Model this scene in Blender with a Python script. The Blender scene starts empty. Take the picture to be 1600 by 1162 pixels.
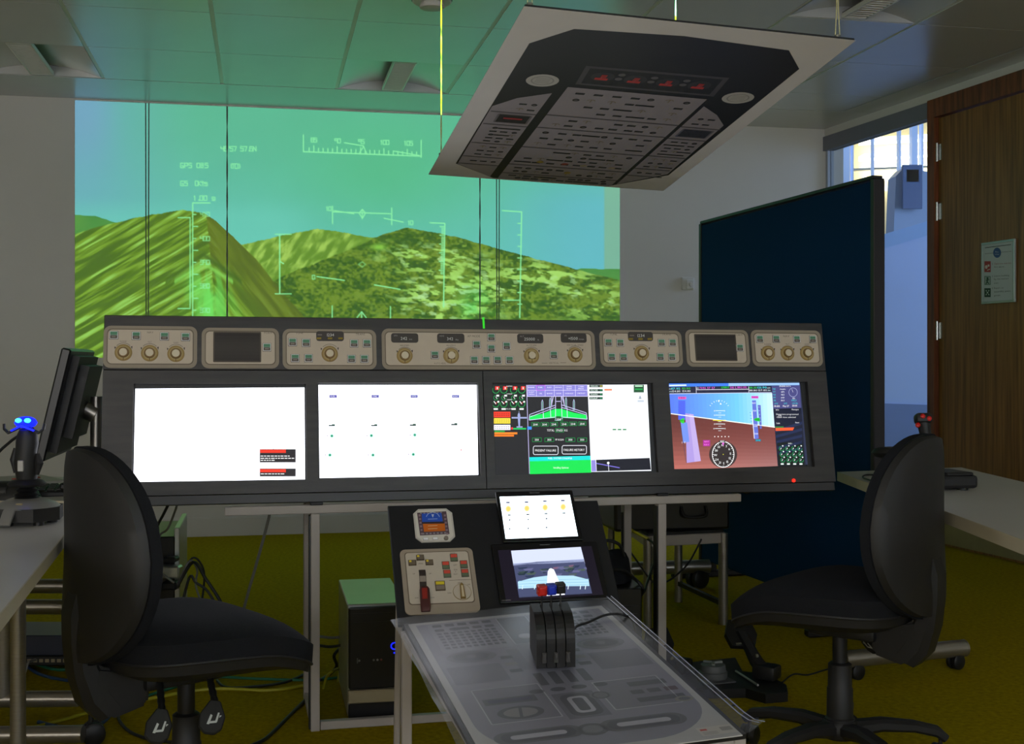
import bpy, bmesh, math, random
import numpy as np
from mathutils import Vector, Matrix
random.seed(4)
RNG = np.random.RandomState(7)
PI = math.pi
sc = bpy.context.scene
C = sc.collection

# ------------------------------------------------------------------ camera, world, lights, exposure
FOC, EYE, HOR = 1900.0, 1.15, 565.0          # focal length in pixels, eye height, horizon row
cam = bpy.data.objects.new('camera', bpy.data.cameras.new('camera'))
C.objects.link(cam)
cam.location = (0, 0, EYE)
cam.rotation_euler = (PI/2, 0, 0)
cam.data.sensor_width = 36
cam.data.lens = 36*FOC/1600
cam.data.shift_y = (HOR-581)/1600
cam.data.clip_start = .05
sc.camera = cam
sc.view_settings.view_transform = 'Standard'
sc.view_settings.look = 'None'
sc.view_settings.exposure = 0
sc.view_settings.gamma = 1
sc.view_settings.use_curve_mapping = False
sc.cycles.use_denoising = True
sc.cycles.use_adaptive_sampling = False
sc.cycles.max_bounces = 8
sc.cycles.diffuse_bounces = 4
sc.cycles.glossy_bounces = 4
sc.cycles.transparent_max_bounces = 12
sc.cycles.caustics_reflective = False
sc.cycles.caustics_refractive = False
sc.cycles.sample_clamp_indirect = 4

w = bpy.data.worlds.new('sky'); sc.world = w
w.use_nodes = True
w.node_tree.nodes['Background'].inputs[0].default_value = (.45, .58, .85, 1)
w.node_tree.nodes['Background'].inputs[1].default_value = .5

def area(name, loc, rot, sx, sy, energy, col):
    l = bpy.data.lights.new(name, 'AREA'); l.shape = 'RECTANGLE'
    l.size = sx; l.size_y = sy; l.energy = energy; l.color = col
    o = bpy.data.objects.new(name, l); C.objects.link(o)
    o.location = loc; o.rotation_euler = rot
    return o
# daylight coming through the windows behind the viewer
area('window_daylight', (-2.2, -3.35, 1.65), (PI/2, 0, 0), 4.8, 1.7, 130, (1.0, .95, .86))
area('window_daylight_cool', (3.4, -3.35, 1.65), (PI/2, 0, 0), 5.2, 1.7, 125, (.84, .92, 1.0))
# daylight of the atrium beyond the glass partition
area('atrium_daylight', (7.3, 9.6, 2.9), (PI/2, 0, math.radians(96)), 4, 3.2, 300, (.46, .64, 1.0))
PROJ_POWER = 20500
PROJ_AT = Vector((1.28, .25, 2.67))
lamp = bpy.data.lights.new('projector_lamp', 'POINT')
lamp.energy = PROJ_POWER; lamp.shadow_soft_size = 0.0
lampo = bpy.data.objects.new('projector_lamp', lamp); C.objects.link(lampo)
lampo.location = PROJ_AT

# ------------------------------------------------------------------ colour and materials
def L1(v):
    v /= 255.0
    return v/12.92 if v <= .04045 else ((v+.055)/1.055)**2.4
def L(c): return (L1(c[0]), L1(c[1]), L1(c[2]), 1.0)

def mat(name, col, rough=.5, metal=0, spec=.5, ior=1.5, noise=.0, nscale=12, bump=0, bscale=120, coat=0, coatr=.1,
        emit=None, es=0, stretch=None, vcol=False, vemit=0, col2=None):
    m = bpy.data.materials.new(name); m.use_nodes = True
    nt = m.node_tree; N = nt.nodes; K = nt.links
    b = N['Principled BSDF']
    b.inputs['Roughness'].default_value = rough
    b.inputs['Metallic'].default_value = metal
    b.inputs['IOR'].default_value = ior
    b.inputs['Specular IOR Level'].default_value = spec
    b.inputs['Coat Weight'].default_value = coat
    b.inputs['Coat Roughness'].default_value = coatr
    base = L(col)
    b.inputs['Base Color'].default_value = base
    tc = N.new('ShaderNodeTexCoord')
    vec = tc.outputs['Object']
    if stretch:
        mp = N.new('ShaderNodeMapping'); mp.inputs['Scale'].default_value = stretch
        K.new(vec, mp.inputs[0]); vec = mp.outputs[0]
    src = None
    if vcol:
        at = N.new('ShaderNodeAttribute'); at.attribute_name = 'Col'
        src = at.outputs['Color']
    if noise > 0:
        nz = N.new('ShaderNodeTexNoise'); nz.inputs['Scale'].default_value = nscale; nz.inputs['Detail'].default_value = 6
        K.new(vec, nz.inputs['Vector'])
        mx = N.new('ShaderNodeMix'); mx.data_type = 'RGBA'
        rp = N.new('ShaderNodeMapRange'); rp.inputs[1].default_value = .3; rp.inputs[2].default_value = .7
        K.new(nz.outputs['Fac'], rp.inputs[0]); K.new(rp.outputs[0], mx.inputs[0])
        if src is not None:
            dk = N.new('ShaderNodeMix'); dk.data_type = 'RGBA'; dk.blend_type = 'MULTIPLY'; dk.inputs[0].default_value = 1
            K.new(src, dk.inputs[6]); dk.inputs[7].default_value = (1-noise, 1-noise, 1-noise, 1)
            K.new(src, mx.inputs[6]); K.new(dk.outputs[2], mx.inputs[7])
        else:
            mx.inputs[6].default_value = base
            mx.inputs[7].default_value = L(col2) if col2 else tuple(c*(1-noise) for c in base[:3])+(1,)
        src = mx.outputs[2]
    if vemit > 0:
        b.inputs['Base Color'].default_value = (.006, .006, .008, 1)
        K.new(src, b.inputs['Emission Color']); b.inputs['Emission Strength'].default_value = vemit
    elif src is not None:
        K.new(src, b.inputs['Base Color'])
    if emit:
        b.inputs['Emission Color'].default_value = L(emit); b.inputs['Emission Strength'].default_value = es
    if bump > 0:
        nb = N.new('ShaderNodeTexNoise'); nb.inputs['Scale'].default_value = bscale; nb.inputs['Detail'].default_value = 3
        K.new(vec, nb.inputs['Vector'])
        bp = N.new('ShaderNodeBump'); bp.inputs['Strength'].default_value = bump; bp.inputs['Distance'].default_value = .01
        K.new(nb.outputs['Fac'], bp.inputs['Height']); K.new(bp.outputs[0], b.inputs['Normal'])
    return m

def seethrough(name, tint, gloss, rough=.03, fres=1.5, bump=0, haze=0):
    m = bpy.data.materials.new(name); m.use_nodes = True
    nt = m.node_tree; N = nt.nodes; K = nt.links
    N.remove(N['Principled BSDF']); out = N['Material Output']
    t = N.new('ShaderNodeBsdfTransparent'); t.inputs[0].default_value = tint
    g = N.new('ShaderNodeBsdfGlossy'); g.inputs['Roughness'].default_value = rough
    g.inputs[0].default_value = (.9, .9, .9, 1)
    fr = N.new('ShaderNodeFresnel'); ge = N.new('ShaderNodeNewGeometry'); io = N.new('ShaderNodeMix')
    io.inputs[2].default_value = fres; io.inputs[3].default_value = 1/fres
    K.new(ge.outputs['Backfacing'], io.inputs[0]); K.new(io.outputs[0], fr.inputs[0])
    mu = N.new('ShaderNodeMath'); mu.operation = 'MULTIPLY'; mu.inputs[1].default_value = gloss; mu.use_clamp = True
    K.new(fr.outputs[0], mu.inputs[0])
    a = N.new('ShaderNodeMixShader'); K.new(mu.outputs[0], a.inputs[0])
    last = t.outputs[0]
    if haze:
        d = N.new('ShaderNodeBsdfDiffuse'); d.inputs[0].default_value = (.75, .76, .8, 1)
        h = N.new('ShaderNodeMixShader'); h.inputs[0].default_value = haze
        K.new(t.outputs[0], h.inputs[1]); K.new(d.outputs[0], h.inputs[2]); last = h.outputs[0]
    K.new(last, a.inputs[1]); K.new(g.outputs[0], a.inputs[2])
    if bump:
        tc = N.new('ShaderNodeTexCoord')
        nz = N.new('ShaderNodeTexNoise'); nz.inputs['Scale'].default_value = 9; nz.inputs['Detail'].default_value = 2
        K.new(tc.outputs['Object'], nz.inputs['Vector'])
        bp = N.new('ShaderNodeBump'); bp.inputs['Strength'].default_value = bump; bp.inputs['Distance'].default_value = .03
        K.new(nz.outputs['Fac'], bp.inputs['Height'])
        K.new(bp.outputs[0], g.inputs['Normal']); K.new(bp.outputs[0], fr.inputs['Normal'])
    K.new(a.outputs[0], out.inputs[0])
    return m

MT = {}
MT['wall'] = mat('wall_paint', (216, 213, 206), .75, spec=.25, noise=.05, nscale=2, bump=.05, bscale=220)
MT['ceil'] = mat('ceiling_metal_tile', (196, 198, 198), .25, ior=2.2, noise=.04, nscale=3)
MT['ceil_plain'] = mat('ceiling_paint', (196, 197, 197), .25, ior=2.1, noise=.04, nscale=2)
MT['groove'] = mat('ceiling_joint', (226, 226, 220), .4, spec=.5)
MT['carpet'] = mat('yellow_carpet', (178, 155, 5), .95, spec=.05, noise=.28, nscale=55, bump=.5, bscale=420, col2=(144, 124, 3))
MT['carpet_grey'] = mat('corridor_carpet', (96, 110, 150), .95, spec=.05, noise=.2, nscale=60)
MT['console'] = mat('black_stained_board', (62, 58, 56), .42, spec=.45, noise=.35, nscale=5, bump=.06, bscale=60, stretch=(1, 1, 9), col2=(44, 42, 42))
MT['consoletop'] = mat('black_board_edge', (40, 38, 38), .4, noise=.2, nscale=6)
MT['plate'] = mat('printed_cardboard', (255, 255, 255), .55, spec=.3, vcol=True, noise=.05, nscale=30)
MT['print'] = mat('printed_ink', (255, 255, 255), .5, spec=.3, vcol=True)
MT['screen'] = mat('lit_lcd', (0, 0, 0), .18, spec=.4, vcol=True, vemit=1.25)
MT['screen_white'] = mat('lit_lcd_white', (0, 0, 0), .18, spec=.4, vcol=True, vemit=3.4)
MT['bezel'] = mat('black_bezel', (20, 20, 22), .35, spec=.5, noise=.1)
MT['steel'] = mat('white_steel_tube', (172, 164, 156), .45, spec=.4, noise=.06, nscale=8)
MT['alu'] = mat('brushed_aluminium', (165, 160, 152), .32, metal=.85, noise=.12, nscale=20, stretch=(1, 1, 12))
MT['desk'] = mat('white_laminate', (205, 202, 196), .38, spec=.5, noise=.04, nscale=4)
MT['deskedge'] = mat('beige_edging', (196, 186, 160), .5, noise=.05)
MT['fabric'] = mat('black_chair_fabric', (33, 34, 38), .95, spec=.12, noise=.2, nscale=300, bump=.25, bscale=700)
MT['plastic'] = mat('black_plastic', (36, 35, 35), .5, spec=.35, noise=.12, nscale=40, bump=.04, bscale=500)
MT['plastic_dark'] = mat('dark_plastic', (26, 26, 27), .45, spec=.4, noise=.1, nscale=30)
MT['navy'] = mat('navy_fabric', (15, 58, 98), .95, spec=.1, noise=.16, nscale=400, bump=.2, bscale=900)
MT['navyedge'] = mat('dark_edge_trim', (24, 20, 26), .5)
MT['wood'] = mat('walnut_veneer', (150, 104, 48), .4, spec=.4, noise=.5, nscale=4, stretch=(14, 14, .5), col2=(100, 64, 26))
MT['woodred'] = mat('walnut_frame', (136, 76, 40), .4, spec=.4, noise=.4, nscale=4, stretch=(10, 10, .8), col2=(78, 40, 20))
MT['chrome'] = mat('satin_steel', (190, 190, 186), .25, metal=1)
MT['glass'] = seethrough('clear_glass', (.93, .96, .97, 1), 1.0)
MT['sleeve'] = seethrough('clear_sleeve', (.93, .93, .95, 1), .55, .3, 1.42, bump=.08, haze=.08)
MT['posterboard'] = mat('black_foam_board', (16, 16, 18), .6)
MT['postercoat'] = mat('laminated_print', (255, 255, 255), .5, spec=.6, vcol=True, noise=.05, nscale=9, coat=.25, coatr=.3)
MT['sheetprint'] = mat('sleeved_print', (255, 255, 255), .45, spec=.5, vcol=True, noise=.12, nscale=7)
MT['string'] = mat('pale_cord', (214, 205, 150), .8, noise=.2, nscale=200)
MT['dev'] = mat('white_device', (214, 212, 206), .5)
MT['pcblack'] = mat('black_pc_case', (22, 22, 24), .28, spec=.5, noise=.1)
MT['pcgrey'] = mat('grey_pc_steel', (200, 204, 200), .30, metal=.85, noise=.06)
MT['beige'] = mat('beige_plastic', (150, 138, 108), .4, spec=.4, noise=.08)
MT['silver'] = mat('silver_plastic', (150, 148, 144), .35, metal=.4)
MT['red'] = mat('red_plastic', (205, 30, 20), .4, spec=.5)
MT['blue'] = mat('blue_plastic', (26, 52, 190), .4, spec=.5)
MT['redled'] = mat('red_led', (40, 0, 0), .4, emit=(255, 24, 12), es=4)
MT['blueled'] = mat('blue_led', (0, 0, 40), .4, emit=(14, 26, 255), es=3)
MT['cyanled'] = mat('pale_blue_led', (0, 0, 40), .4, emit=(40, 170, 255), es=7)
MT['grille'] = mat('louvre_white', (225, 222, 214), .35, spec=.5)
MT['added_patch'] = mat('added_grey_patch', (104, 104, 104), .85, spec=.15, noise=.04, nscale=3)
MT['strip'] = mat('lit_strip', (255, 255, 255), .5, emit=(255, 248, 224), es=2.6)
MT['warmwall'] = mat('atrium_wall', (226, 210, 160), .7, noise=.05, emit=(244, 226, 184), es=.22)  # faint glow stands in for the light falling on this wall
MT['palewall'] = mat('pale_blue_wall', (176, 198, 244), .7, noise=.05, nscale=1.5)
MT['bluewall'] = mat('blue_grey_dado', (118, 140, 190), .8, noise=.1, nscale=4)
MT['cable'] = mat('black_cable', (24, 24, 26), .5, noise=.1)
MT['cable_grey'] = mat('grey_cable', (120, 118, 112), .5, noise=.1)
MT['cable_yellow'] = mat('yellow_cable', (170, 165, 30), .5, noise=.1)
MT['cable_green'] = mat('green_cable', (30, 110, 80), .5, noise=.1)
MT['cable_blue'] = mat('blue_cable', (40, 70, 110), .5, noise=.1)
MT['rocker'] = mat('rocker_plastic', (66, 64, 62), .35, spec=.5)
MT['paint'] = mat('painted_pieces', (255, 255, 255), .5, spec=.35, vcol=True)

# ------------------------------------------------------------------ mesh helpers
class MB:
    def __init__(s, col=None):
        s.bm = bmesh.new(); s.cl = None; s.col = (1, 1, 1, 1)
        s.smooth = []
        if col is not None: s.color(col)
    def color(s, c):
        if s.cl is None: s.cl = s.bm.loops.layers.float_color.new('Col')
        s.col = L(c)
    def face(s, vs, smooth=False):
        try: f = s.bm.faces.new(vs)
        except ValueError: return None
        f.smooth = smooth
        if s.cl is not None:
            for l in f.loops: l[s.cl] = s.col
        return f
    def poly(s, pts, smooth=False):
        return s.face([s.bm.verts.new(p) for p in pts], smooth)
    def _paint(s, fs, smooth=False):
        for f in fs:
            f.smooth = smooth
            if s.cl is not None:
                for l in f.loops: l[s.cl] = s.col
    def box(s, c, size, rot=None, bev=0, seg=1):
        M = Matrix.Translation(Vector(c)) @ (rot.to_4x4() if rot is not None else Matrix()) @ Matrix.Diagonal((size[0], size[1], size[2], 1))
        r = bmesh.ops.create_cube(s.bm, size=1, matrix=M)
        fs = {f for v in r['verts'] for f in v.link_faces}
        if bev > 0:
            es = {e for v in r['verts'] for e in v.link_edges}
            rr = bmesh.ops.bevel(s.bm, geom=list(es), offset=bev, segments=seg, affect='EDGES', profile=.5)
            fs = {f for f in fs if f.is_valid} | set(rr['faces'])
        s._paint(fs)
        return s
    def ring(s, c, ax, r, n, ref=None):
        ax = Vector(ax).normalized()
        a = ref if ref is not None else ax.orthogonal().normalized()
        b = ax.cross(a)
        return [s.bm.verts.new(Vector(c)+a*(r*math.cos(2*PI*i/n))+b*(r*math.sin(2*PI*i/n))) for i in range(n)]
    def bridge(s, A, B, smooth=True):
        n = len(A)
        for i in range(n): s.face([A[i], A[(i+1) % n], B[(i+1) % n], B[i]], smooth)
    def cyl(s, p0, p1, r0, r1=None, n=16, cap=True):
        p0 = Vector(p0); p1 = Vector(p1); r1 = r0 if r1 is None else r1
        ax = p1-p0; ref = ax.normalized().orthogonal().normalized()
        A = s.ring(p0, ax, r0, n, ref); B = s.ring(p1, ax, r1, n, ref)
        s.bridge(A, B)
        if cap: s.face(A[::-1]); s.face(B)
        return s
    def lathe(s, prof, c=(0, 0, 0), ax=(0, 0, 1), n=24):
        c = Vector(c); ax = Vector(ax).normalized(); ref = ax.orthogonal().normalized()
        rs = [s.ring(c+ax*h, ax, max(r, 1e-5), n, ref) for r, h in prof]
        for A, B in zip(rs, rs[1:]): s.bridge(A, B)
        s.face(rs[0][::-1]); s.face(rs[-1])
        return s
    def tube(s, pts, r, n=8, cap=True):
        pts = [Vector(p) for p in pts]
        rr = r if isinstance(r, (list, tuple)) else [r]*len(pts)
        prev = None; ref = None
        for i, p in enumerate(pts):
            t = (pts[min(i+1, len(pts)-1)]-pts[max(i-1, 0)])
            if t.length < 1e-9: t = Vector((0, 0, 1))
            t.normalize()
            ref = t.orthogonal() if ref is None else ref-t*ref.dot(t)
            if ref.length < 1e-6: ref = t.orthogonal()
            ref.normalize()
            R = s.ring(p, t, rr[i], n, ref)
            if prev: s.bridge(prev, R)
            elif cap: s.face(R[::-1])
            prev = R
        if cap: s.face(prev)
        return s
    def strap(s, pts, wid, th, side=(1, 0, 0), rnd=.25):
        """rectangular section with chamfered corners swept along pts (wid along side, th across)"""
        pts = [Vector(p) for p in pts]; sd = Vector(side).normalized()
        ws = wid if isinstance(wid, (list, tuple)) else [wid]*len(pts)
        ts = th if isinstance(th, (list, tuple)) else [th]*len(pts)
        prev = None
        for i, p in enumerate(pts):
            t = (pts[min(i+1, len(pts)-1)]-pts[max(i-1, 0)]).normalized()
            nn = sd.cross(t).normalized()
            a, b = ws[i]/2, ts[i]/2; k = min(a, b)*rnd*2
            sec = [(a-k, -b), (a, -b+k), (a, b-k), (a-k, b), (-a+k, b), (-a, b-k), (-a, -b+k), (-a+k, -b)]
            R = [s.bm.verts.new(p+sd*x+nn*y) for x, y in sec]
            if prev: s.bridge(prev, R)
            else: s.face(R[::-1])
            prev = R
        s.face(prev)
        return s
    def prism(s, pts, off):
        """closed outline (3D, planar) extruded by the vector off"""
        off = Vector(off)
        A = [s.bm.verts.new(Vector(p)) for p in pts]; B = [s.bm.verts.new(Vector(p)+off) for p in pts]
        n = len(A)
        for i in range(n): s.face([A[i], A[(i+1) % n], B[(i+1) % n], B[i]])
        s.face(A[::-1]); s.face(B)
        return s
    def disc_surface(s, fn, rings=8, seg=40):
        """fn(r, t) -> point; r 0..1, t angle"""
        c = s.bm.verts.new(fn(0, 0)); prev = None
        for i in range(1, rings+1):
            R = [s.bm.verts.new(fn(i/rings, 2*PI*j/seg)) for j in range(seg)]
            if prev is None:
                for j in range(seg): s.face([c, R[j], R[(j+1) % seg]], True)
            else: s.bridge(prev, R)
            prev = R
        return prev

WM = {}
def wm(o): return WM[o.name] if o is not None else Matrix()

def obj(name, mb, m, parent=None, local=False, sharp=38, kind=None, label=None):
    """link the collected shape as one mesh object; coordinates are world ones unless local"""
    bm = mb.bm
    bmesh.ops.recalc_face_normals(bm, faces=bm.faces) if mb.cl is None else None
    base = wm(parent)
    if parent is not None and not local: bm.transform(base.inverted())
    me = bpy.data.meshes.new(name); bm.to_mesh(me); bm.free()
    me.materials.append(MT[m] if isinstance(m, str) else m)
    if any(p.use_smooth for p in me.polygons): me.set_sharp_from_angle(angle=math.radians(sharp))
    o = bpy.data.objects.new(name, me); C.objects.link(o)
    if parent is not None: o.parent = parent
    WM[o.name] = base.copy()
    if kind: o['kind'] = kind
    if label: o['label'] = label
    return o

def thing(name, label, cat, loc=(0, 0, 0), rz=0, group=None):
    o = bpy.data.objects.new(name, None); C.objects.link(o)
    o.location = loc; o.rotation_euler = (0, 0, rz); o.empty_display_size = .1
    WM[o.name] = Matrix.Translation(Vector(loc)) @ Matrix.Rotation(rz, 4, 'Z')
    o['label'] = label; o['category'] = cat
    if group: o['group'] = group
    return o
def tag(o, label, cat, group=None):
    o['label'] = label; o['category'] = cat
    if group: o['group'] = group
    return o
def struct(name, mb, m, parent=None, **k):
    o = obj(name, mb, m, parent, **k)
    if parent is None: o['kind'] = 'structure'
    return o
def dup(o, parent=None, loc=None, rz=None, label=None):
    c = o.copy(); C.objects.link(c)
    if parent is not None: c.parent = parent
    if loc is not None: c.location = loc
    if rz is not None: c.rotation_euler = (0, 0, rz)
    if label: c['label'] = label
    for ch in list(o.children): dup(ch, c)
    return c
def share(name, src, parent, M):
    """another piece with the same mesh, moved by the matrix M"""
    o = bpy.data.objects.new(name, src.data); C.objects.link(o); o.parent = parent; o.matrix_basis = M
    WM[o.name] = wm(parent) @ M
    return o

def smoothpath(pts, k=6):
    P = [Vector(p) for p in pts]; P = [P[0]]+P+[P[-1]]; out = []
    for i in range(1, len(P)-2):
        a, b, c, d = P[i-1:i+3]
        for j in range(k):
            t = j/k
            out.append(.5*((2*b)+(c-a)*t+(2*a-5*b+4*c-d)*t*t+(3*b-a-3*c+d)*t*t*t))
    out.append(P[-2])
    return out

def at(px, py, Y): return Vector(((px-800)*Y/FOC, Y, EYE+(HOR-py)*Y/FOC))    # a point on a sight line at depth Y
def ground(px, py, z=0.0): return at(px, py, (EYE-z)*FOC/(py-HOR))
def proj(P): return 800+FOC*P[0]/P[1], HOR-FOC*(P[2]-EYE)/P[1]

class Plane:
    def __init__(s, c, yaw, pitch, roll=0):
        yaw, pitch, roll = map(math.radians, (yaw, pitch, roll))
        u = Vector((math.cos(yaw), math.sin(yaw), 0)); d = Vector((-math.sin(yaw), math.cos(yaw), 0))
        v = d*math.sin(pitch)+Vector((0, 0, math.cos(pitch)))
        s.u = u*math.cos(roll)+v*math.sin(roll); s.v = v*math.cos(roll)-u*math.sin(roll)
        s.n = s.u.cross(s.v)                 # towards the viewer for upright planes
        s.c = Vector(c)
        s.R = Matrix((s.u, s.v, s.n)).transposed()
    def uv(s, px, py):
        E = Vector((0, 0, EYE)); d = Vector(((px-800)/FOC, 1, (HOR-py)/FOC))
        t = (s.c-E).dot(s.n)/d.dot(s.n); P = E+d*t-s.c
        return P.dot(s.u), P.dot(s.v)
    def pos(s, a, b, o=0): return s.c+s.u*a+s.v*b+s.n*o
    def at(s, px, py, o=0): return s.pos(*s.uv(px, py), o)
    def rect(s, quad):
        """upright rectangle (u0,v0,u1,v1) fitted to 4 sighted corners TL TR BR BL"""
        q = [s.uv(*p) for p in quad]
        return ((q[0][0]+q[3][0])/2, (q[2][1]+q[3][1])/2, (q[1][0]+q[2][0])/2, (q[0][1]+q[1][1])/2)

def rrect(u0, v0, u1, v1, r, n=5):
    out = []
    for cx, cy, a0 in ((u1-r, v1-r, 0), (u0+r, v1-r, PI/2), (u0+r, v0+r, PI), (u1-r, v0+r, 1.5*PI)):
        out += [(cx+r*math.cos(a0+PI/2*i/n), cy+r*math.sin(a0+PI/2*i/n)) for i in range(n+1)]
    return out

# glyph outlines of the built-in font, cached once
GL = {}
def load_glyphs():
    chars = "ABCDEFGHIJKLMNOPQRSTUVWXYZabcdefghijklmnopqrstuvwxyz0123456789.:+-/()'&,>%"
    obs = []
    for ch in chars:
        cu = bpy.data.curves.new('glyph', 'FONT'); cu.body = ch; cu.size = 1; cu.resolution_u = 2
        o = bpy.data.objects.new('glyph', cu); C.objects.link(o); obs.append(o)
    dg = bpy.context.evaluated_depsgraph_get(); dg.update()
    for ch, o in zip(chars, obs):
        ev = o.evaluated_get(dg); me = ev.to_mesh()
        vs = [(v.co.x, v.co.y) for v in me.vertices]; fs = [tuple(p.vertices) for p in me.polygons]
        x0 = min(v[0] for v in vs); x1 = max(v[0] for v in vs)
        GL[ch] = ([(x-x0, y) for x, y in vs], fs, x1-x0)
        ev.to_mesh_clear()
    for o in obs:
        d = o.data; bpy.data.objects.remove(o); bpy.data.curves.remove(d)
load_glyphs()
def text_width(s): return sum((GL[c][2]+.1) if c in GL else .3 for c in s)

class Pic:
    """flat print or display picture lying on a plane; drawn in sighted coordinates"""
    def __init__(s, pl, off=0.0, step=.00035):
        s.pl = pl; s.off = off; s.step = step; s.sg = 1 if step >= 0 else -1; s.mb = MB((255, 255, 255))
    def P(s, x, y, Lr): return s.pl.at(x, y, s.off+s.step*Lr)
    def poly(s, pts, c, Lr=1):
        s.mb.color(c); vs = [s.P(x, y, Lr) for x, y in pts]
        n = sum(((vs[i]-vs[0]).cross(vs[(i+1) % len(vs)]-vs[0]) for i in range(1, len(vs)-1)), Vector())
        if n.dot(s.pl.n)*s.sg < 0: vs = vs[::-1]
        s.mb.poly(vs)
    def rect(s, x0, y0, x1, y1, c, Lr=1): s.poly([(x0, y0), (x1, y0), (x1, y1), (x0, y1)], c, Lr)
    def line(s, x0, y0, x1, y1, w, c, Lr=2):
        d = math.hypot(x1-x0, y1-y0) or 1; nx, ny = -(y1-y0)/d*w/2, (x1-x0)/d*w/2
        s.poly([(x0+nx, y0+ny), (x1+nx, y1+ny), (x1-nx, y1-ny), (x0-nx, y0-ny)], c, Lr)
    def path(s, pts, w, c, Lr=2, closed=False):
        q = pts+[pts[0]] if closed else pts
        for a, b in zip(q, q[1:]): s.line(*a, *b, w, c, Lr)
    def frame(s, x0, y0, x1, y1, w, c, Lr=2): s.path([(x0, y0), (x1, y0), (x1, y1), (x0, y1)], w, c, Lr, True)
    def disc(s, x, y, r, c, Lr=1, ry=None, n=18):
        s.poly([(x+r*math.cos(2*PI*i/n), y+(ry or r)*math.sin(2*PI*i/n)) for i in range(n)], c, Lr)
    def arc(s, x, y, r, w, c, Lr=2, a0=0, a1=360, n=20, ry=None):
        k = (ry or r)/r
        pt = lambda q, a: (x+q*math.cos(a), y-q*k*math.sin(a))
        for i in range(n):
            a, b = (math.radians(a0+(a1-a0)*j/n) for j in (i, i+1))
            s.poly([pt(r-w/2, a), pt(r+w/2, a), pt(r+w/2, b), pt(r-w/2, b)], c, Lr)
    def text(s, t, x, y, h, c, Lr=3, al='c', slope=0.0, wid=None):
        """h = capital height; y = baseline; wid squeezes the line to a width"""
        k = h/.7; W = text_width(t)*k; sx = (wid/W) if wid else 1; W *= sx
        cx = x-(W/2 if al == 'c' else W if al == 'r' else 0)
        s.mb.color(c)
        for ch in t:
            if ch not in GL: cx += .3*k*sx; continue
            vs, fs, gw = GL[ch]
            V = [s.mb.bm.verts.new(s.P(cx+a*k*sx, y-b*k+slope*(cx+a*k*sx-x), Lr)) for a, b in vs]
            for f in fs: s.mb.face([V[i] for i in f])
            cx += (gw+.1)*k*sx
    def build(s, name, m, parent=None, **k): return obj(name, s.mb, m, parent, **k)

# ------------------------------------------------------------------ the room
TW = .205
E1 = Vector((1, TW, 0)).normalized(); E2 = Vector((-TW, 1, 0)).normalized(); O0 = Vector((0, 8.43, 0))
def rm(a, b, z=0): return O0+E1*a-E2*b+Vector((0, 0, z))     # a along the back wall, b out from it
CEIL = 2.85
COR = Vector((2.286, 8.90, 0)); RD = Vector((.30, -1, 0)).normalized(); RN = Vector((1, .30, 0)).normalized()  # right wall
def rw(t, n=0, z=0): return COR+RD*t+RN*n+Vector((0, 0, z))
Z = Vector((0, 0, 1))
RE = (8.9+3.0)*1.044                              # length of the right wall to the rear wall

b = MB(); b.box((0, 4.2, -.03), (16, 16, .06)); struct('floor', b, 'carpet')
def slab(mb, pts, h): mb.prism([Vector(p) for p in pts], (0, 0, h)); return mb
AC = (COR-O0).dot(E1)                             # where the back wall meets the right wall
LW = -6.6
b = MB(); slab(b, [rm(LW-.2, 0), rm(AC+.15, 0), rm(AC+.15, -.2), rm(LW-.2, -.2)], 3.1); struct('wall_back', b, 'wall')
b = MB(); slab(b, [rm(LW, -.1), rm(LW, 12.5), rm(LW-.2, 12.5), rm(LW-.2, -.1)], 3.1); struct('wall_left', b, 'wall')
# rear wall with a window band, behind the viewer
RB = -3.0
b = MB()
b.box((0, RB-.1, .45), (14, .2, .9)); b.box((0, RB-.1, 2.75), (14, .2, .7))
for x in (-6, -2.9, -1.2, .5, 2.2, 3.9, 6.6): b.box((x, RB-.1, 1.6), (1.6 if abs(x) > 5 else .12, .2, 1.6))
struct('wall_rear', b, 'wall')

# baseboard of the back wall
b = MB(); slab(b, [rm(LW, 0), rm(AC, 0), rm(AC, .015), rm(LW, .015)], .118); slab(b, [rm(LW, 0, .118), rm(AC, 0, .118), rm(AC, .008), rm(LW, .008)] if 0 else [rm(LW, 0, .118), rm(AC, 0, .118), rm(AC, .009, .118), rm(LW, .009, .118)], .008)
struct('baseboard_back', b, 'wall')

# ceiling: slab above, plain border, tiles as pieces
b = MB(); slab(b, [rm(LW-.2, -.2, CEIL+.1), rm(AC+.15, -.2, CEIL+.1), rw(RE, .2, CEIL+.1), rm(LW-.2, 13.4, CEIL+.1)], .12)
ceiling = struct('ceiling', b, 'ceil_plain')
A0, DA, B0, DB = -1.936, .6926, .61, .775
cols = [A0+DA*k for k in range(-6, 6)]
edge = lambda bb: 2.10+.098*bb                    # slanting right end of the tiled field
b = MB()
slab(b, [rm(LW, 0, CEIL), rm(AC+.4, 0, CEIL), rm(AC+.4, .6, CEIL), rm(LW, .6, CEIL)], .1)
slab(b, [rm(edge(.61)+.012, .601, CEIL), rm(edge(12)+.012, 12, CEIL), rm(edge(12)+4, 12, CEIL), rm(AC+.9, .601, CEIL)], .1)
obj('ceiling_border', b, 'ceil_plain', ceiling)
b = MB()
GRIDX = True
if 0: slab(b, [rm(LW, .605, CEIL+.005), rm(2.10, .605, CEIL+.005), rm(3.2, 12, CEIL+.005), rm(LW, 12, CEIL+.005)], .004)
grid_mb = b
LUM = [(-1, 0, 'left'), (3, 0, 'mid'), (6, 1, 'right')]     # column index from cols[0]; see below
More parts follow.
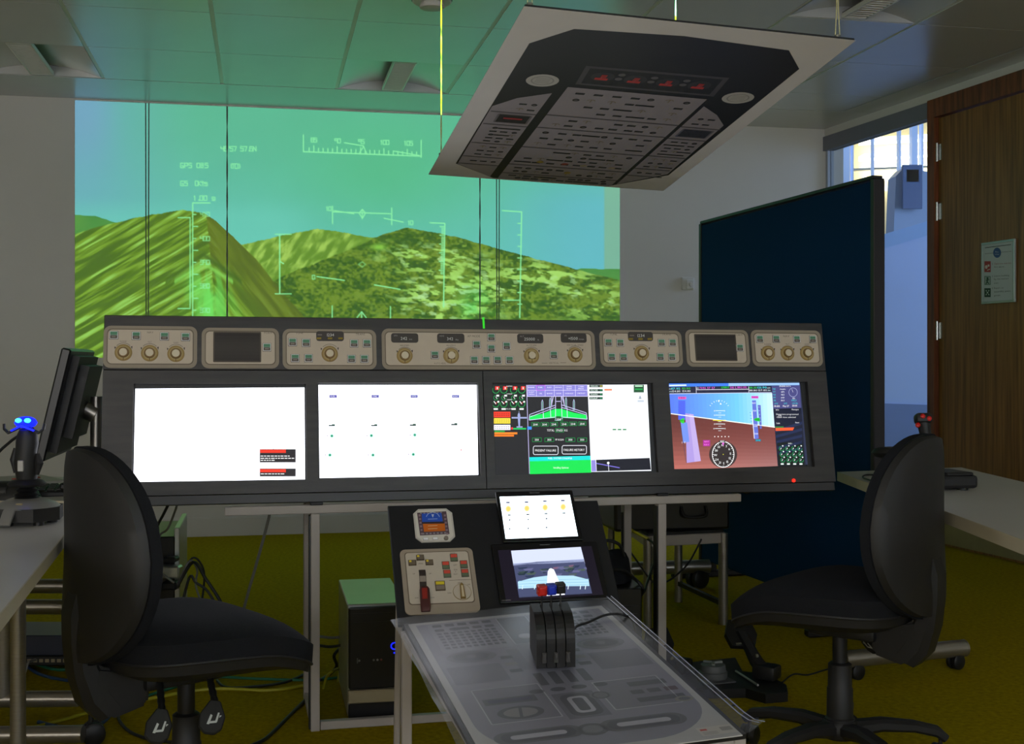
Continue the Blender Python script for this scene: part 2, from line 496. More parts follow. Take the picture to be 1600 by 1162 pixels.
def tile_mb(a0, a1, b0, b1, zz=CEIL):
    m = MB(); g = .011
    pts = [rm(a0+g, b0+.003, zz), rm(a1-g, b0+.003, zz), rm(a1-g, b1-.003, zz), rm(a0+g, b1-.003, zz)]
    slab(m, pts, .02); return m
protos = {}
lum_cells = []
for ci in range(len(cols)-1):
    right = cols[ci] > .5
    rows = [B0] + ([1.09, 1.875, 2.664] if right else [1.373, 2.159, 2.94])
    rows += [rows[-1]+.78*k for k in range(1, 9)]
    slab(grid_mb, [rm(cols[ci]-.011, B0, CEIL+.004), rm(cols[ci]+.011, B0, CEIL+.004), rm(cols[ci]+.011, 11, CEIL+.004), rm(cols[ci]-.011, 11, CEIL+.004)], .01)
    for bb in rows: slab(grid_mb, [rm(cols[ci]+.011, bb-.003, CEIL+.004), rm(cols[ci+1]-.011, bb-.003, CEIL+.004), rm(cols[ci+1]-.011, bb+.003, CEIL+.004), rm(cols[ci]+.011, bb+.003, CEIL+.004)], .01)
    for ri, (b0, b1) in enumerate(zip(rows, rows[1:])):
        a0, a1 = cols[ci], cols[ci+1]
        islum = (ci == 2-0 and False)
        if (abs(a0-(A0-2*DA)) < .01 and ri == 0) or (abs(a0-(A0+DA)) < .01 and ri == 0) or (abs(a0-(A0+4*DA)) < .01 and ri == 3):
            lum_cells.append((a0, a1, b0, b1)); continue
        key = round(b1-b0, 3)
        if key not in protos:
            protos[key] = (obj('ceiling_tile', tile_mb(a0, a1, b0, b1), 'ceil', ceiling), a0, b0)
        else:
            src, pa, pb = protos[key]
            share('ceiling_tile', src, ceiling, Matrix.Translation(E1*(a0-pa)-E2*(b0-pb)))
# last column up to the slanting edge
a0 = cols[-1]
for b0, b1 in zip([B0, 1.09, 1.875, 2.664, 3.45, 4.23, 5.0, 6, 7, 8, 9], [1.09, 1.875, 2.664, 3.45, 4.23, 5.0, 6, 7, 8, 9, 10]):
    if edge(b0) <= a0+.05: continue
    m = MB(); slab(m, [rm(a0+.011, b0+.003, CEIL), rm(edge(b0)-.004, b0+.003, CEIL), rm(edge(b1)-.004, b1-.003, CEIL), rm(a0+.011, b1-.003, CEIL)], .02)
    obj('ceiling_tile', m, 'ceil', ceiling)

slab(grid_mb, [rm(cols[-1]-.011, B0, CEIL+.004), rm(cols[-1]+.011, B0, CEIL+.004), rm(cols[-1]+.011, 11, CEIL+.004), rm(cols[-1]-.011, 11, CEIL+.004)], .01)
obj('ceiling_grid', grid_mb, 'groove', ceiling)
# recessed ceiling lights: vaulted reflector with a louvred strip in the middle
lum_lab = ['vaulted ceiling light with white louvre, above the left edge of the projected picture',
           'vaulted ceiling light with white louvre, above the middle of the projected picture',
           'vaulted ceiling light cut off by the top edge, above the wooden door side']
for (a0, a1, b0, b1), lab in zip(lum_cells, lum_lab):
    am = (a0+a1)/2; t = thing('ceiling_light', lab, 'ceiling light', rm(am, (b0+b1)/2, CEIL+.02), group='ceiling lights')
    m = MB(); n = 14; prev = None; hw = (a1-a0)/2-.012
    for i in range(n+1):
        x = -hw+2*hw*i/n; zz = CEIL+.002+.062*(1-(x/hw)**2)
        p = [m.bm.verts.new(rm(am+x, b0+.012, zz)), m.bm.verts.new(rm(am+x, b1-.006, zz))]
        if prev: m.face([prev[0], p[0], p[1], prev[1]], True)
        prev = p
    obj('reflector', m, 'ceil', t)
    for bb in (b0+.008, b1-.004):
        m = MB(); up = [rm(am-hw+2*hw*i/n, bb, CEIL+.002+.066*(1-(-1+2*i/n)**2)) for i in range(n+1)]
        m.prism(up+[rm(am+hw, bb, CEIL+.001), rm(am-hw, bb, CEIL+.001)], -E2*.004)
        obj('end_plate', m, 'ceil_plain', t)
    m = MB(); rot = Matrix((E1, E2, Z)).transposed()
    for sx in (-1, 1): m.box(rm(am+sx*.062, (b0+b1)/2, CEIL+.012), (.008, b1-b0-.05, .022), rot)
    for sx in (b0+.025, b1-.025): m.box(rm(am, sx, CEIL+.012), (.132, .008, .022), rot)
    obj('louvre_frame', m, 'grille', t)
    m = MB()
    for k in range(22): m.box(rm(am, b0+.04+(b1-b0-.08)*k/21, CEIL+.011), (.118, .005, .018), rot)
    obj('louvre_blades', m, 'grille', t, kind='stuff')
    m = MB(); m.box(rm(am, (b0+b1)/2, CEIL+.027), (.125, b1-b0-.05, .006), rot); obj('lamp_tray', m, mat('lamp_tray_shade', (92, 88, 84), .6), t)  # tray coloured dark to put shade into the gaps between blades

# smoke detector
sd = at(675, -6, 1.70*FOC/(HOR+6)); sd.z = CEIL
t = thing('smoke_detector', 'round white smoke detector on the ceiling at the top edge', 'smoke detector', sd)
obj('mount_plate', MB().lathe([(.0, 0), (.088, 0), (.092, -.006), (.092, -.026), (.086, -.032), (0, -.032)], sd, n=32), 'dev', t)
obj('sensor_head', MB().lathe([(.05, -.032), (.056, -.038), (.060, -.05), (.055, -.057), (.03, -.061), (0, -.062)], sd, n=32), 'dev', t)
m = MB()
for k in range(12):
    a = 2*PI*k/12; m.box(sd+Vector((.0925*math.cos(a), .0925*math.sin(a), -.02)), (.003, .012, .012), Matrix.Rotation(a, 3, 'Z'))
obj('vent_slots', m, 'plastic_dark', t, kind='stuff')

# ---- right wall: glass partition, then the wooden door
TJ = 1.213*1.044; TD = 2.9*1.044                  # where the door frame begins and ends along the wall
HEAD = 2.69; FT = 2.795
b = MB()
slab(b, [rw(TD+.1, 0), rw(RE, 0), rw(RE, .2), rw(TD+.1, .2)], 3.1)
slab(b, [rw(-.02, 0, FT), rw(TD+.1, 0, FT), rw(TD+.1, .2, FT), rw(-.02, .2, FT)], .3)
struct('wall_right', b, 'wall')
b = MB(); slab(b, [rw(0, -.012, HEAD), rw(TJ, -.012, HEAD), rw(TJ, .06, HEAD), rw(0, .06, HEAD)], FT-HEAD-.002)
struct('trim_1', b, mat('blind_band', (120, 122, 134), .6, noise=.05))
win = None
b = MB()
for t0 in (.0, TJ-.03): slab(b, [rw(t0, .01), rw(t0+.03, .01), rw(t0+.03, .06), rw(t0, .06)], HEAD)
slab(b, [rw(.03, .01), rw(TJ-.03, .01), rw(TJ-.03, .06), rw(.03, .06)], .05)
win = struct('window_1', b, mat('pale_frame', (170, 178, 190), .5))
b = MB(); slab(b, [rw(.03, .03, .05), rw(TJ-.03, .03, .05), rw(TJ-.03, .04, .05), rw(.03, .04, .05)], HEAD-.05)
obj('pane', b, 'glass', win)
# door frame and leaf
door = None
b = MB()
DH = 2.675; FW = .095
slab(b, [rw(TJ, -.03), rw(TJ+FW*.75, -.03), rw(TJ+FW*.75, .12), rw(TJ, .12)], FT)
slab(b, [rw(TD, -.03), rw(TD+FW, -.03), rw(TD+FW, .12), rw(TD, .12)], FT)
slab(b, [rw(TJ+FW*.75, -.03, DH+.005), rw(TD, -.03, DH+.005), rw(TD, .12, DH+.005), rw(TJ+FW*.75, .12, DH+.005)], FT-DH-.005)
frame = struct('trim_2', b, 'woodred')
b = MB(); TL = TJ+FW*.75+.006
slab(b, [rw(TL, .0, .008), rw(TD-.004, .0, .008), rw(TD-.004, .05, .008), rw(TL, .05, .008)], DH-.01)
door = struct('door_1', b, 'wood')
for zz in (2.46, 2.09, 1.345):
    m = MB(); m.cyl(rw(TL-.003, -.012, zz-.055), rw(TL-.003, -.012, zz+.055), .009, n=10)
    for k in (-.055, -.02, .02, .055): m.cyl(rw(TL-.003, -.012, zz+k-.003), rw(TL-.003, -.012, zz+k+.003), .0115, n=10)
    m.box(rw(TL+.016, -.001, zz), (.03, .004, .1), Matrix((RD, RN, Z)).transposed())
    obj('hinge', m, 'chrome', door)
m = MB(); slab(m, [rw(TL+.03, -.003, .02), rw(TD-.04, -.003, .02), rw(TD-.04, .0, .02), rw(TL+.03, .0, .02)], .42); obj('kick_plate', m, mat('kick_plate_steel', (150, 138, 100), .45, metal=.2, noise=.1), door)
# fire notice on the door
dp = Plane(rw(TL, -.004, 1.5), math.degrees(math.atan2(RD.y, RD.x)), 0)
q = [(1536, 378), (1588, 374.5), (1588, 472), (1536, 475)]
u0, v0, u1, v1 = dp.rect(q)
ntc = thing('fire_notice', 'framed fire action notice with blue circle on the wooden door', 'sign', dp.pos((u0+u1)/2, (v0+v1)/2))
m = MB()
m.box(dp.pos((u0+u1)/2, (v0+v1)/2, .004), (u1-u0, v1-v0, .008), dp.R, .002); obj('backing', m, mat('notice_paper', (196, 204, 204), .5), ntc)
m = MB(); fw = .014
for cu, cv, su, sv in (((u0+u1)/2, v0+fw/2, u1-u0, fw), ((u0+u1)/2, v1-fw/2, u1-u0, fw), (u0+fw/2, (v0+v1)/2, fw, v1-v0-2*fw), (u1-fw/2, (v0+v1)/2, fw, v1-v0-2*fw)):
    m.box(dp.pos(cu, cv, .008), (su, sv, .012), dp.R, .002)
obj('frame', m, mat('notice_frame', (160, 172, 168), .3, metal=.3), ntc)
p = Pic(dp, .0086)
nx = lambda x: 1500+x/7.75; ny = lambda y: 350+y/7.75
p.line(nx(318), ny(288), nx(635), ny(248), 1.0, (60, 62, 64)); p.line(nx(318), ny(360), nx(640), ny(330), .5, (70, 74, 76))
p.disc(nx(466), ny(347), 6.2, (60, 92, 140), 3, 8); p.text('Fire', nx(466), ny(345), 2.2, (200, 210, 225), 4); p.text('action', nx(466), ny(372), 1.8, (200, 210, 225), 4)
p.rect(nx(312), ny(450), nx(388), ny(582), (168, 66, 66), 2); p.disc(nx(335), ny(520), 2, (215, 205, 200), 3, 3); p.rect(nx(352), ny(490), nx(374), ny(515), (215, 205, 200), 3); p.line(nx(345), ny(560), nx(380), ny(545), 1.2, (215, 205, 200), 3)
p.rect(nx(312), ny(628), nx(388), ny(738), (160, 176, 166), 2); p.disc(nx(350), ny(655), 1.6, (40, 74, 56), 3); p.line(nx(350), ny(664), nx(345), ny(700), 2, (40, 74, 56), 3); p.line(nx(345), ny(700), nx(330), ny(728), 1.4, (40, 74, 56), 3); p.line(nx(345), ny(700), nx(368), ny(722), 1.4, (40, 74, 56), 3); p.line(nx(330), ny(680), nx(372), ny(672), 1.2, (40, 74, 56), 3); p.frame(nx(316), ny(634), nx(384), ny(732), .6, (50, 90, 70), 3)
p.rect(nx(312), ny(776), nx(388), ny(884), (40, 70, 52), 2)
for ax, ay in ((330, 800), (370, 800), (330, 860), (370, 860)): p.line(nx(ax), ny(ay), nx((ax+350)/2), ny((ay+830)/2), 1.3, (190, 205, 195), 3)
p.disc(nx(350), ny(830), 1.3, (190, 205, 195), 3)
for y, s_, wd, cc in ((490, 'Operate nearest', 27, (150, 74, 80)), (530, 'fire alarm', 16, (66, 76, 76)), (638, 'Leave building', 24, (66, 84, 78)), (676, 'by the nearest', 23, (66, 84, 78)), (724, 'exit', 7, (66, 84, 78)), (785, 'Report to', 15, (66, 84, 78)), (828, 'assembly point', 26, (66, 84, 78)), (874, 'given', 10, (66, 84, 78))):
    p.text(s_, nx(430), ny(y), 2.6, cc, 3, 'l', -.05, wid=wd)
for y, s_ in ((492, '1'), (640, '2'), (786, '3')): p.text(s_, nx(410), ny(y), 2.6, (66, 76, 76), 3, 'c')
p.build('notice_print', 'print', ntc)

# ---- beyond the glass: corridor wall, atrium with lit floors
# directions seen through the opening run from px 1288 to 1452
b = MB(); b.box((6.2, 13.5, -.04), (10, 9, .06)); struct('floor_corridor', b, 'carpet_grey')
cwY = 11.0
def cw(px, py, Y=cwY): return at(px, py, Y)
b = MB(); b.prism([(cw(1240, 0).x, cwY, 0), (cw(1560, 0).x, cwY, 0), (cw(1560, 0).x, cwY, .74), (cw(1240, 0).x, cwY, .80)], (0, .2, 0))
struct('wall_corridor', b, 'bluewall')
b = MB(); b.prism([(cw(1240, 0).x, cwY+.01, .80), (cw(1560, 0).x, cwY+.01, .74), cw(1560, 335)+Vector((0, .01, 0)), cw(1240, 430)+Vector((0, .01, 0))], (0, .2, 0))
par = struct('trim_3', b, 'palewall')
b = MB(); b.prism([cw(1240, 430), cw(1560, 335), cw(1560, 312), cw(1240, 408)], (0, .28, 0)); obj('capping', b, mat('parapet_capping', (150, 184, 232), .4), par)
aY = 16.0
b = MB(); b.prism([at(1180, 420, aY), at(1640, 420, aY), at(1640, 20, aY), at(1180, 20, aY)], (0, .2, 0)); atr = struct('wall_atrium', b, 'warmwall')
for y0, y1, mm in ((276, 281, 'strip'), (292, 296, 'strip'), (215, 222, 'strip'), (240, 247, 'strip'), (258, 262, 'strip')):
    b = MB(); b.prism([at(1350, y1, aY-.3), at(1600, y1-14, aY-.3), at(1600, y0-14, aY-.3), at(1350, y0, aY-.3)], (0, .25, 0)); obj('light_strip', b, mm, atr)
b = MB()
for y in (268,): b.prism([at(1200, y+3, aY-.5), at(1620, y+3-16, aY-.5), at(1620, y-16, aY-.5), at(1200, y, aY-.5)], (0, .1, 0))
obj('floor_edge', b, mat('slab_edge', (216, 208, 182), .5), atr)
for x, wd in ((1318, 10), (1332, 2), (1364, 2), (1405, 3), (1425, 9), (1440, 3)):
    b = MB(); b.prism([at(x, 420, aY-1.2), at(x+wd, 420, aY-1.2), at(x+wd, 60, aY-1.2), at(x, 60, aY-1.2)], (0, .1, 0)); obj('mullion', b, mat('atrium_mullion', (176, 200, 236), .4, emit=(160, 190, 240), es=.45), atr)  # bars glow in place of atrium light falling on them
b = MB(); b.prism([at(1395, 400, aY-2), at(1450, 400, aY-2), at(1450, 268, aY-2), at(1412, 262, aY-2), at(1400, 275, aY-2)], (0, .3, 0)); obj('dark_shaft', b, mat('atrium_shaft', (150, 172, 204), .5), atr)
b = MB(); b.box(at(1425, 292, aY-2.1), (.22, .05, .5)); b.box(at(1425, 275, aY-2.1), (.14, .05, .14)); obj('hanging_sign', b, mat('atrium_dark', (70, 96, 140), .5), atr)
struct('wall_corridor_end', MB().box((9.5, 14, 2.2), (.2, 10, 4.6)), 'palewall')

# ---- wall switch
sp = Plane(rm(1.2, -.0, 1.5), math.degrees(math.atan(TW)), 0)
u, v = sp.uv(1074, 443)
t = thing('wall_thermostat', 'small white thermostat box on the back wall beside the blue partition', 'thermostat', sp.pos(u, v, 0))
obj('backplate', MB().box(sp.pos(u, v, .008), (.092, .092, .016), sp.R, .004), 'dev', t)
obj('cover', MB().box(sp.pos(u+.012, v-.006, .022), (.058, .066, .018), sp.R, .004), 'dev', t)
obj('dial', MB().lathe([(0, .031), (.016, .031), (.015, .039), (0, .04)], sp.pos(u+.018, v-.008, 0), sp.n), 'dev', t)

# ------------------------------------------------------------------ projector (hangs behind the viewer's right shoulder) and its picture
wp = Plane(rm(0, 0, EYE), math.degrees(math.atan(TW)), 0)
pu0 = wp.uv(117, 300)[0]; pu1 = wp.uv(968.5, 300)[0]; PZ1 = 2.838; PZ0 = 1.175
m = MB(); m.box(wp.pos((pu0+pu1)/2, (PZ0+PZ1)/2-EYE, .001), (pu1-pu0, PZ1-PZ0, .002), wp.R)  # added grey patch on the wall, so room light washes out the projection less
tag(obj('projected_picture', m, 'added_patch'), 'green projected flight view of hills under teal sky on the back wall', 'projection')

NXg, NYg = 900, 420
uu = np.linspace(pu0, pu1, NXg); zz = np.linspace(PZ1, PZ0, NYg)
U, ZZ = np.meshgrid(uu, zz)
u3 = np.array(wp.u); c3 = np.array(wp.c)
W3 = c3[None, None]+U[..., None]*u3
W3[..., 2] = ZZ
PX = 800+FOC*W3[..., 0]/W3[..., 1]; PY = HOR-FOC*(W3[..., 2]-EYE)/W3[..., 1]

def vnoise(x, y, seed):
    r = np.random.RandomState(seed).rand(256, 256)
    xi = np.floor(x).astype(int); yi = np.floor(y).astype(int); fx = x-xi; fy = y-yi
    fx = fx*fx*(3-2*fx); fy = fy*fy*(3-2*fy)
    g = lambda a, b: r[a & 255, b & 255]
    return (g(xi, yi)*(1-fx)+g(xi+1, yi)*fx)*(1-fy)+(g(xi, yi+1)*(1-fx)+g(xi+1, yi+1)*fx)*fy
def fbm(x, y, seed, o=5):
    s = 0; a = .5; t = 0
    for k in range(o): s = s+a*vnoise(x*2**k, y*2**k, seed+k); t += a; a *= .55
    return s/t
sm = lambda e0, e1, x: (lambda t: t*t*(3-2*t))(np.clip((x-e0)/(e1-e0), 0, 1))
def lerp(A, B, t): return np.asarray(A, float)*(1-t[..., None])+np.asarray(B, float)*t[..., None]
# sky
t = sm(160, 420, PY)
img = lerp((96, 190, 152), (104, 200, 184), t)
img = lerp(img, (112, 178, 196), sm(330, 117, PX)*.75*(1-.45*sm(330, 420, PY)))
img = lerp(img, (88, 196, 132), np.exp(-((PX-600)/150)**2-((PY-270)/90)**2)*.6)
img = lerp(img, (104, 192, 208), sm(720, 930, PX)*sm(240, 330, PY)*.8)
img = lerp(img, (112, 212, 190), sm(300, 345, PY)*(1-sm(430, 520, PX))*.6)
img = lerp(img, (132, 186, 150), sm(943, 945, PX)*.8)
img = lerp(img, (136, 150, 220), sm(205, 135, PX)*sm(330, 170, PY)*.35)
def ridge(pts, rough, seed):
    xs, ys = zip(*pts)
    return np.interp(PX, xs, ys)+(fbm(PX/14, PX*0, seed)-.5)*rough
# far left hill
r = ridge([(100, 336), (150, 337), (180, 348), (260, 356), (400, 420)], 3, 3)
img = np.where((PY > r)[..., None], lerp((70, 140, 66), (96, 160, 70), fbm(PX/30, PY/14, 11)), img)
# middle hill
r = ridge([(300, 420), (375, 383), (415, 374), (455, 365), (497, 358), (530, 362), (560, 368), (590, 372), (680, 430), (760, 560), (980, 700)], 3, 5)
nn = fbm((PX+PY*.6)/9, PY/16, 21, 6)
img = np.where((PY > r)[..., None], lerp((104, 148, 46), (168, 210, 92), sm(.35, .75, nn)), img)
# right mountain
r = ridge([(380, 470), (440, 432), (500, 408), (560, 384), (600, 366), (634, 355), (700, 367), (800, 394), (900, 421), (980, 440)], 3, 7)
base = fbm(PX/30, PY/16, 31, 7)
fine = fbm(PX/4, PY/3, 41, 3)
col = lerp((58, 96, 22), (116, 148, 46), sm(.36, .64, base*.5+fine*.5))
mask = np.exp(-((PX-690)/75)**2-((PY-470)/52)**2)+.75*np.exp(-((PX-665)/70)**2-((PY-400)/22)**2)+.7*np.exp(-((PX-860)/70)**2-((PY-425)/24)**2)+.8*np.exp(-((PX-925)/60)**2-((PY-470)/34)**2)+.45*np.exp(-((PX-780)/70)**2-((PY-450)/40)**2)
pn = fbm((PX+PY*.35)/20, (PY-PX*.12)/7, 51, 7)
pat = sm(.56-.10*np.clip(mask, 0, 1.3), .68-.08*np.clip(mask, 0, 1.3), pn)*np.clip(mask*1.3, 0, 1)
col = lerp(col, (172, 226, 108), pat)
pat2 = sm(.6, .74, fbm((PX-PY*.4)/15, PY/7, 61, 4))*np.clip(mask, 0, 1)
col = lerp(col, (190, 240, 170), pat2*.8)
gl = np.exp(-((PX-745)/28)**2-((PY-478)/30)**2)
col = lerp(col, (96, 230, 110), gl*.55*sm(.35, .6, base))
col = lerp(col, (150, 220, 80), np.exp(-((PX-592)/12)**2-((PY-386)/5)**2)*.9)
img = np.where((PY > r)[..., None], col, img)
# left mountain with streaks running up its flanks
r = ridge([(100, 372), (150, 355), (200, 343), (240, 335), (285, 328), (318, 333), (338, 346), (360, 366), (400, 405), (440, 455), (480, 500), (520, 560)], 2.5, 9)
rx = 322+(PY-333)*.10
left = PX < rx
s1 = fbm((PX*.86-PY*.50)/70, (PY*.86+PX*.50)/4.0, 71, 5)
s2 = fbm((PX*.62+PY*.78)/70, (PY*.62-PX*.80)/4.5, 81, 5)
st = np.where(left, s1, s2)
col = lerp((78, 112, 22), (126, 168, 50), sm(.34, .62, st))
col = lerp(col, (160, 226, 110), sm(.6, .75, st)*np.where(left, .75, .4))
warm = sm(120, 40, PY-r)*(~left)
col = lerp(col, (96, 104, 30), warm*.6)
g1 = np.exp(-((PX-322-(PY-430)*.15)/34)**2)*sm(395, 460, PY)
fall = fbm((PX-322)/np.maximum(6, (PY-380)*.12), PY/60, 91, 3)
col = lerp(col, (120, 240, 104), g1*sm(.3, .65, fall)*.9)
chev = np.exp(-((PY-(398+np.abs(PX-318)*.72))/5)**2)*(np.abs(PX-318) < 60)
col = lerp(col, (70, 104, 30), chev*.8)
chev = np.exp(-((PY-(412+np.abs(PX-318)*.62))/4)**2)*(np.abs(PX-318) < 46)
col = lerp(col, (140, 220, 92), chev*.8)
img = np.where((PY > r)[..., None], col, img)
# symbology: glowing green strokes
HUD = (150, 255, 176)
hud = np.zeros_like(PX)
def seg(x0, y0, x1, y1, w=1.2, a=1.0):
    pad = 4
    sel = np.where((PX[0] > min(x0, x1)-pad) & (PX[0] < max(x0, x1)+pad))[0]
    if len(sel) == 0: return
    sl = slice(sel[0], sel[-1]+1)
    X = PX[:, sl]; Yy = PY[:, sl]
    d2 = (x1-x0)**2+(y1-y0)**2 or 1
    t = np.clip(((X-x0)*(x1-x0)+(Yy-y0)*(y1-y0))/d2, 0, 1)
    d = np.hypot(X-x0-t*(x1-x0), Yy-y0-t*(y1-y0))
    hud[:, sl] = np.maximum(hud[:, sl], a*np.clip(w/2+.75-d, 0, 1))
STK = {'(': '3726 2621 2130', ')': '1726 2621 2110', '0': '0040 4047 4707 0700', '1': '2027 2716', '2': '0747 4744 4404 0400 0040', '3': '0747 4740 4000 0444', '4': '0704 0444 4740', '5': '4707 0704 0444 4440 4000', '6': '4707 0700 0040 4044 4404', '7': '0747 4720', '8': '0040 4047 4707 0700 0444', '9': '4047 4707 0704 0444',
       'G': '4707 0700 0040 4043 4323', 'P': '0007 0747 4743 4303', 'S': '4707 0704 0444 4440 4000', 'O': '0040 4047 4707 0700', 'B': '0007 0737 3734 3404 3430 3000', 'T': '0747 2027', 'N': '0007 0740 4047', 'k': '0007 0340 0347', 't': '2027 0545', 's': '4505 0503 0343 4341 4000', 'g': '4505 0502 0242 4540 4000', '.': '2021', "'": '2725', ' ': ''}
def stext(s, x, y, h=8, sp=1.0, a=.9):
    k = h/7.
    for ch in s:
        for sg in STK.get(ch, '').split():
            p = [int(c) for c in sg]
            seg(x+p[0]*k*1.1, y-p[1]*k, x+p[2]*k*1.1, y-p[3]*k, 1.1, a)
        x += 6.4*k*sp*(.6 if ch in ".('" else 1)
stext("46'57 57.6N", 345, 236, 7, .86); stext('GPS OBS', 282, 262, 7); stext('(TO)', 359, 263, 7, .8); stext('GS', 282, 290, 7); stext('0kts', 305, 290, 7, .75); stext('1.00 g', 302, 313, 7)
seg(474, 211, 474, 237); seg(474, 237, 658, 244, 1.4); seg(658, 219, 658, 246)
for k in range(25): seg(483+7.3*k, 237.5+.28*k-(10 if k % 5 == 1 else 6.5), 483+7.3*k, 237.5+.28*k)
for s_, x in (('85', 486), ('90', 523), ('95', 560), ('100', 594), ('105', 631)): stext(s_, x, 222+(x-486)*.035, 6.5, .8)
seg(538, 223, 568, 228); seg(568, 229, 561, 240); seg(568, 229, 573, 240); seg(615, 236, 655, 243)
seg(301, 317, 301, 496, 1.4); seg(301, 317, 328, 317, 1.4); seg(297, 340, 297, 482); seg(278, 340, 297, 340); seg(278, 482, 297, 482)
for k in range(9):
    y = 335+18.7*k; seg(301, y, 309 if k % 2 else 306, y)
for s_, y in (('410', 338), ('400', 376), ('390', 413), ('380', 450), ('370', 488)): stext(s_, 313, y, 6.5, .85, .8)
seg(437, 366, 437, 459, 1.5); seg(430, 366, 455, 366); seg(430, 459, 455, 459); seg(437, 408, 443, 412)
seg(519.5, 322, 519.5, 349, 1.3); seg(612, 325, 612, 351, 1.3); seg(519.5, 331, 612, 334, 1.3); seg(522, 329, 553, 334)
for a_, b_ in (((566, 327), (571, 333)), ((571, 333), (566, 341)), ((566, 341), (561, 333)), ((561, 333), (566, 327)), ((566, 327), (566, 342))): seg(*a_, *b_)
stext('10', 509, 329, 6, .8); seg(600, 341, 630, 347); stext('10', 637, 351, 6, .8)
seg(672, 348, 695, 349, 1.3); seg(695, 349, 693, 480, 1.4)
for k in range(28): seg(694.5-.06*k-(7 if k % 5 == 0 else 4), 354+4.4*k*.62, 694.5-.06*k, 354+4.4*k*.62)
seg(785, 329, 815, 331, 1.3); seg(815, 331, 812, 496, 1.4)
for k in range(1, 9): seg(809, 331+18*k, 815, 331+18*k)
seg(786, 469, 813, 469); seg(495, 432, 538, 438, 1.3); seg(585, 445, 625, 452, 1.3); stext('0', 488, 436, 6)
for a_, b_ in (((560, 413), (566, 409)), ((566, 409), (571, 413)), ((571, 413), (566, 417)), ((566, 417), (560, 413))): seg(*a_, *b_, 1, .6)
seg(519, 478, 519, 498); seg(610, 479, 610, 498); seg(565, 487, 558, 496); seg(565, 487, 572, 496); seg(565, 487, 565, 498)
img = lerp(img, HUD, np.clip(hud, 0, 1)*.9)
lin = img/255.0
lin = np.where(lin <= .04045, lin/12.92, ((lin+.055)/1.055)**2.4)
lin = np.clip(lin-np.array([.020, .014, .016]), 0, 1)     # the room's own light already lifts the dark parts
# brightness falls off with distance and slant of the lens-to-wall ray; a projector evens this out
dv = W3-np.array(PROJ_AT); dist = np.linalg.norm(dv, axis=2)
ev = dist**3; ev = ev/ev.max()
lin = np.clip(lin*ev[..., None]*1.0, 0, 1)
FR = .032
S3 = np.array(PROJ_AT)+dv*FR
root = thing('ceiling_projector', 'ceiling projector throwing the green picture, outside the view', 'projector', PROJ_AT)
nv = NXg*NYg
me = bpy.data.meshes.new('slide')
idx = np.arange(nv).reshape(NYg, NXg)
quads = np.stack([idx[:-1, :-1], idx[1:, :-1], idx[1:, 1:], idx[:-1, 1:]], -1).reshape(-1, 4)
me.vertices.add(nv); me.vertices.foreach_set('co', (S3-np.array(PROJ_AT)).astype(np.float32).ravel())
nf = len(quads); me.loops.add(nf*4); me.polygons.add(nf)
me.loops.foreach_set('vertex_index', quads.ravel().astype(np.int32))
me.polygons.foreach_set('loop_start', np.arange(0, nf*4, 4, dtype=np.int32))
ca = me.color_attributes.new('Col', 'FLOAT_COLOR', 'POINT')
ca.data.foreach_set('color', np.concatenate([lin, np.ones((NYg, NXg, 1))], -1).astype(np.float32).ravel())
me.update(calc_edges=True)
sm_ = bpy.data.materials.new('film_slide'); sm_.use_nodes = True
N = sm_.node_tree.nodes; N.remove(N['Principled BSDF'])
at_ = N.new('ShaderNodeAttribute'); at_.attribute_name = 'Col'; tb = N.new('ShaderNodeBsdfTransparent')
sm_.node_tree.links.new(at_.outputs['Color'], tb.inputs[0]); sm_.node_tree.links.new(tb.outputs[0], N['Material Output'].inputs[0])
me.materials.append(sm_)
so = bpy.data.objects.new('slide', me); C.objects.link(so); so.parent = root
cs = [Vector(S3[i, j]) for i, j in ((0, 0), (0, -1), (-1, -1), (-1, 0))]
ax = (sum(cs, Vector())/4-PROJ_AT).normalized()
side = ax.cross(Z).normalized(); up = side.cross(ax)
bk = [PROJ_AT-ax*.1+side*a*.16+up*c*.06 for a, c in ((-1, 1), (1, 1), (1, -1), (-1, -1))]
m = MB()
for i in range(4): m.poly([cs[i], cs[(i+1) % 4], bk[(i+1) % 4], bk[i]])
m.poly(bk[::-1]); obj('housing', m, 'dev', root)
obj('ceiling_pole', MB().cyl(PROJ_AT-ax*.08+Z*.06, PROJ_AT-ax*.08+Z*(CEIL-PROJ_AT.z), .02), 'alu', root)

# ------------------------------------------------------------------ hanging overhead panel poster
PP = Plane((.284, 3.582, 1.867), -.8, 98.1, 14)
t = thing('overhead_panel_poster', 'large hanging poster of a cockpit overhead panel, strung flat under the ceiling', 'poster', PP.c)
PW, PH2 = .421, .683
m = MB(); m.box(PP.pos(0, 0, .004), (2*PW, 2*PH2, .006), PP.R); obj('foam_board', m, 'posterboard', t)
class UPic(Pic):
    """drawn straight in plane coordinates, y pointing down the page"""
    def P(s, x, y, Lr): return s.pl.pos(x, -y if s.flip else y, s.off+s.step*Lr)
    flip = False
p = UPic(PP, .0006, -.00035)
GREY = (164, 155, 160); DKG = (100, 94, 98); LGT = (112, 106, 106); BLK = (16, 16, 18)
p.rect(-PW-.003, -PH2-.003, PW+.003, PH2+.003, (240, 235, 232), 0)
p.poly([(-.36, -.48), (-.275, -.59), (0, -.612), (.29, -.59), (.372, -.482), (.374, .50), (.215, .672), (-.20, .672), (-.356, .54)], BLK, 1)
p.poly([(-.355, -.02), (-.30, -.10), (-.215, -.16), (-.215, .66), (-.35, .54)], GREY, 2)
p.poly([(.355, -.02), (.30, -.10), (.235, -.16), (.235, .645), (.366, .49)], GREY, 2)
p.rect(-.185, -.215, .222, .668, GREY, 2)
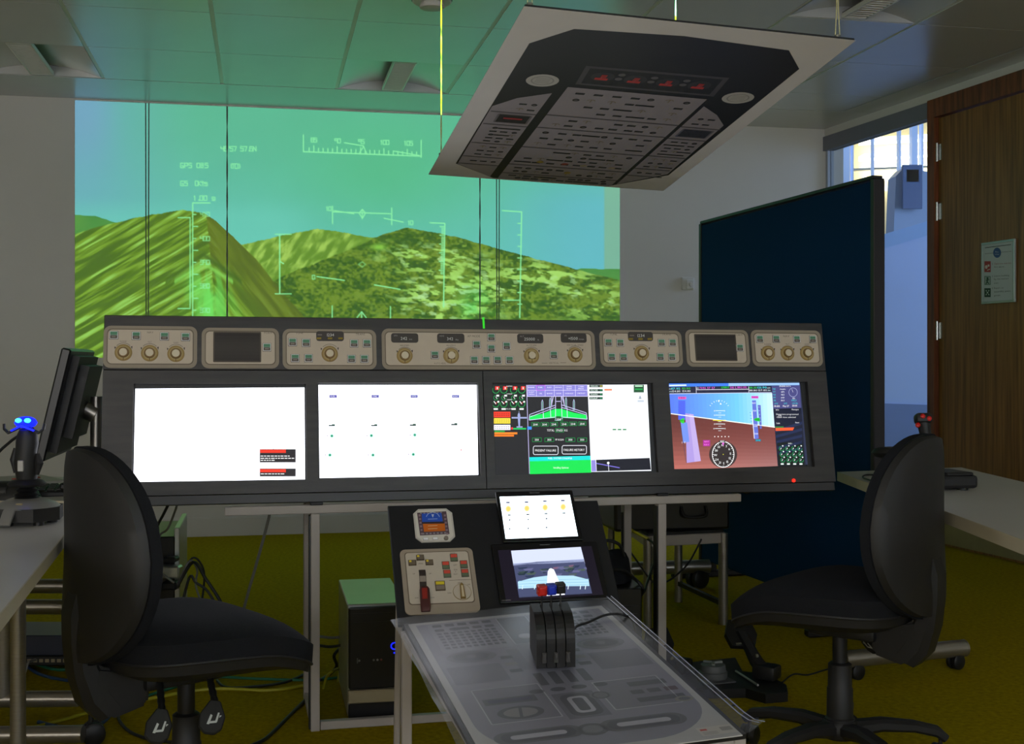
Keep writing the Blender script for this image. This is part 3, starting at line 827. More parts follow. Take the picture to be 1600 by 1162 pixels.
p.poly([(-.18, -.373), (.218, -.382), (.231, -.24), (-.171, -.24)], (84, 80, 84), 2)
p.poly([(-.165, -.360), (.205, -.367), (.214, -.252), (-.158, -.252)], (26, 26, 28), 3)
for k in range(4):
    x = -.115+.092*k; p.disc(x, -.31, .032, (56, 54, 56), 4); p.text('%s' % ('1', '2', '3', '4')[k], x, -.292, .02, (150, 146, 146), 5)
    p.rect(x-.018, -.302, x+.018, -.288, (214, 50, 40), 5); p.rect(x-.006, -.325, x+.010, -.303, (190, 44, 36), 5)
    if k < 3: p.disc(x+.046, -.335, .010, (110, 106, 106), 4); p.disc(x+.046, -.305, .010, (110, 106, 106), 4)
for x in (-.265, .302):
    p.disc(x, -.246, .045, (208, 204, 196), 3, n=24); p.arc(x, -.246, .030, .004, (170, 166, 160), 4)
    for a in range(4): p.line(x-.02, -.262+.010*a, x+.02, -.262+.010*a, .002, (150, 148, 142), 4)
for y in (.012, .125, .315, .50, .60): p.rect(-.185, y-.005, .222, y+.005, DKG, 3)
for y in (.02, .13, .31, .45, .53): p.rect(-.35, y-.005, -.215, y+.005, DKG, 3); p.rect(.235, y-.005, .36, y+.005, DKG, 3)
p.rect(-.322, .035, -.225, .105, (34, 30, 32), 4); p.frame(-.322, .035, -.225, .105, .006, (120, 112, 114), 5); p.rect(-.302, .062, -.245, .074, (176, 44, 52), 5)
p.rect(.25, .035, .345, .105, (46, 46, 60), 4); p.frame(.25, .035, .345, .105, .006, (112, 110, 124), 5)
rr = random.Random(3)
def widget(x, y, s=1.0):
    k = rr.random()
    if k < .55: p.rect(x-.014*s, y-.007*s, x+.014*s, y+.007*s, (34, 32, 34), 4); p.rect(x-.011*s, y-.004*s, x+.011*s, y+.002*s, (70, 72, 74), 5)
    elif k < .75: p.disc(x, y, .011*s, (30, 30, 34), 4); p.disc(x, y, .006*s, (96, 92, 94), 5)
    elif k < .9: p.arc(x, y, .013*s, .004, (150, 136, 110), 4, 20, 160, 8); p.line(x, y-.012*s, x, y+.010*s, .004, (150, 136, 110), 4)
    else: p.rect(x-.03*s, y-.006*s, x+.03*s, y+.006*s, (30, 28, 30), 4)
for y0, y1, n, c in ((-.2, .0, 4, 7), (.025, .115, 2, 8), (.14, .30, 3, 8), (.33, .485, 4, 8), (.515, .59, 2, 10), (.61, .66, 2, 12)):
    for i in range(n):
        for j in range(c):
            if rr.random() < .86: widget(-.165+.365*(j+.5)/c+rr.uniform(-.006, .006), y0+(y1-y0)*(i+.5)/n, .95)
for sx, xa in ((-1, -.335), (1, .25)):
    for y0, y1, n in ((-.08, .01, 2), (.145, .30, 5), (.325, .44, 3), (.465, .52, 1)):
        for i in range(n):
            for j in range(3):
                if y0 < 0 and ((j == 0) if sx < 0 else (j == 2)) : continue
                widget(xa+.10*(j+.5)/3+(.012 if sx < 0 else 0), y0+(y1-y0)*(i+.5)/n, .8)
for x, y, c in ((-.09, .455, (176, 150, 60)), (-.005, .46, (176, 80, 70)), (.06, .462, (176, 160, 130)), (.16, .465, (176, 160, 130)), (.03, .55, (176, 150, 60))): p.disc(x, y, .012, c, 5)
p.build('printed_panel', 'postercoat', t)
m = MB()
for u, v in ((-.405, -.665), (.385, -.665), (-.412, .50), (.40, .50)): m.cyl(PP.pos(u, v, .0075), PP.pos(u, v, .018), .008, n=10)
obj('eyelets', m, 'chrome', t, kind='stuff')
slab_ = [('front left', -.405, -.665), ('front right', .385, -.665), ('back left', -.412, .50), ('back right', .40, .50)]
slab_ = [('thin pale double cord holding the front left corner of the hanging poster', -.405, -.665, True),
         ('thin pale double cord holding the front right corner of the hanging poster', .385, -.665, True),
         ('bright green lit cord on the left of the poster, crossing the projected picture', -.412, .50, False),
         ('green lit cord behind the hanging poster, showing at the top middle', .40, .50, False)]
for lab, u, v, dbl in slab_:
    q0 = PP.pos(u, v, .0085); q1 = Vector((q0.x, q0.y, CEIL))
    m = MB()
    if dbl:
        for s in (-1, 1): m.tube([q0+Vector((.006*s, 0, 0)), q0+Vector((.002*s, 0, .08)), q1+Vector((.004*s, 0, 0))], .0013, 6)
    else:
        for ph in (0, PI):
            m.tube([q0.lerp(q1, k/40)+Vector((.0013*math.cos(ph+k*.9), .0013*math.sin(ph+k*.9), 0)) for k in range(41)], .0014, 6)
    m.cyl(q1-Vector((0, 0, .012)), q1, .008, n=10)
    tag(obj('suspension_line', m, 'string'), lab, 'cord', 'cords holding up the poster')

# ------------------------------------------------------------------ instrument console
CP = Plane((-.071, 4.0, 1.015), 13.1, 11.0, -.2)
CW, CHh = 1.216, .2815
con = thing('instrument_console', 'long tilted black flight simulator console with printed panels above four lit displays', 'console', (CP.c.x, CP.c.y, .72), math.radians(13.1))
def cbox(m, u0, v0, u1, v1, o0, o1, bev=0): m.box(CP.pos((u0+u1)/2, (v0+v1)/2, (o0+o1)/2), (u1-u0, v1-v0, abs(o1-o0)), CP.R, bev); return m
vs = CP.uv(757, 579)[1]; us = CP.uv(757, 660)[0]
m = MB(); cbox(m, -CW, vs+.001, CW, CHh, -.02, 0, .002); obj('header_board', m, 'console', con)
SQ = [[(211, 606), (476, 604), (477, 748), (208, 752)], [(498, 600), (746, 600), (748.5, 741), (500, 746)], [(771, 600), (1013, 599), (1020, 735), (776, 740.5)], [(1047, 598), (1253, 598), (1265, 725), (1055, 733)]]
SR = [CP.rect(q) for q in SQ]
OP = []
for i, (u0, v0, u1, v1) in enumerate(SR):
    OP.append((u0-.004, v0-.004, u1+(.018 if i == 2 else .020 if i == 3 else .004), v1+(.012 if i == 0 else .004)))
for (pa, pb, ops) in ((-CW, us-.0015, OP[:2]), (us+.0015, CW, OP[2:])):
    m = MB(); top = min(o[3] for o in ops); lo = -CHh
    xs = [pa]+[x for o in ops for x in (o[0], o[2])]+[pb]
    for k in range(0, len(xs), 2): cbox(m, xs[k], lo, xs[k+1], vs-.001, -.02, 0)
    for o in ops: cbox(m, o[0], o[3], o[2], vs-.001, -.02, 0); cbox(m, o[0], lo, o[2], o[1], -.02, 0)
    obj('front_board', m, 'console', con)
m = MB(); cbox(m, -CW+.01, -CHh-.030, CW-.004, -CHh-.002, -.03, -.004, .001); obj('base_strip', m, 'consoletop', con)
m = MB()
cbox(m, -CW, -CHh, -CW+.015, CHh, -.16, -.02); cbox(m, CW-.015, -CHh, CW, CHh, -.16, -.02)
cbox(m, -CW+.015, CHh-.015, CW-.015, CHh, -.16, -.02); cbox(m, -CW+.015, -CHh, CW-.015, -CHh+.015, -.16, -.02)
cbox(m, -CW, -CHh, CW, CHh, -.17, -.16); obj('case', m, 'consoletop', con)
u, v = CP.uv(1240, 750.5); m = MB(); m.lathe([(0, 0), (.006, 0), (.005, .004), (0, .005)], CP.pos(u, v, 0), CP.n, 14); obj('power_light', m, 'redled', con, label='red power light')
m = MB(); a, b_ = CP.at(755, 496, .001), CP.at(756, 513, .001); m.tube([a, b_], .0035, 6); obj('light_streak', m, mat('green_light_paint', (70, 255, 60), .5, emit=(60, 255, 50), es=.35), con, label='painted streak of bright green light')  # green light on the console's top edge, made as a glowing strip

PL = [((163, 507), (309, 512), (307, 576), (160, 574)), ((315, 512), (436, 513), (436, 577), (315, 574)), ((442, 513), (588, 516), (588, 578), (441, 576)), ((597, 514), (929, 516), (930, 575), (596, 580)),
      ((936, 515), (1064, 517), (1067, 573), (938, 573)), ((1070, 514.5), (1168, 516), (1172, 573), (1073, 573)), ((1172, 515), (1281, 517), (1286, 572), (1176, 573))]
BT = [[(178, 524), (213, 525), (257, 526), (290, 527)], [(417, 543)], [(457, 535), (478, 536), (461, 560), (482, 560), (553, 537), (573, 537), (549, 561), (569, 561)],
      [(679, 555), (744, 539), (767, 527.5), (767, 545), (791, 541), (740.5, 563), (759, 563), (777, 563), (795.5, 563), (864.5, 555)],
      [(949.7, 535.5), (968.3, 536), (955, 558), (973.5, 558.5), (1032.8, 535.8), (1050, 535.8), (1031, 558), (1049, 558)], [(1155, 543.8)], [(1186, 530), (1211.8, 530), (1243.8, 530.4), (1268.6, 530.4)]]
BTX = [['NAV', 'DME', 'XPDR', 'VOR'], ['FMS'], ['COM1', 'COM2', 'HF', 'VHF', 'TRAF', 'WXR', 'PLAN', 'ARC'], ['HDG', 'AP', 'FD', 'ALT', 'YD', 'NAV', 'APR', 'BC', 'LVL', 'VS'], ['COM1', 'COM2', 'HF', 'VHF', 'TRAF', 'WXR', 'PLAN', 'ARC'], ['FMS'], ['NAV', 'DME', 'XPDR', 'VOR']]
KN = [[(193, 551), (234, 552), (275, 553)], [], [(515, 553)], [(632, 556), (704.5, 556), (830, 556), (898, 554.5)], [(1002, 552)], [], [(1199, 552), (1229.5, 552), (1260, 552)]]
DS = [[], [(333, 519, 408, 566)], [(494, 518, 537, 533)], [(611, 521, 653, 535.5), (683, 521.5, 725, 536), (808, 522, 848, 536.5), (876, 521, 915.5, 535.5)], [(981, 519, 1019, 533)], [(1086.6, 522.6, 1148.5, 564)], []]
PLAB = ['navigation panel with three knobs', 'small panel with dark blank display', 'tuning panel reading 1234', 'wide centre panel with four number windows', 'tuning panel reading 1234', 'small panel with dark blank display', 'navigation panel with three knobs']
CRM = (206, 192, 172); EDG = (158, 146, 128)
kproto = {}
bproto = None
for pi_, q in enumerate(PL):
    u0, v0, u1, v1 = CP.rect(q)
    m = MB(EDG); m.prism([CP.pos(a, b_, 0.0002) for a, b_ in rrect(u0, v0, u1, v1, .022)], CP.n*.0025)
    w_ = .010
    m.color((120, 108, 92)); m.prism([CP.pos(a, b_, .0027) for a, b_ in rrect(u0+w_, v0+w_*1.1, u1-w_, v1-w_*.9, .015)], CP.n*.0004)
    m.color(CRM); m.prism([CP.pos(a, b_, .0029) for a, b_ in rrect(u0+w_+.003, v0+w_*1.1+.003, u1-w_-.0035, v1-w_*.9-.0035, .013)], CP.n*.0008)
    plate = obj('printed_panel', m, 'plate', con, label=PLAB[pi_])
    pc = Pic(CP, .0039)
    INK = (112, 100, 88)
    def capt(s, x, y, h=3.2): pc.text(s, x, y, h, INK, 1)
    if pi_ in (0, 6):
        capt('NAV', *((235, 521) if pi_ == 0 else (1228, 527)))
        for (x, y), s_ in zip(KN[pi_], ('RANGE', 'TILT', 'GAIN')): capt(s_, x, y-16.5 if pi_ == 0 else y-13, 2.2)
    if pi_ in (1, 5): capt('FORM' if pi_ == 1 else 'FORM', *((419, 522) if pi_ == 1 else (1153.5, 525)))
    if pi_ in (2, 4): capt('TUNE', *((468, 522) if pi_ == 2 else (958, 524))); capt('TRANS', *((563, 524) if pi_ == 2 else (1041, 524)))
    if pi_ == 3:
        capt('AP MODE', 740, 527); capt('AUTO HDG', 687, 569, 2.4); capt('VERTICAL', 865, 568.5, 2.4); pc.line(846, 567.5, 855, 567.5, .6, INK, 1); pc.line(875, 567, 884, 567, .6, INK, 1)
        for (x, y), s_ in zip(KN[3], ('AIRSPEED', 'HEADING', 'ALTITUDE', 'VERTICAL SPEED')): capt(s_, x, 541 if x < 850 else 540.5, 2.4)
    for x, y in KN[pi_]:
        r = 15 if pi_ < 3 else 13.5 if pi_ < 5 else 11.5
        pc.arc(x, y, r, .7, INK, 1, 45, 135, 8)
        for sx in (-1, 1): pc.poly([(x+sx*r*.86-1.3, y-r*.62), (x+sx*r*.86+1.3, y-r*.62-.8*sx), (x+sx*r*.9, y-r*.42+1)], (70, 60, 54), 1)
    if len(pc.mb.bm.verts): pc.build('lettering', 'print', plate, kind='stuff')
    for x0, y0, x1, y1 in DS[pi_]:
        a0_, b0_ = CP.uv(x0, y1); a1_, b1_ = CP.uv(x1, y0)
        big = pi_ in (1, 5)
        m = MB((70, 64, 60) if not big else (88, 78, 66)); m.prism([CP.pos(a, c_, .0037) for a, c_ in rrect(a0_, b0_, a1_, b1_, .003 if big else .008, 3)], CP.n*.0012)
        if big:
            n_ = 9
            for k in range(n_):
                f0, f1 = k/n_, (k+1)/n_; sh = 40+16*math.sin(PI*(f0+.1))
                m.color((sh+6, sh, sh-4)); m.poly([CP.pos(a0_+.004+(a1_-a0_-.008)*x, b0_+.004+(b1_-b0_-.008)*y, .0053) for x, y in ((0, f0), (1, f0), (1, f1), (0, f1))])
        dd = obj('display_window', m, 'paint', plate)
        pc = Pic(CP, .0054)
        if pi_ in (2, 4): 
            pc.text('1234', (x0+x1)/2+1, y0+8, 4.6, (235, 235, 230)); pc.rect(x0+2, y0+4.5, x0+9, y0+6.5, (130, 120, 112), 1)
            for k in (.10, .5, .88): pc.rect(x0+(x1-x0)*k-3.5, y0+9.5, x0+(x1-x0)*k+3.5, y0+12.5, (150, 130, 40), 1)
        if pi_ == 3:
            k = DS[3].index((x0, y0, x1, y1))
            pc.text(('242', '342', '25000', '+1500')[k], (x0+x1)/2-1, y0+10.5, 4.6, (230, 230, 226)); tx = ('kts', 'deg', 'ft', 'ft/min')[k]
            pc.text(tx, (x0+x1)/2+(9.5, 9.5, 12.5, 12)[k], y0+10.5, 2.2, (200, 200, 196)); pc.text(('SPD', 'HDG', 'ALT', 'VS')[k], x0+7, y0+5, 2.4, (170, 166, 160))
        if len(pc.mb.bm.verts): pc.build('figures', 'print', plate, kind='stuff')
    for (x, y), tx in zip(BT[pi_], BTX[pi_]):
        u, v = CP.uv(x, y); s = .0136
        if bproto is None:
            m = MB((104, 90, 78)); cbox(m, u-s, v-s, u+s, v+s, .0035, .0075, .0014)
            m.color((88, 142, 110)); cbox(m, u-s*.78, v+s*.02, u+s*.78, v+s*.78, .0072, .0081)
            m.color((92, 82, 74)); cbox(m, u-s*.78, v-s*.78, u+s*.78, v-s*.02, .0072, .0079)
            m.color((166, 156, 142)); cbox(m, u-s*.45, v-s*.48, u+s*.45, v-s*.30, .0078, .0081)
            bproto = (obj('push_button', m, 'paint', plate), u, v)
        else: share('push_button', bproto[0], plate, Matrix.Translation(WM[plate.name].to_3x3().inverted() @ (CP.u*(u-bproto[1])+CP.v*(v-bproto[2]))))
    for x, y in KN[pi_]:
        u, v = CP.uv(x, y); dia = pi_ == 3 and x in (704.5, 830)
        key = 'd' if dia else 'r'
        if key not in kproto:
            c_ = CP.pos(u, v, 0); m = MB((168, 142, 88)); m.lathe([(0, .0035), (.0262, .0035), (.0258, .006), (.0235, .0078), (0, .0078)], c_, CP.n, 28)
            m.color((186, 164, 112)); m.lathe([(0, .0076), (.021, .0076), (.0195, .0094), (0, .0094)], c_, CP.n, 28)
            m.color((128, 100, 58)); m.lathe([(0, .009), (.0172, .009), (.016, .0150), (0, .0150)], c_, CP.n, 4 if dia else 28)
            m.color((222, 210, 184)); m.lathe([(0, .0145), (.0122, .0145), (.0115, .0165), (0, .0168)], c_, CP.n, 24)
            m.color((110, 88, 54)); m.box(CP.pos(u, v-.0185, .0095), (.002, .012, .0012), CP.R)
            kproto[key] = (obj('rotary_knob', m, 'paint', plate), u, v)
        else:
            o_, uu_, vv_ = kproto[key]
            share('rotary_knob', o_, plate, Matrix.Translation(WM[plate.name].to_3x3().inverted() @ (CP.u*(u-uu_)+CP.v*(v-vv_))))

# the four displays behind the openings
SLAB = ['leftmost console display, plain white with two small black and red boxes', 'second console display from the left, white with four columns of small marks',
        'third console display, dark page with green wing diagram and a white map', 'rightmost console display, blue sky over brown ground with a compass dial']
WHT = (242, 245, 255)
def screen_pic(i):
    p = Pic(CP, -.0135)
    q = SQ[i]
    if i == 0:
        p.line(402, 693.5, 476, 692.5, .8, (205, 205, 225), 1)
        for y0, y1, rows in ((700.5, 721.5, ((712, 44), (715.5, 50), (718.7, 22))), (731, 743.5, ((740, 34),))):
            p.rect(406, y0, 462.5, y1, (38, 34, 36), 1); p.rect(406.5, y0+1, 447, y0+6, (226, 52, 32), 2); p.text('Warning', 418, y0-.5, 2.4, (130, 100, 100), 1, wid=22)
            for yy, ln in rows:
                x = 407.5
                while x < 407.5+ln: L_ = rr.uniform(2, 6); p.rect(x, yy-1.2, min(x+L_, 460), yy+.2, (225, 225, 225), 2); x += L_+1.2
    if i == 1:
        for x, y, s_ in ((521, 618, 'FUEL'), (587, 618, 'OIL'), (648, 618, 'HYD'), (713, 618, 'ELEC')): p.rect(x-5.8, y-2.2, x+5.8, y+2.2, (74, 66, 160), 1); p.text(s_, x, y+1.2, 2.4, (230, 230, 250), 2, wid=8)
        for x, y in ((519, 662.5), (585.5, 662.5), (646, 662), (711, 661)): p.rect(x-5, y, x+5, y+2.4, (46, 62, 58), 1); p.rect(x, y-1.2, x+5, y+1, (60, 90, 74), 1)
        for x, y in ((519, 680), (581, 679.5), (649, 678.5), (516, 710), (583.5, 710), (646.7, 709)): p.disc(x, y, 3.2, (170, 236, 214), 1); p.disc(x, y, 1.7, (30, 130, 96), 2); p.poly([(x-8, y-1.4), (x-5, y), (x-8, y+1.4)], (150, 130, 170), 1)
        p.disc(721.6, 702, 1.3, (240, 70, 80), 1)
        for x in (520, 587, 648): p.disc(x, 641, 4.2, (255, 251, 232), 1)
    if i == 2:
        p.poly(q, (26, 25, 27), 0)
        c = lambda X, Y: (770+X/7.4938, 590+Y/7.4968)
        def R(x0, y0, x1, y1, cc, l=1): p.poly([c(x0, y0), c(x1, y0), c(x1, y1), c(x0, y1)], cc, l)
        def Ln(x0, y0, x1, y1, w_, cc, l=3): p.line(*c(x0, y0), *c(x1, y1), w_, cc, l)
        def T(s_, x, y, h, cc, l=4, wd=None): p.text(s_, *c(x, y), h, cc, l, 'c', wid=wd)
        GR = (20, 150, 70); BG = (0, 226, 84); LAV = (206, 196, 246)
        p.poly([c(1122, 75), (1013, 599.5), (1019.6, 734.8), c(1165, 1098)], (246, 250, 255), 1)
        R(12, 82, 405, 374, (8, 22, 12), 1)
        xs = (45, 138, 254, 348)
        for k, x in enumerate(xs):
            X, Y = c(x, 135); p.arc(X, Y, 5.2, 1.0, GR, 3, 150, 400, 12); R(x-8, 92, x+42, 134, (226, 40, 40), 2); R(x+12, 100, x+22, 128, (240, 235, 235), 3)
            X, Y = c(x, 228); p.arc(X, Y, 3.4, .8, GR, 3, 90, 360, 10); R(x+6, 192, x+38, 212, (240, 240, 240), 3); Ln(x, 215, x+12, 240, .8, (235, 235, 235))
            X, Y = c(x, 298); p.arc(X, Y, 5.2, 1.0, GR, 3, 150, 400, 12); Ln(x-24, 268, x+2, 300, 1.2, (240, 240, 240)); Ln(x+2, 300, x+10, 278, .8, (226, 40, 40)); R(x+18, 264, x+40, 284, (240, 240, 240), 3)
            R(x-26, 350, x+24, 368, (240, 240, 240), 3)
        for s_, y in (('RPM', 98), ('TORQUE', 188), ('TEMP', 256), ('FLOW', 364)): T(s_, 205, y, 1.6, (240, 240, 240), 4, 9)
        R(20, 390, 216, 458, (226, 52, 30), 2); R(22, 466, 216, 530, (240, 214, 60), 2); R(22, 544, 216, 606, (236, 234, 244), 2); R(28, 612, 150, 636, (40, 150, 60), 2); R(28, 632, 298, 656, (240, 130, 30), 2); R(28, 660, 258, 682, (244, 120, 20), 2)
        for y, cc in ((412, (90, 20, 14)), (434, (90, 20, 14)), (486, (96, 84, 20)), (508, (96, 84, 20)), (564, (90, 90, 110)), (585, (90, 90, 110))):
            for k in range(7): R(30+26*k, y, 48+26*k, y+5, cc, 3)
        LB = (150, 160, 205)
        p.poly([c(316, 380), c(300, 432), c(312, 575), c(328, 575), c(332, 432)], LB, 3); Ln(230, 462, 410, 462, 2.4, LB); Ln(288, 570, 358, 570, 2, LB); T('A', 316, 412, 3, (26, 25, 27), 4)
        R(248, 582, 400, 600, (20, 190, 90), 4); R(222, 574, 246, 600, (220, 50, 60), 4); R(415, 566, 465, 600, (60, 140, 250), 4)
        Ln(405, 75, 440, 1120, .8, LAV)
        R(415, 78, 1118, 212, (132, 126, 206), 2)
        for x in (415, 520, 622, 730, 836, 978, 1118): Ln(x, 78, x+(2 if x < 1000 else 4), 212, .6, (220, 214, 250))
        Ln(415, 140, 1118, 138, .6, (220, 214, 250)); Ln(415, 80, 1118, 76, .6, (220, 214, 250)); Ln(415, 212, 1122, 210, .7, (220, 214, 250)); p.path([c(520, 80), c(620, 80), c(622, 138), c(521, 139)], .8, (200, 90, 230), 5, True)
        for s_, x, y, wd in (('ENGINE', 462, 112, 10), ('FUEL', 570, 112, 7), ('ELEC', 675, 112, 7), ('BYPASS', 782, 112, 10), ('LANDING', 905, 104, 9), ('GEAR', 905, 128, 9), ('CABIN', 1045, 104, 9), ('PRESS', 1045, 128, 9), ('FLIGHT', 465, 168, 9), ('CONTROL', 465, 194, 10), ('OIL', 572, 184, 5), ('BRAKES', 678, 184, 9), ('DOOR', 785, 184, 8), ('HYDRAULIC', 908, 184, 13), ('CHECKLIST', 1048, 182, 13)): T(s_, x, y, 1.9, (240, 238, 252), 5, wd)
        p.poly([c(440, 440), c(590, 415), c(745, 355), c(812, 355), c(960, 402), c(1112, 432), c(1112, 478), c(820, 462), c(740, 462), c(445, 488)], BG, 3)
        p.poly([c(752, 300), c(808, 300), c(806, 462), c(750, 462)], (26, 25, 27), 4); p.poly([c(750, 358), c(810, 358), c(808, 445), c(750, 445)], BG, 5)
        for a, b_ in (((440, 425), (740, 315)), ((440, 425), (436, 490)), ((436, 490), (740, 455)), ((812, 310), (1105, 405)), ((1105, 405), (1116, 480)), ((1116, 480), (830, 455)), ((450, 450), (745, 340)), ((812, 340), (1100, 425)), ((745, 210), (745, 480)), ((812, 210), (822, 480)), ((700, 215), (700, 320)), ((836, 215), (846, 320)), ((720, 215), (700, 300)), ((820, 215), (845, 300)), ((750, 270), (805, 270)), ((805, 490), (735, 490)), ((600, 400), (604, 468)), ((684, 360), (690, 462)), ((880, 345), (884, 462))): Ln(*a, *b_, .9, (206, 200, 244), 6)
        for x, y in ((590, 250), (682, 225), (868, 222), (960, 245)):
            p.poly([c(x-9, y+130), c(x-9, y+30), c(x, y), c(x+9, y+30), c(x+9, y+130)], (60, 130, 90), 4); p.path([c(x-9, y+130), c(x-9, y+30), c(x, y), c(x+9, y+30), c(x+9, y+130)], .6, (190, 190, 235), 6)
        for x, y in ((508, 540), (616, 540), (725, 538), (845, 536), (950, 534), (1058, 532), (785, 478)):
            p.poly([c(x-46, y-24), c(x+46, y-24), c(x+46, y+24), c(x-46, y+24)], (4, 40, 18), 6); p.path([c(x-44, y-22), c(x+44, y-22), c(x+44, y+22), c(x-44, y+22)], .6, GR, 7, True); T('2041', x, y+14, 3.2, (240, 250, 244), 8, 7.6)
        T('TOTAL:', 690, 622, 3.4, (240, 240, 240), 5, 12); p.path([c(745, 588), c(840, 588), c(840, 632), c(745, 632)], .6, GR, 7, True); T('17653', 793, 622, 3.2, (240, 250, 244), 8, 10); T('KG', 868, 622, 3.2, (240, 240, 240), 5, 5)
        for x in (526, 672, 920, 1058): p.path([c(x-54, 700), c(x+52, 698), c(x+52, 742), c(x-54, 744)], .6, GR, 7, True); T('350', x, 732, 3.0, (240, 250, 244), 8, 6.5)
        T('FF KG/H', 793, 730, 2.8, (240, 240, 240), 5, 13)
        for x0, x1, s_ in ((484, 775, 'PRESENT FAILURE'), (822, 1108, 'FAILURE HISTORY')):
            y0, y1 = (795, 895) if x0 < 600 else (788, 888)
            p.path([c(x0+12, y0), c(x1-12, y0), c(x1, y0+14), c(x1, y1-14), c(x1-12, y1), c(x0+12, y1), c(x0, y1-14), c(x0, y0+14)], .9, (226, 226, 236), 6, True); T(s_, (x0+x1)/2, (y0+y1)/2+14, 3.4, (245, 245, 245), 6, 33)
        p.poly([c(440, 925), c(1155, 908), c(1158, 960), c(442, 975)], (0, 214, 206), 3); T('FUEL SYSTEM SYNOPSIS', 800, 948, 2.6, (240, 250, 250), 5, 38)
        p.poly([c(442, 972), c(1160, 956), c(1166, 1106), c(446, 1124)], (0, 214, 74), 3); T('Installing Updates', 812, 1058, 3.0, (235, 255, 240), 5, 24)
        # map side
        for k, (x, y) in enumerate(((932, 602), (932, 608.5), (932, 615), (932, 621))):
            p.rect(922.5, y-1.8, 943.5, y+1.8, (28, 44, 36), 3); p.text(('TERRAIN', 'WEATHER', 'TRAFFIC', 'MAP')[k], 930, y+1.2, 2.3, (215, 240, 225), 4, wid=12); p.rect(939, y-1.4, 943, y+1.4, (150, 140, 50) if k == 0 else (30, 110, 70), 4)
        p.rect(946, 606.5, 958, 609, (240, 120, 70), 3); p.rect(992, 600, 1008, 612, (30, 80, 46), 3); p.rect(994, 601, 1006, 603, (190, 235, 200), 4); p.rect(994, 606, 1006, 608, (20, 160, 70), 4)
        p.line(965, 601, 968, 660, .5, (250, 205, 210), 2); p.line(971, 601, 976, 660, .5, (214, 232, 224), 2); p.line(976, 660, 1016, 700, .5, (210, 225, 220), 2); p.line(940, 720, 975, 690, .5, (205, 225, 225), 2); p.line(925, 650, 960, 700, .5, (215, 230, 235), 2)
        for x in (962, 970, 978): p.rect(x-3, 669, x+2.5, 671, (40, 130, 70), 3)
        p.poly([(1002, 616), (1004.5, 622), (999.5, 622)], (150, 160, 175), 3); p.rect(998, 624, 1008, 627, (190, 200, 212), 3)
        p.poly([(933, 717.5), (1017, 714.5), (1019, 733), (934, 735.5)], (14, 14, 26), 3); p.poly([(925.5, 718), (932, 717.7), (933.5, 735.5), (926, 736)], (140, 132, 210), 3); p.line(933, 723, 970, 730, 1.4, (120, 110, 214), 4); p.line(952, 722, 953, 735, .8, (225, 225, 235), 4); p.disc(952, 722.5, 2, (240, 240, 245), 5)
    if i == 3:
        c = lambda X, Y: (1040+X/6.9565, 590+Y/6.9533)
        def R(x0, y0, x1, y1, cc, l=1): p.poly([c(x0, y0), c(x1, y0), c(x1, y1), c(x0, y1)], cc, l)
        def Ln(x0, y0, x1, y1, w_, cc, l=4): p.line(*c(x0, y0), *c(x1, y1), w_, cc, l)
        def T(s_, x, y, h, cc, l=5, wd=None): p.text(s_, *c(x, y), h, cc, l, 'c', wid=wd)
        p.poly(q, (40, 46, 72), 0)
        mixc = lambda A, B, t: tuple(a*(1-t)+b_*t for a, b_ in zip(A, B))
        hz = lambda X: 385+(X-70)*.132
        n_ = 26
        for k in range(n_):
            xa, xb = 55+1150*k/n_, 55+1150*(k+1)/n_
            sc_ = mixc((84, 120, 232), (110, 196, 250), min(1, k/(n_*.62))) if k < n_*.62 else mixc((110, 196, 250), (214, 240, 250), (k/n_-.62)/.38)
            dx = lambda X, Y: X+(Y-160)*.058*(1-(X-55)/1150*.25)
            p.poly([c(dx(xa, 160), 160), c(dx(xb, 160), 160), c(dx(xb, hz(xb)), hz(xb)), c(dx(xa, hz(xa)), hz(xa))], sc_, 1)
            for j in range(12):
                f0, f1 = j/12, (j+1)/12; bt = lambda X: 995-(X-55)*.035
                g = mixc(mixc((96, 46, 40), (120, 62, 58), k/n_), mixc((190, 108, 98), (160, 112, 110), k/n_), f0**1.5)
                ya = lambda X, f: hz(X)+(bt(X)-hz(X))*f
                p.poly([c(dx(xa, ya(xa, f0)), ya(xa, f0)), c(dx(xb, ya(xb, f0)), ya(xb, f0)), c(dx(xb, ya(xb, f1)), ya(xb, f1)), c(dx(xa, ya(xa, f1)), ya(xa, f1))], g, 1)
        Ln(70, 384, 1205, 532, 1.3, (250, 250, 240), 3)
        p.poly([c(50, 55), c(1470, 48), c(1472, 74), c(50, 92)], (60, 120, 226), 2); p.poly([c(700, 52), c(1470, 48), c(1472, 72), c(700, 84)], (150, 190, 236), 3); Ln(52, 78, 240, 74, 2.2, (215, 232, 250), 3)
        p.poly([c(50, 92), c(1166, 78), c(1172, 152), c(54, 168)], (34, 34, 58), 2)
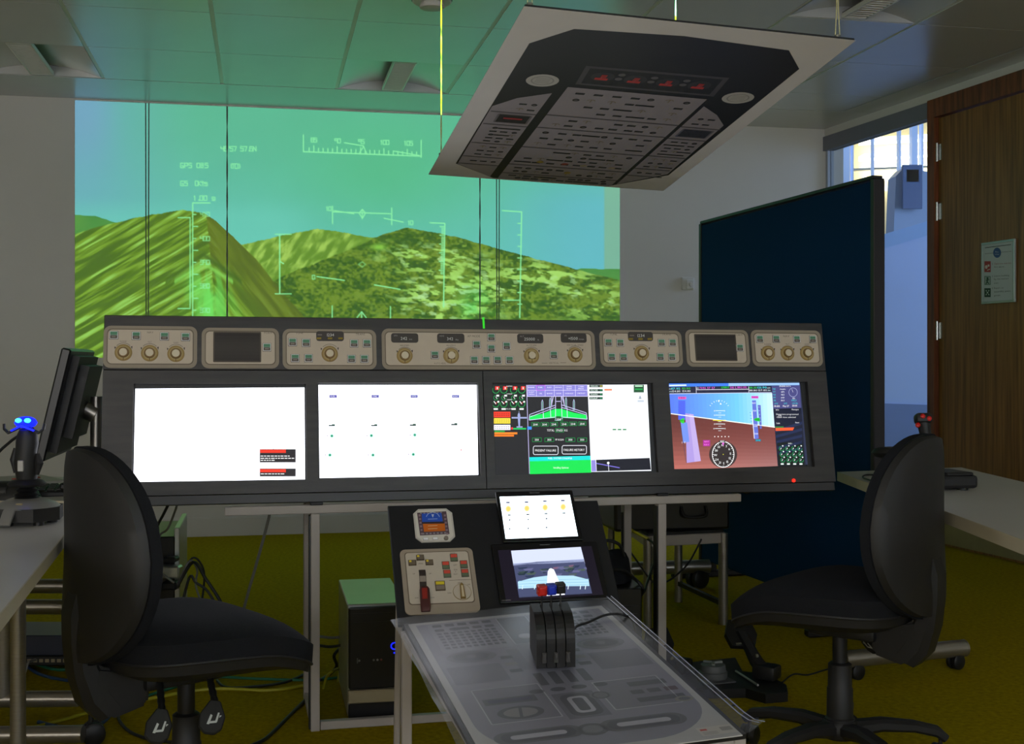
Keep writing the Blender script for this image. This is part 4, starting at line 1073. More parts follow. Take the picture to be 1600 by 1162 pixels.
        for s_, x, y, h, cc, wd in (('NAV1', 64, 122, 2, (200, 230, 230), 5), ('117.95', 126, 122, 3, (70, 220, 230), 14), ('113.90', 240, 120, 3, (40, 200, 70), 13), ('NAV2', 66, 150, 2, (200, 230, 230), 5), ('124.80', 130, 150, 2.8, (220, 225, 230), 13), ('124.80', 242, 148, 2.8, (220, 225, 230), 13), ('GPS', 362, 116, 2.4, (220, 220, 230), 4), ('N46 57 57', 470, 114, 3, (230, 90, 220), 24), ('LNAV', 665, 108, 3.2, (40, 220, 80), 12), ('DIS 5.7', 762, 110, 3, (230, 90, 220), 13), ('BRG 095', 850, 108, 3, (230, 90, 220), 14), ('118.30', 968, 112, 3, (40, 200, 70), 12), ('121.90', 1066, 110, 3, (70, 220, 230), 15), ('118.80', 970, 140, 2.6, (220, 225, 230), 12), ('127.85', 1070, 138, 2.6, (220, 225, 230), 14), ('COM1', 1136, 112, 2, (200, 230, 230), 5), ('COM2', 1140, 138, 2, (200, 230, 230), 5)): T(s_, x, y, h, cc, 5, wd)
        R(610, 84, 712, 118, (18, 60, 40), 3)
        for x in (345, 918): Ln(x, 88, x+3, 160, .8, (200, 200, 220))
        Ln(350, 124, 918, 118, .8, (220, 220, 235)); Ln(54, 168, 1170, 154, .9, (200, 210, 240))
        R(150, 200, 238, 226, (226, 84, 176), 4); R(948, 192, 1024, 218, (222, 80, 190), 4); T('140', 194, 220, 2.4, (120, 30, 110), 6, 9); T('5400', 986, 212, 2.4, (120, 30, 110), 6, 9)
        R(152, 242, 228, 450, (74, 96, 226), 3); p.poly([c(228, 380), c(318, 392), c(398, 900), c(245, 920)], (168, 148, 216), 2); p.poly([c(270, 385), c(318, 392), c(398, 900), c(330, 908)], (186, 166, 222), 3); p.poly([c(178, 480), c(248, 480), c(272, 690), c(205, 700)], (110, 140, 226), 3); Ln(172, 480, 240, 920, .7, (70, 60, 90), 3)
        p.poly([c(165, 462), c(190, 440), c(215, 432), c(215, 490), c(190, 488)], (40, 210, 50), 6); T('100', 192, 468, 2.4, (10, 60, 20), 7, 5.5); T('1', 193, 708, 3, (230, 235, 250), 6); T('0', 224, 708, 3, (230, 235, 250), 6)
        p.poly([c(955, 240), c(998, 238), c(1028, 655), c(980, 660)], (96, 112, 206), 3); Ln(955, 360, 980, 655, 1, (240, 240, 250)); p.poly([c(1016, 290), c(1050, 290), c(1062, 545), c(1042, 550)], (90, 100, 190), 3)
        for k in range(6): R(928+4*k, 370+32*k, 946+4*k, 374+32*k, (70, 110, 160), 4); R(1022+4*k, 310+40*k, 1036+4*k, 314+40*k, (190, 200, 235), 4)
        for s_, y, x in (('5600', 276, 975), ('5500', 360, 982), ('5300', 528, 996), ('5200', 610, 1003)): T(s_, x, y, 2.2, (245, 245, 250), 5, 5.5)
        p.poly([c(968, 448), c(1000, 430), c(1036, 430), c(1042, 470), c(1000, 466)], (30, 190, 60), 6); T('5420', 1012, 456, 2.6, (10, 60, 20), 7, 6.5); R(992, 662, 1052, 686, (30, 100, 130), 4); T('29.92', 1022, 683, 2.4, (70, 220, 235), 6, 7)
        R(422, 672, 498, 738, (170, 40, 150), 4); T('WPT', 460, 698, 2.4, (250, 140, 240), 6, 8); T('NAV', 460, 730, 2.4, (250, 140, 240), 6, 8)
        for k in range(9):
            a = math.radians(30+15*k); Ln(598-120*math.cos(a), 350-115*math.sin(a), 598-106*math.cos(a), 350-102*math.sin(a), .7, (240, 250, 255))
        p.poly([c(592, 262), c(584, 238), c(602, 238)], (250, 250, 250), 5); p.poly([c(612, 264), c(604, 284), c(624, 284)], (250, 250, 250), 5)
        for y, wd in ((352, 44), (400, 44), (496, 44), (546, 50)):
            Ln(602-wd, y, 602+wd, y, .8, (230, 245, 250)); T('10', 602-wd-10, y+8, 2, (250, 250, 250), 5); T('10', 602+wd+10, y+8, 2, (250, 250, 250), 5)
        for y in (376, 422, 472, 520, 570): Ln(588, y, 620, y, .6, (220, 232, 240))
        R(528, 452, 672, 460, (230, 220, 50), 5); R(575, 462, 625, 468, (200, 190, 40), 5)
        for k in range(5): p.disc(*c(548+38*k, 634), .9, (240, 240, 240), 5)
        X, Y = c(640, 828); p.disc(X, Y, 22, (58, 44, 44), 4, 21, 28); p.disc(X, Y, 16.5, (44, 36, 36), 5, 20, 28); p.arc(X, Y, 17, .9, (245, 245, 245), 6, 0, 360, 32, 20.2)
        for k in range(36):
            a = 2*PI*k/36; l_ = 2.6 if k % 3 == 0 else 1.5; p.line(X+17*math.cos(a), Y+20.2*math.sin(a), X+(17-l_)*math.cos(a), Y+(20.2-l_)*math.sin(a), .7, (245, 245, 245), 7)
        for k, s_ in enumerate(('N', '3', '6', 'E', '12', '15', 'S', '21', '24', 'W', '30', '33')):
            a = math.radians(30*k+275-370); p.text(s_, X+11.8*math.cos(a), Y+14.2*math.sin(a)+1.6, 3.4, (248, 248, 248), 7)
        R(594, 676, 664, 700, (20, 20, 22), 7); T("095'", 630, 698, 3.2, (245, 245, 245), 8, 7); p.poly([c(626, 700), c(650, 700), c(640, 740)], (230, 110, 220), 8); p.disc(X, Y, .8, (200, 200, 60), 7)
        p.poly([c(1170, 85), c(1476, 76), c(1492, 320), c(1186, 330)], (70, 70, 124), 2); T('ENGINE DATA', 1316, 92, 2, (235, 235, 245), 5, 18)
        for k in range(5): T(('N1', 'ITT', 'N2', 'FF', 'OIL')[k], 1196+2*k, 124+31*k, 2.4, (60, 200, 215), 5, 4); T(('Autopilot', 'GPS', '98.5', '640', '101.3')[k], 1290, 124+31*k, 2.2, (230, 235, 245), 5, 9 if k == 0 else 5.5)
        X, Y = c(1402, 152); p.arc(X, Y, 6.6, .7, (150, 156, 200), 5, 0, 360, 20, 7); p.line(X, Y, X-2, Y-5, .6, (190, 190, 215), 5)
        for s_, x, y, cc, wd in (('UTC', 1220, 284, (60, 200, 215), 6), ('DATE', 1320, 282, (60, 200, 215), 5), ('LOCAL', 1425, 280, (60, 200, 215), 9), ('19:05', 1228, 312, (250, 250, 250), 9), ('May 07', 1325, 310, (250, 250, 250), 10), ('20:05', 1420, 306, (250, 250, 250), 8), ('HDG', 1410, 226, (230, 235, 245), 4), ('095.3', 1412, 248, (60, 200, 215), 8)): T(s_, x, y, 2.6, cc, 5, wd)
        p.poly([c(1186, 330), c(1492, 322), c(1540, 935), c(1236, 950)], (22, 26, 46), 2)
        for k in range(5): p.poly([c(1206+8*k, 560+60*k), c(1500, 470+70*k), c(1502, 500+70*k), c(1208+8*k, 590+60*k)], (30, 40, 74), 3)
        for s_, x, y, wd in (('Info', 1232, 350, 5), ('Messages', 1425, 346, 11), ('Departure programmed', 1340, 398, 35), ('OK', 1262, 414, 6), ('Climb view selected', 1328, 430, 30), ('Stable', 1240, 496, 6), ('Reset', 1448, 488, 6)): T(s_, x, y, 2.2, (235, 235, 240), 5, wd)
        p.poly([c(1210, 540), c(1415, 534), c(1400, 566), c(1212, 572)], (236, 88, 44), 4); p.poly([c(1208, 524), c(1300, 522), c(1300, 538), c(1210, 540)], (50, 120, 60), 4)
        p.poly([c(1232, 700), c(1508, 690), c(1530, 940), c(1240, 950)], (12, 22, 20), 3)
        for j in range(3):
            for k in range(4):
                x, y = 1275+67*k+8*j, 765+62*j; X, Y = c(x, y); p.arc(X, Y, 3.4, .9, (30, 140, 84), 5, 100, 360, 10); p.disc(*c(x+14, y-30), 1.1, (235, 240, 240), 5); p.line(*c(x-10, y+8), *c(x-2, y-8), 1, (235, 240, 240), 6)
        for k in range(4): p.rect(*c(1268+68*k, 924), *c(1300+68*k, 940), (225, 235, 232), 5)
        T('ENG 1', 1370, 716, 2, (240, 245, 245), 6, 6)
    return p
for i in range(4):
    u0, v0, u1, v1 = SR[i]
    d = thing('flight_display', SLAB[i], 'display', CP.pos((u0+u1)/2, (v0+v1)/2, -.03), group='displays set into the console')
    m = MB(); g = .012
    m.box(CP.pos((u0+u1)/2+(.008 if i > 1 else 0), (v0+v1)/2, -.034), (u1-u0+(.036 if i > 1 else .03), v1-v0+.045, .026), CP.R, .003); obj('case', m, 'bezel', d)
    m = MB(); o = OP[i]
    cbox(m, u1+.0005, v0-.006, u1+.024, v1+.006, -.0215, -.0145); cbox(m, u0-.012, v0-.006, u0-.0005, v1+.006, -.0215, -.0145); cbox(m, u0-.0005, v1+.0005, u1+.0005, v1+.015, -.0215, -.0145); cbox(m, u0-.0005, v0-.012, u1+.0005, v0-.0005, -.0215, -.0145)
    obj('bezel', m, 'bezel', d)
    p = screen_pic(i); p.off = -.0135
    if i < 2:
        pb = Pic(CP, -.0135); pb.poly(SQ[i], WHT, 0); sc0 = pb.build('screen', 'screen_white', d); p.build('screen_marks', 'screen', sc0, kind='stuff')
    else: p.build('screen', 'screen', d)
    m = MB(); m.box(CP.pos((u0+u1)/2, (v0+v1)/2, -.060), (.2, .14, .024), CP.R, .004); obj('rear_mount', m, 'bezel', d)

# ------------------------------------------------------------------ white steel stand under the console
Ec = CP.u.copy(); Ec.z = 0; Ec.normalize(); Dc = Vector((-Ec.y, Ec.x, 0)); RC = Matrix((Ec, Dc, Z)).transposed()
S0 = at(490, 790, 3.80); S0.z = 0
st = thing('console_stand', 'white square tube steel stand carrying the black console', 'stand', S0, math.atan2(Ec.y, Ec.x))
def along(px):       # distance along the stand front for a sighted column
    k = (px-800)/FOC; return (k*S0.y-S0.x)/(Ec.x-k*Ec.y)
def stp(s, d, z): return S0+Ec*s+Dc*d+Vector((0, 0, z))
ZR = .703; s0, s1 = along(351), along(1156); sL, sR = along(492), along(1032)
def bar(name, s0, s1, d, z, t=.026):
    m = MB(); m.box(stp((s0+s1)/2, d, z), (s1-s0, t, t), RC, .002); obj(name, m, 'steel', st)
bar('top_rail', s0, s1, 0, ZR-.013); bar('top_rail', s0, s1, .36, ZR-.013)
for s in (sL, sR):
    for d in (0, .36):
        m = MB(); m.box(stp(s, d, (ZR-.026)/2), (.028, .04, ZR-.026), RC, .002); obj('leg', m, 'steel', st)
    m = MB(); m.box(stp(s-.0165, 0, (ZR-.026)/2), (.005, .036, ZR-.04), RC); obj('leg_side_strip', m, 'plastic_dark', st, label='dark strip along the side of the leg')  # thin dark strip down the left side of the front leg
    m = MB(); m.box(stp(s, .18, ZR-.013), (.026, .33, .026), RC, .002); obj('cross_rail', m, 'steel', st)
    m = MB(); m.box(stp(s, .18, .014), (.026, .33, .026), RC, .002); obj('floor_rail', m, 'steel', st)
bar('floor_rail', sL+.016, sR-.016, 0, .014)
for s in (sL, sR):
    m = MB(); m.box(stp(s+.004, -.008, ZR+.005), (.04, .02, .009), RC, .002); obj('clamp', m, 'plastic_dark', st)

# ------------------------------------------------------------------ pedestal: low table, sleeved print, instrument board, tablets, throttle
SP = Plane((.1, 2.84, .429), -4.1, 83.1, 19.3)
pt_ = thing('pedestal_table', 'low steel framed table under the clear sleeved pedestal print', 'table', (SP.c.x, SP.c.y, 0))
m = MB(); m.box(SP.pos(0, .006, -.012), (.56, .87, .014), SP.R, .002); obj('table_top', m, 'plastic_dark', pt_)
for u, v in ((-.275, .42), (.27, .42), (-.262, -.38), (.27, -.41)):
    q = SP.pos(u, v, -.02); m = MB(); m.box((q.x, q.y, q.z/2), (.026, .026, q.z), Matrix.Rotation(math.radians(12), 3, 'Z'), .002); obj('leg', m, 'steel', pt_)
m = MB()
for a, c_ in (((-.275, .42), (.27, .42)), ((-.262, -.38), (.27, -.41)), ((-.275, .42), (-.262, -.38)), ((.27, .42), (.27, -.41))): m.tube([SP.pos(*a, -.03), SP.pos(*c_, -.03)], .011, 8)
obj('frame', m, 'steel', pt_)
sh = thing('pedestal_print', 'centre pedestal print in a clear punched plastic sleeve, lying on the low table', 'poster', SP.c)
m = MB(); m.box(SP.pos(-.002, -.008, -.0035), (.534, .866, .002), SP.R); obj('backing_sheet', m, mat('paper_white', (206, 204, 200), .5, noise=.03), sh)
p = UPic(SP, -.0024, .0003)
BASE = (146, 145, 158); PD = (66, 66, 74); PLT = (196, 195, 204); PK = (84, 83, 94)
p.rect(-.267, -.438, .263, .424, (204, 202, 198), 0)
p.poly([(-.252, .408), (.249, .404), (.249, -.20)]+[(.249-.17+.17*math.cos(a), -.24-.17*math.sin(a)) for a in [PI/2*k/10 for k in range(1, 11)]]+[(-.252+.17-.17*math.sin(a), -.24-.17*math.cos(a)) for a in [PI/2*k/10 for k in range(0, 11)]], BASE, 1)
def key(x, y, w_, h_, c=PK, l=3): p.rect(x-w_/2, y-h_/2, x+w_/2, y+h_/2, c, l)
for sx in (-1, 1):
    x0, x1 = sorted((sx*.215, sx*.055)); p.poly([(x0-.01, .19), (x1+.01, .19), (x1+.01, .405), (x0-.01, .405)], (162, 161, 172), 2)
    for i in range(5): key(x0+.014+.033*i, .385, .024, .02)
    for i in range(5): key(x0+.014+.033*i, .352, .024, .018) if i != 1 else p.disc(x0+.055, .352, .016, PK, 3, .012)
    for j in range(6):
        for i in range(9): key(x0+.008+.0178*i, .325-.021*j, .012, .014)
    p.disc(sx*.165, .148, .062, (108, 108, 112), 3, .038, 26); p.disc(sx*.165, .148, .046, (62, 62, 68), 4, .026, 26); p.disc(sx*.165, .150, .012, (104, 104, 108), 5)
    p.rect(*sorted((sx*.075, sx*.045))[:1], .03, sorted((sx*.075, sx*.045))[1], .17, (128, 127, 138), 2)
    for j in range(3): key(sx*.085, .03+.045*j, .03, .02, (146, 144, 140) if j == 1 else PK)
    p.rect(*(sorted((sx*.24, sx*.11))[0], -.02), sorted((sx*.24, sx*.11))[1], .09, (116, 115, 126), 2)
p.rect(-.04, .20, .04, .40, (98, 98, 104), 2); p.frame(-.04, .20, .04, .40, .003, PLT, 3); p.disc(0, .33, .026, PK, 4); p.disc(0, .25, .018, PLT, 4)
for k in range(4): p.rect(-.055+.035*k, -.075, -.035+.035*k, .0, PK, 3)
for k in range(4): p.disc(-.075+.05*k, -.105, .018, PK, 3, .012)
for sx, xa in ((-1, -.215), (1, .06)):
    p.rect(xa, -.25, xa+.155, -.06 if sx < 0 else -.09, (130, 129, 140), 2); p.frame(xa, -.25, xa+.155, -.06 if sx < 0 else -.09, .003, PLT, 3)
key(-.145, -.135, .12, .035, PK); key(-.145, -.135, .10, .018, (60, 60, 92), 4); p.disc(-.14, -.205, .052, PK, 3, .034, 24); p.disc(-.14, -.205, .038, (142, 140, 138), 4, .024, 24); p.line(-.145, -.232, -.135, -.178, .007, PK, 5)
p.rect(-.05, -.27, .045, -.13, (116, 115, 126), 2); p.poly(rrect(-.038, -.26, .035, -.14, .022), PK, 3); p.poly(rrect(-.024, -.245, .021, -.155, .014), PLT, 4); p.poly(rrect(-.014, -.235, .011, -.165, .008), PK, 5)
p.disc(.055, -.165, .026, (120, 120, 124), 4, .02); p.arc(.055, -.165, .018, .004, PK, 5)
key(.18, -.125, .09, .026, PK); key(.18, -.215, .11, .024, PK)
for k in range(3): key(.14+.04*k, -.17, .03, .022, PK if k < 2 else (90, 66, 76))
p.disc(.225, -.235, .022, (148, 146, 130), 4, .015); p.disc(.225, -.235, .014, (104, 104, 108), 5, .009)
for xa in (-.135, .095):
    p.poly(rrect(xa-.095, -.355, xa+.095, -.295, .03), (108, 108, 114), 3); p.poly(rrect(xa-.08, -.348, xa+.08, -.302, .022), PK, 4); p.poly(rrect(xa-.06, -.336, xa+.06, -.316, .009), PLT, 5)
p.disc(-.02, -.33, .034, (100, 100, 106), 3, .03); p.disc(-.02, -.33, .022, (128, 128, 132), 4, .019)
p.rect(.185, -.425, .262, -.385, (224, 218, 206), 2); p.rect(.19, -.402, .205, -.394, (220, 70, 56), 3)
for k in range(9): p.rect(.234+.0028*k, -.412, .2352+.0028*k, -.394, (50, 46, 44), 3)
for k in range(3): p.rect(.19, -.411-.005*k, .222, -.4095-.005*k, (150, 144, 138), 3)
p.build('printed_sheet', 'sheetprint', sh)
# sleeve: a slightly wavy clear sheet with a punched edge and a curled corner
m = MB()
def sleeve(i, j):
    u = -.309+.618*i/36; v = -.455+.921*j/48
    o = .0042+.0011*math.sin(u*15+v*7)*math.sin(v*11-u*6)
    if u < -.27: o += .0035*math.sin(v*24)*((-.27-u)/.04)
    k = max(0, (u-.25)/.06)*max(0, (-.36-v)/.095); o += .03*k*k
    return SP.pos(u, v, o)
G = [[m.bm.verts.new(sleeve(i, j)) for j in range(49)] for i in range(37)]
for i in range(36):
    for j in range(48): m.face([G[i][j], G[i+1][j], G[i+1][j+1], G[i][j+1]], True)
obj('clear_sleeve', m, 'sleeve', sh)
m = MB()
for k in range(2): m.strap([SP.pos((.296, .309)[k], -.45+.92*j/20, .0068+(.02*max(0, (-.36+.45-.92*j/20)/.095)**2 if j < 3 else 0)) for j in range(21)], .003, .0008, SP.u)
obj('welded_edge', m, mat('sleeve_edge', (176, 184, 200), .25), sh)
m = MB()
for v in (.44, .36, .30, .245, .16, .06, -.03, -.12, -.22, -.32, -.43): m.lathe([(0, 0), (.0042, 0), (.0042, .0008), (0, .0008)], SP.pos(.302, v, .0075+(.016 if v < -.4 else 0)), SP.n, 10)
obj('punched_holes', m, 'plastic_dark', sh, kind='stuff')

BP = Plane((-.204, 3.4, .536), 12, 42, 0)
bd = thing('instrument_board', 'black leaning board below the console carrying two printed instruments', 'board', BP.pos(.19, -.135, 0))
m = MB(); m.box(BP.pos(.193, .066, -.008), (.635, .395, .014), BP.R, .002); obj('board', m, mat('matt_black_board', (22, 22, 26), .6, noise=.15), bd)
m = MB()
for u in (-.10, .48): m.tube([BP.pos(u, .24, -.018), BP.pos(u, .10, -.016), Vector((BP.pos(u, .24).x, BP.pos(u, .24).y, .012))], .01, 8)
obj('prop', m, 'steel', bd)
def bbox_(m, quad, o0, o1, r, col, inset=0):
    u0, v0, u1, v1 = BP.rect(quad); m.color(col)
    m.prism([BP.pos(a, c_, o0) for a, c_ in rrect(u0+inset, v0+inset, u1-inset, v1-inset, r)], BP.n*(o1-o0)); return u0, v0, u1, v1
# large printed undercarriage panel
QB = [(624, 859), (738, 856.5), (750.5, 957.5), (633.5, 960.5)]
m = MB((1, 1, 1)); bbox_(m, QB, -.0008, .003, .016, (166, 152, 134))
u0, v0, u1, v1 = BP.rect(QB); m.color((110, 96, 80)); m.prism([BP.pos(a, c_, .003) for a, c_ in rrect(u0+.012, v0+.030, u1-.012, v1-.010, .01)], BP.n*.0005)
m.color((204, 192, 174)); m.prism([BP.pos(a, c_, .0032) for a, c_ in rrect(u0+.0145, v0+.0325, u1-.0145, v1-.0125, .009)], BP.n*.0008)
gp = obj('printed_gear_panel', m, 'plate', bd, label='cream printed landing gear panel')
c5 = lambda X, Y: (600+X/4.2105, 760+Y/4.2105)
def bpart(name, X, Y, w_, h_, specs):
    m = MB((1, 1, 1)); u, v = BP.uv(*c5(X, Y)); w2, h2 = w_/4.2105*3.35/FOC/2, h_/4.2105*3.35/FOC/.82/2
    for fx0, fy0, fx1, fy1, o0, o1, col in specs:
        m.color(col); m.box(BP.pos(u+w2*(fx0+fx1)/2, v-h2*(fy0+fy1)/2, (o0+o1)/2), (w2*(fx1-fx0), h2*(fy1-fy0), o1-o0), BP.R)
    return obj(name, m, 'paint', gp)
for X, Y in ((185, 508), (237, 474), (297, 505)): bpart('indicator_lamp', X, Y, 52, 34, [(-1, -1, 1, 1, .004, .007, (84, 70, 50)), (-.85, -.8, .85, .75, .007, .0076, (112, 100, 84)), (-.8, -.8, -.2, -.1, .0076, .008, (232, 206, 60))])
for X, Y in ((458, 474), (405, 524), (523, 518), (414, 580), (531, 575)): bpart('indicator_lamp', X, Y, 50, 48, [(-1, -1, 1, 1, .004, .007, (96, 92, 80)), (-.85, -.85, .85, .0, .007, .0077, (218, 84, 66)), (-.85, .1, .85, .9, .007, .0076, (104, 118, 92))])
bpart('test_button', 368, 660, 66, 58, [(-1, -1, 1, 1, .004, .008, (96, 80, 62)), (-.85, -.85, .85, -.2, .008, .0086, (226, 204, 52)), (-.85, -.05, .85, .85, .008, .0085, (134, 122, 108))])
m = MB((60, 50, 46)); a_, b_ = BP.uv(*c5(250, 575)); a2, b2 = BP.uv(*c5(266, 800))
ln = [BP.uv(*c5(x, y)) for x, y in ((252, 572), (258, 690))]
m.strap([BP.pos(*BP.uv(*c5(249, 555)), .004), BP.pos(*BP.uv(*c5(252, 575)), .005), BP.pos(*BP.uv(*c5(262, 740)), .005)], .019, .004, BP.u); m.color((150, 138, 126)); m.strap([BP.pos(*BP.uv(*c5(252, 598)), .0075), BP.pos(*BP.uv(*c5(254, 635)), .0075)], .018, .003, BP.u)
obj('lever_slot', m, 'paint', gp)
m = MB((78, 40, 36)); m.strap([BP.pos(*BP.uv(*c5(262, 672)), .008), BP.pos(*BP.uv(*c5(264, 690)), .0105), BP.pos(*BP.uv(*c5(272, 805)), .0105), BP.pos(*BP.uv(*c5(273, 832)), .008)], [.022, .027, .027, .024], [.008, .014, .014, .008], BP.u)
m.color((150, 44, 34)); m.strap([BP.pos(*BP.uv(*c5(262, 690)), .0165), BP.pos(*BP.uv(*c5(266, 760)), .0165)], .015, .004, BP.u)
obj('gear_lever', m, 'paint', gp, label='dark red landing gear lever')
u, v = BP.uv(*c5(513, 698)); c_ = BP.pos(u, v, 0)
m = MB((150, 128, 84)); m.lathe([(0, .004), (.0262, .004), (.0262, .0048), (0, .0048)], c_, BP.n, 28); m.color((200, 188, 170)); m.lathe([(0, .0046), (.0248, .0046), (.0245, .006), (0, .006)], c_, BP.n, 28)
m.color((140, 112, 62)); m.prism([BP.pos(u+x, v+y, .006) for x, y in ((-.007, -.023), (.007, -.023), (.0045, .02), (0, .026), (-.0045, .02))], BP.n*.007); m.color((212, 196, 160)); m.prism([BP.pos(u+x, v+y, .013) for x, y in ((-.0035, -.02), (.0035, -.02), (.0022, .016), (-.0022, .016))], BP.n*.001)
obj('selector_knob', m, 'paint', gp)
p = Pic(BP, .0041); I2 = (110, 98, 86)
for s_, x, y, wd in (('LIGHTS', 237, 450, 9), ('LANDING', 240, 512, 8), ('NOSE', 452, 444, 8), ('LEFT', 468, 522, 6), ('GEAR', 470, 552, 6), ('RIGHT', 470, 582, 6), ('UP', 196, 580, 4), ('UP', 303, 578, 4), ('DOWN', 214, 738, 6), ('DOWN', 318, 736, 6), ('NORM', 430, 706, 6), ('EMER', 497, 640, 6), ('OFF', 556, 650, 5)): p.text(s_, *c5(x, y+4), 2.2, I2, 1, wid=wd)
p.line(*c5(428, 622), *c5(572, 616), .6, I2, 1); p.line(*c5(470, 560), *c5(470, 570), .6, I2, 1)
p.build('lettering', 'print', gp, kind='stuff')
# small printed attitude instrument
QS = [(643.5, 797), (705, 794.5), (712, 844.5), (651.5, 849.5)]
u0, v0, u1, v1 = BP.rect(QS)
def octo(u0, v0, u1, v1, k): return [(u1, v1-k), (u1-k, v1), (u0+k, v1), (u0, v1-k), (u0, v0+k), (u0+k, v0), (u1-k, v0), (u1, v0+k)]
m = MB((206, 200, 190)); m.prism([BP.pos(a, c_, -.0008) for a, c_ in octo(u0, v0, u1, v1, .016)], BP.n*.0045)
m.color((224, 218, 206)); m.prism([BP.pos(a, c_, .0036) for a, c_ in octo(u0+.005, v0+.005, u1-.005, v1-.005, .014)], BP.n*.0008)
ip = obj('printed_attitude_instrument', m, 'plate', bd, label='small white printed attitude instrument with blue and orange face')
p = Pic(BP, .0045)
def q5(*pp): return [c5(x, y) for x, y in pp]
p.poly(q5((216, 178), (408, 168), (430, 318), (236, 328)), (96, 76, 84), 1); p.poly(q5((246, 184), (376, 176), (386, 240), (250, 244)), (48, 92, 200), 2); p.poly(q5((254, 250), (398, 246), (402, 298), (262, 304)), (214, 112, 36), 2); p.poly(q5((246, 240), (392, 236), (394, 250), (250, 252)), (60, 48, 54), 3)
for k in range(6):
    for x0, sl in ((226, .13), (392, .13)): X = x0+k*24*sl; Y = 190+k*24; p.rect(*c5(X, Y), *c5(X+14, Y+13), (150, 126, 134), 3)
p.arc(*c5(320, 222), 11, .8, (190, 205, 235), 4, 20, 160, 12); p.poly(q5((310, 190), (328, 190), (320, 212)), (200, 210, 235), 4)
for y in (222, 266, 286): p.line(*c5(288, y), *c5(350, y-3), .7, (240, 215, 170) if y > 240 else (190, 205, 235), 4)
for k in range(7): p.rect(*c5(250+24*k, 312-k), *c5(264+24*k, 322-k), (150, 140, 146), 3); p.rect(*c5(236+22*k, 180-k), *c5(248+22*k, 186-k), (160, 150, 156), 3)
p.build('dial_print', 'print', ip)
for X, Y, w_ in ((273, 352, 38), (336, 350, 38)):
    m = MB((150, 140, 128)); u, v = BP.uv(*c5(X, Y)); m.box(BP.pos(u, v, .0058), (.0155, .009, .003), BP.R, .001); obj('key', m, 'paint', ip)
u, v = BP.uv(*c5(407, 347)); obj('adjust_knob', MB((140, 130, 118)).lathe([(0, .0044), (.0068, .0044), (.006, .010), (0, .0105)], BP.pos(u, v, 0), BP.n, 16), 'paint', ip)
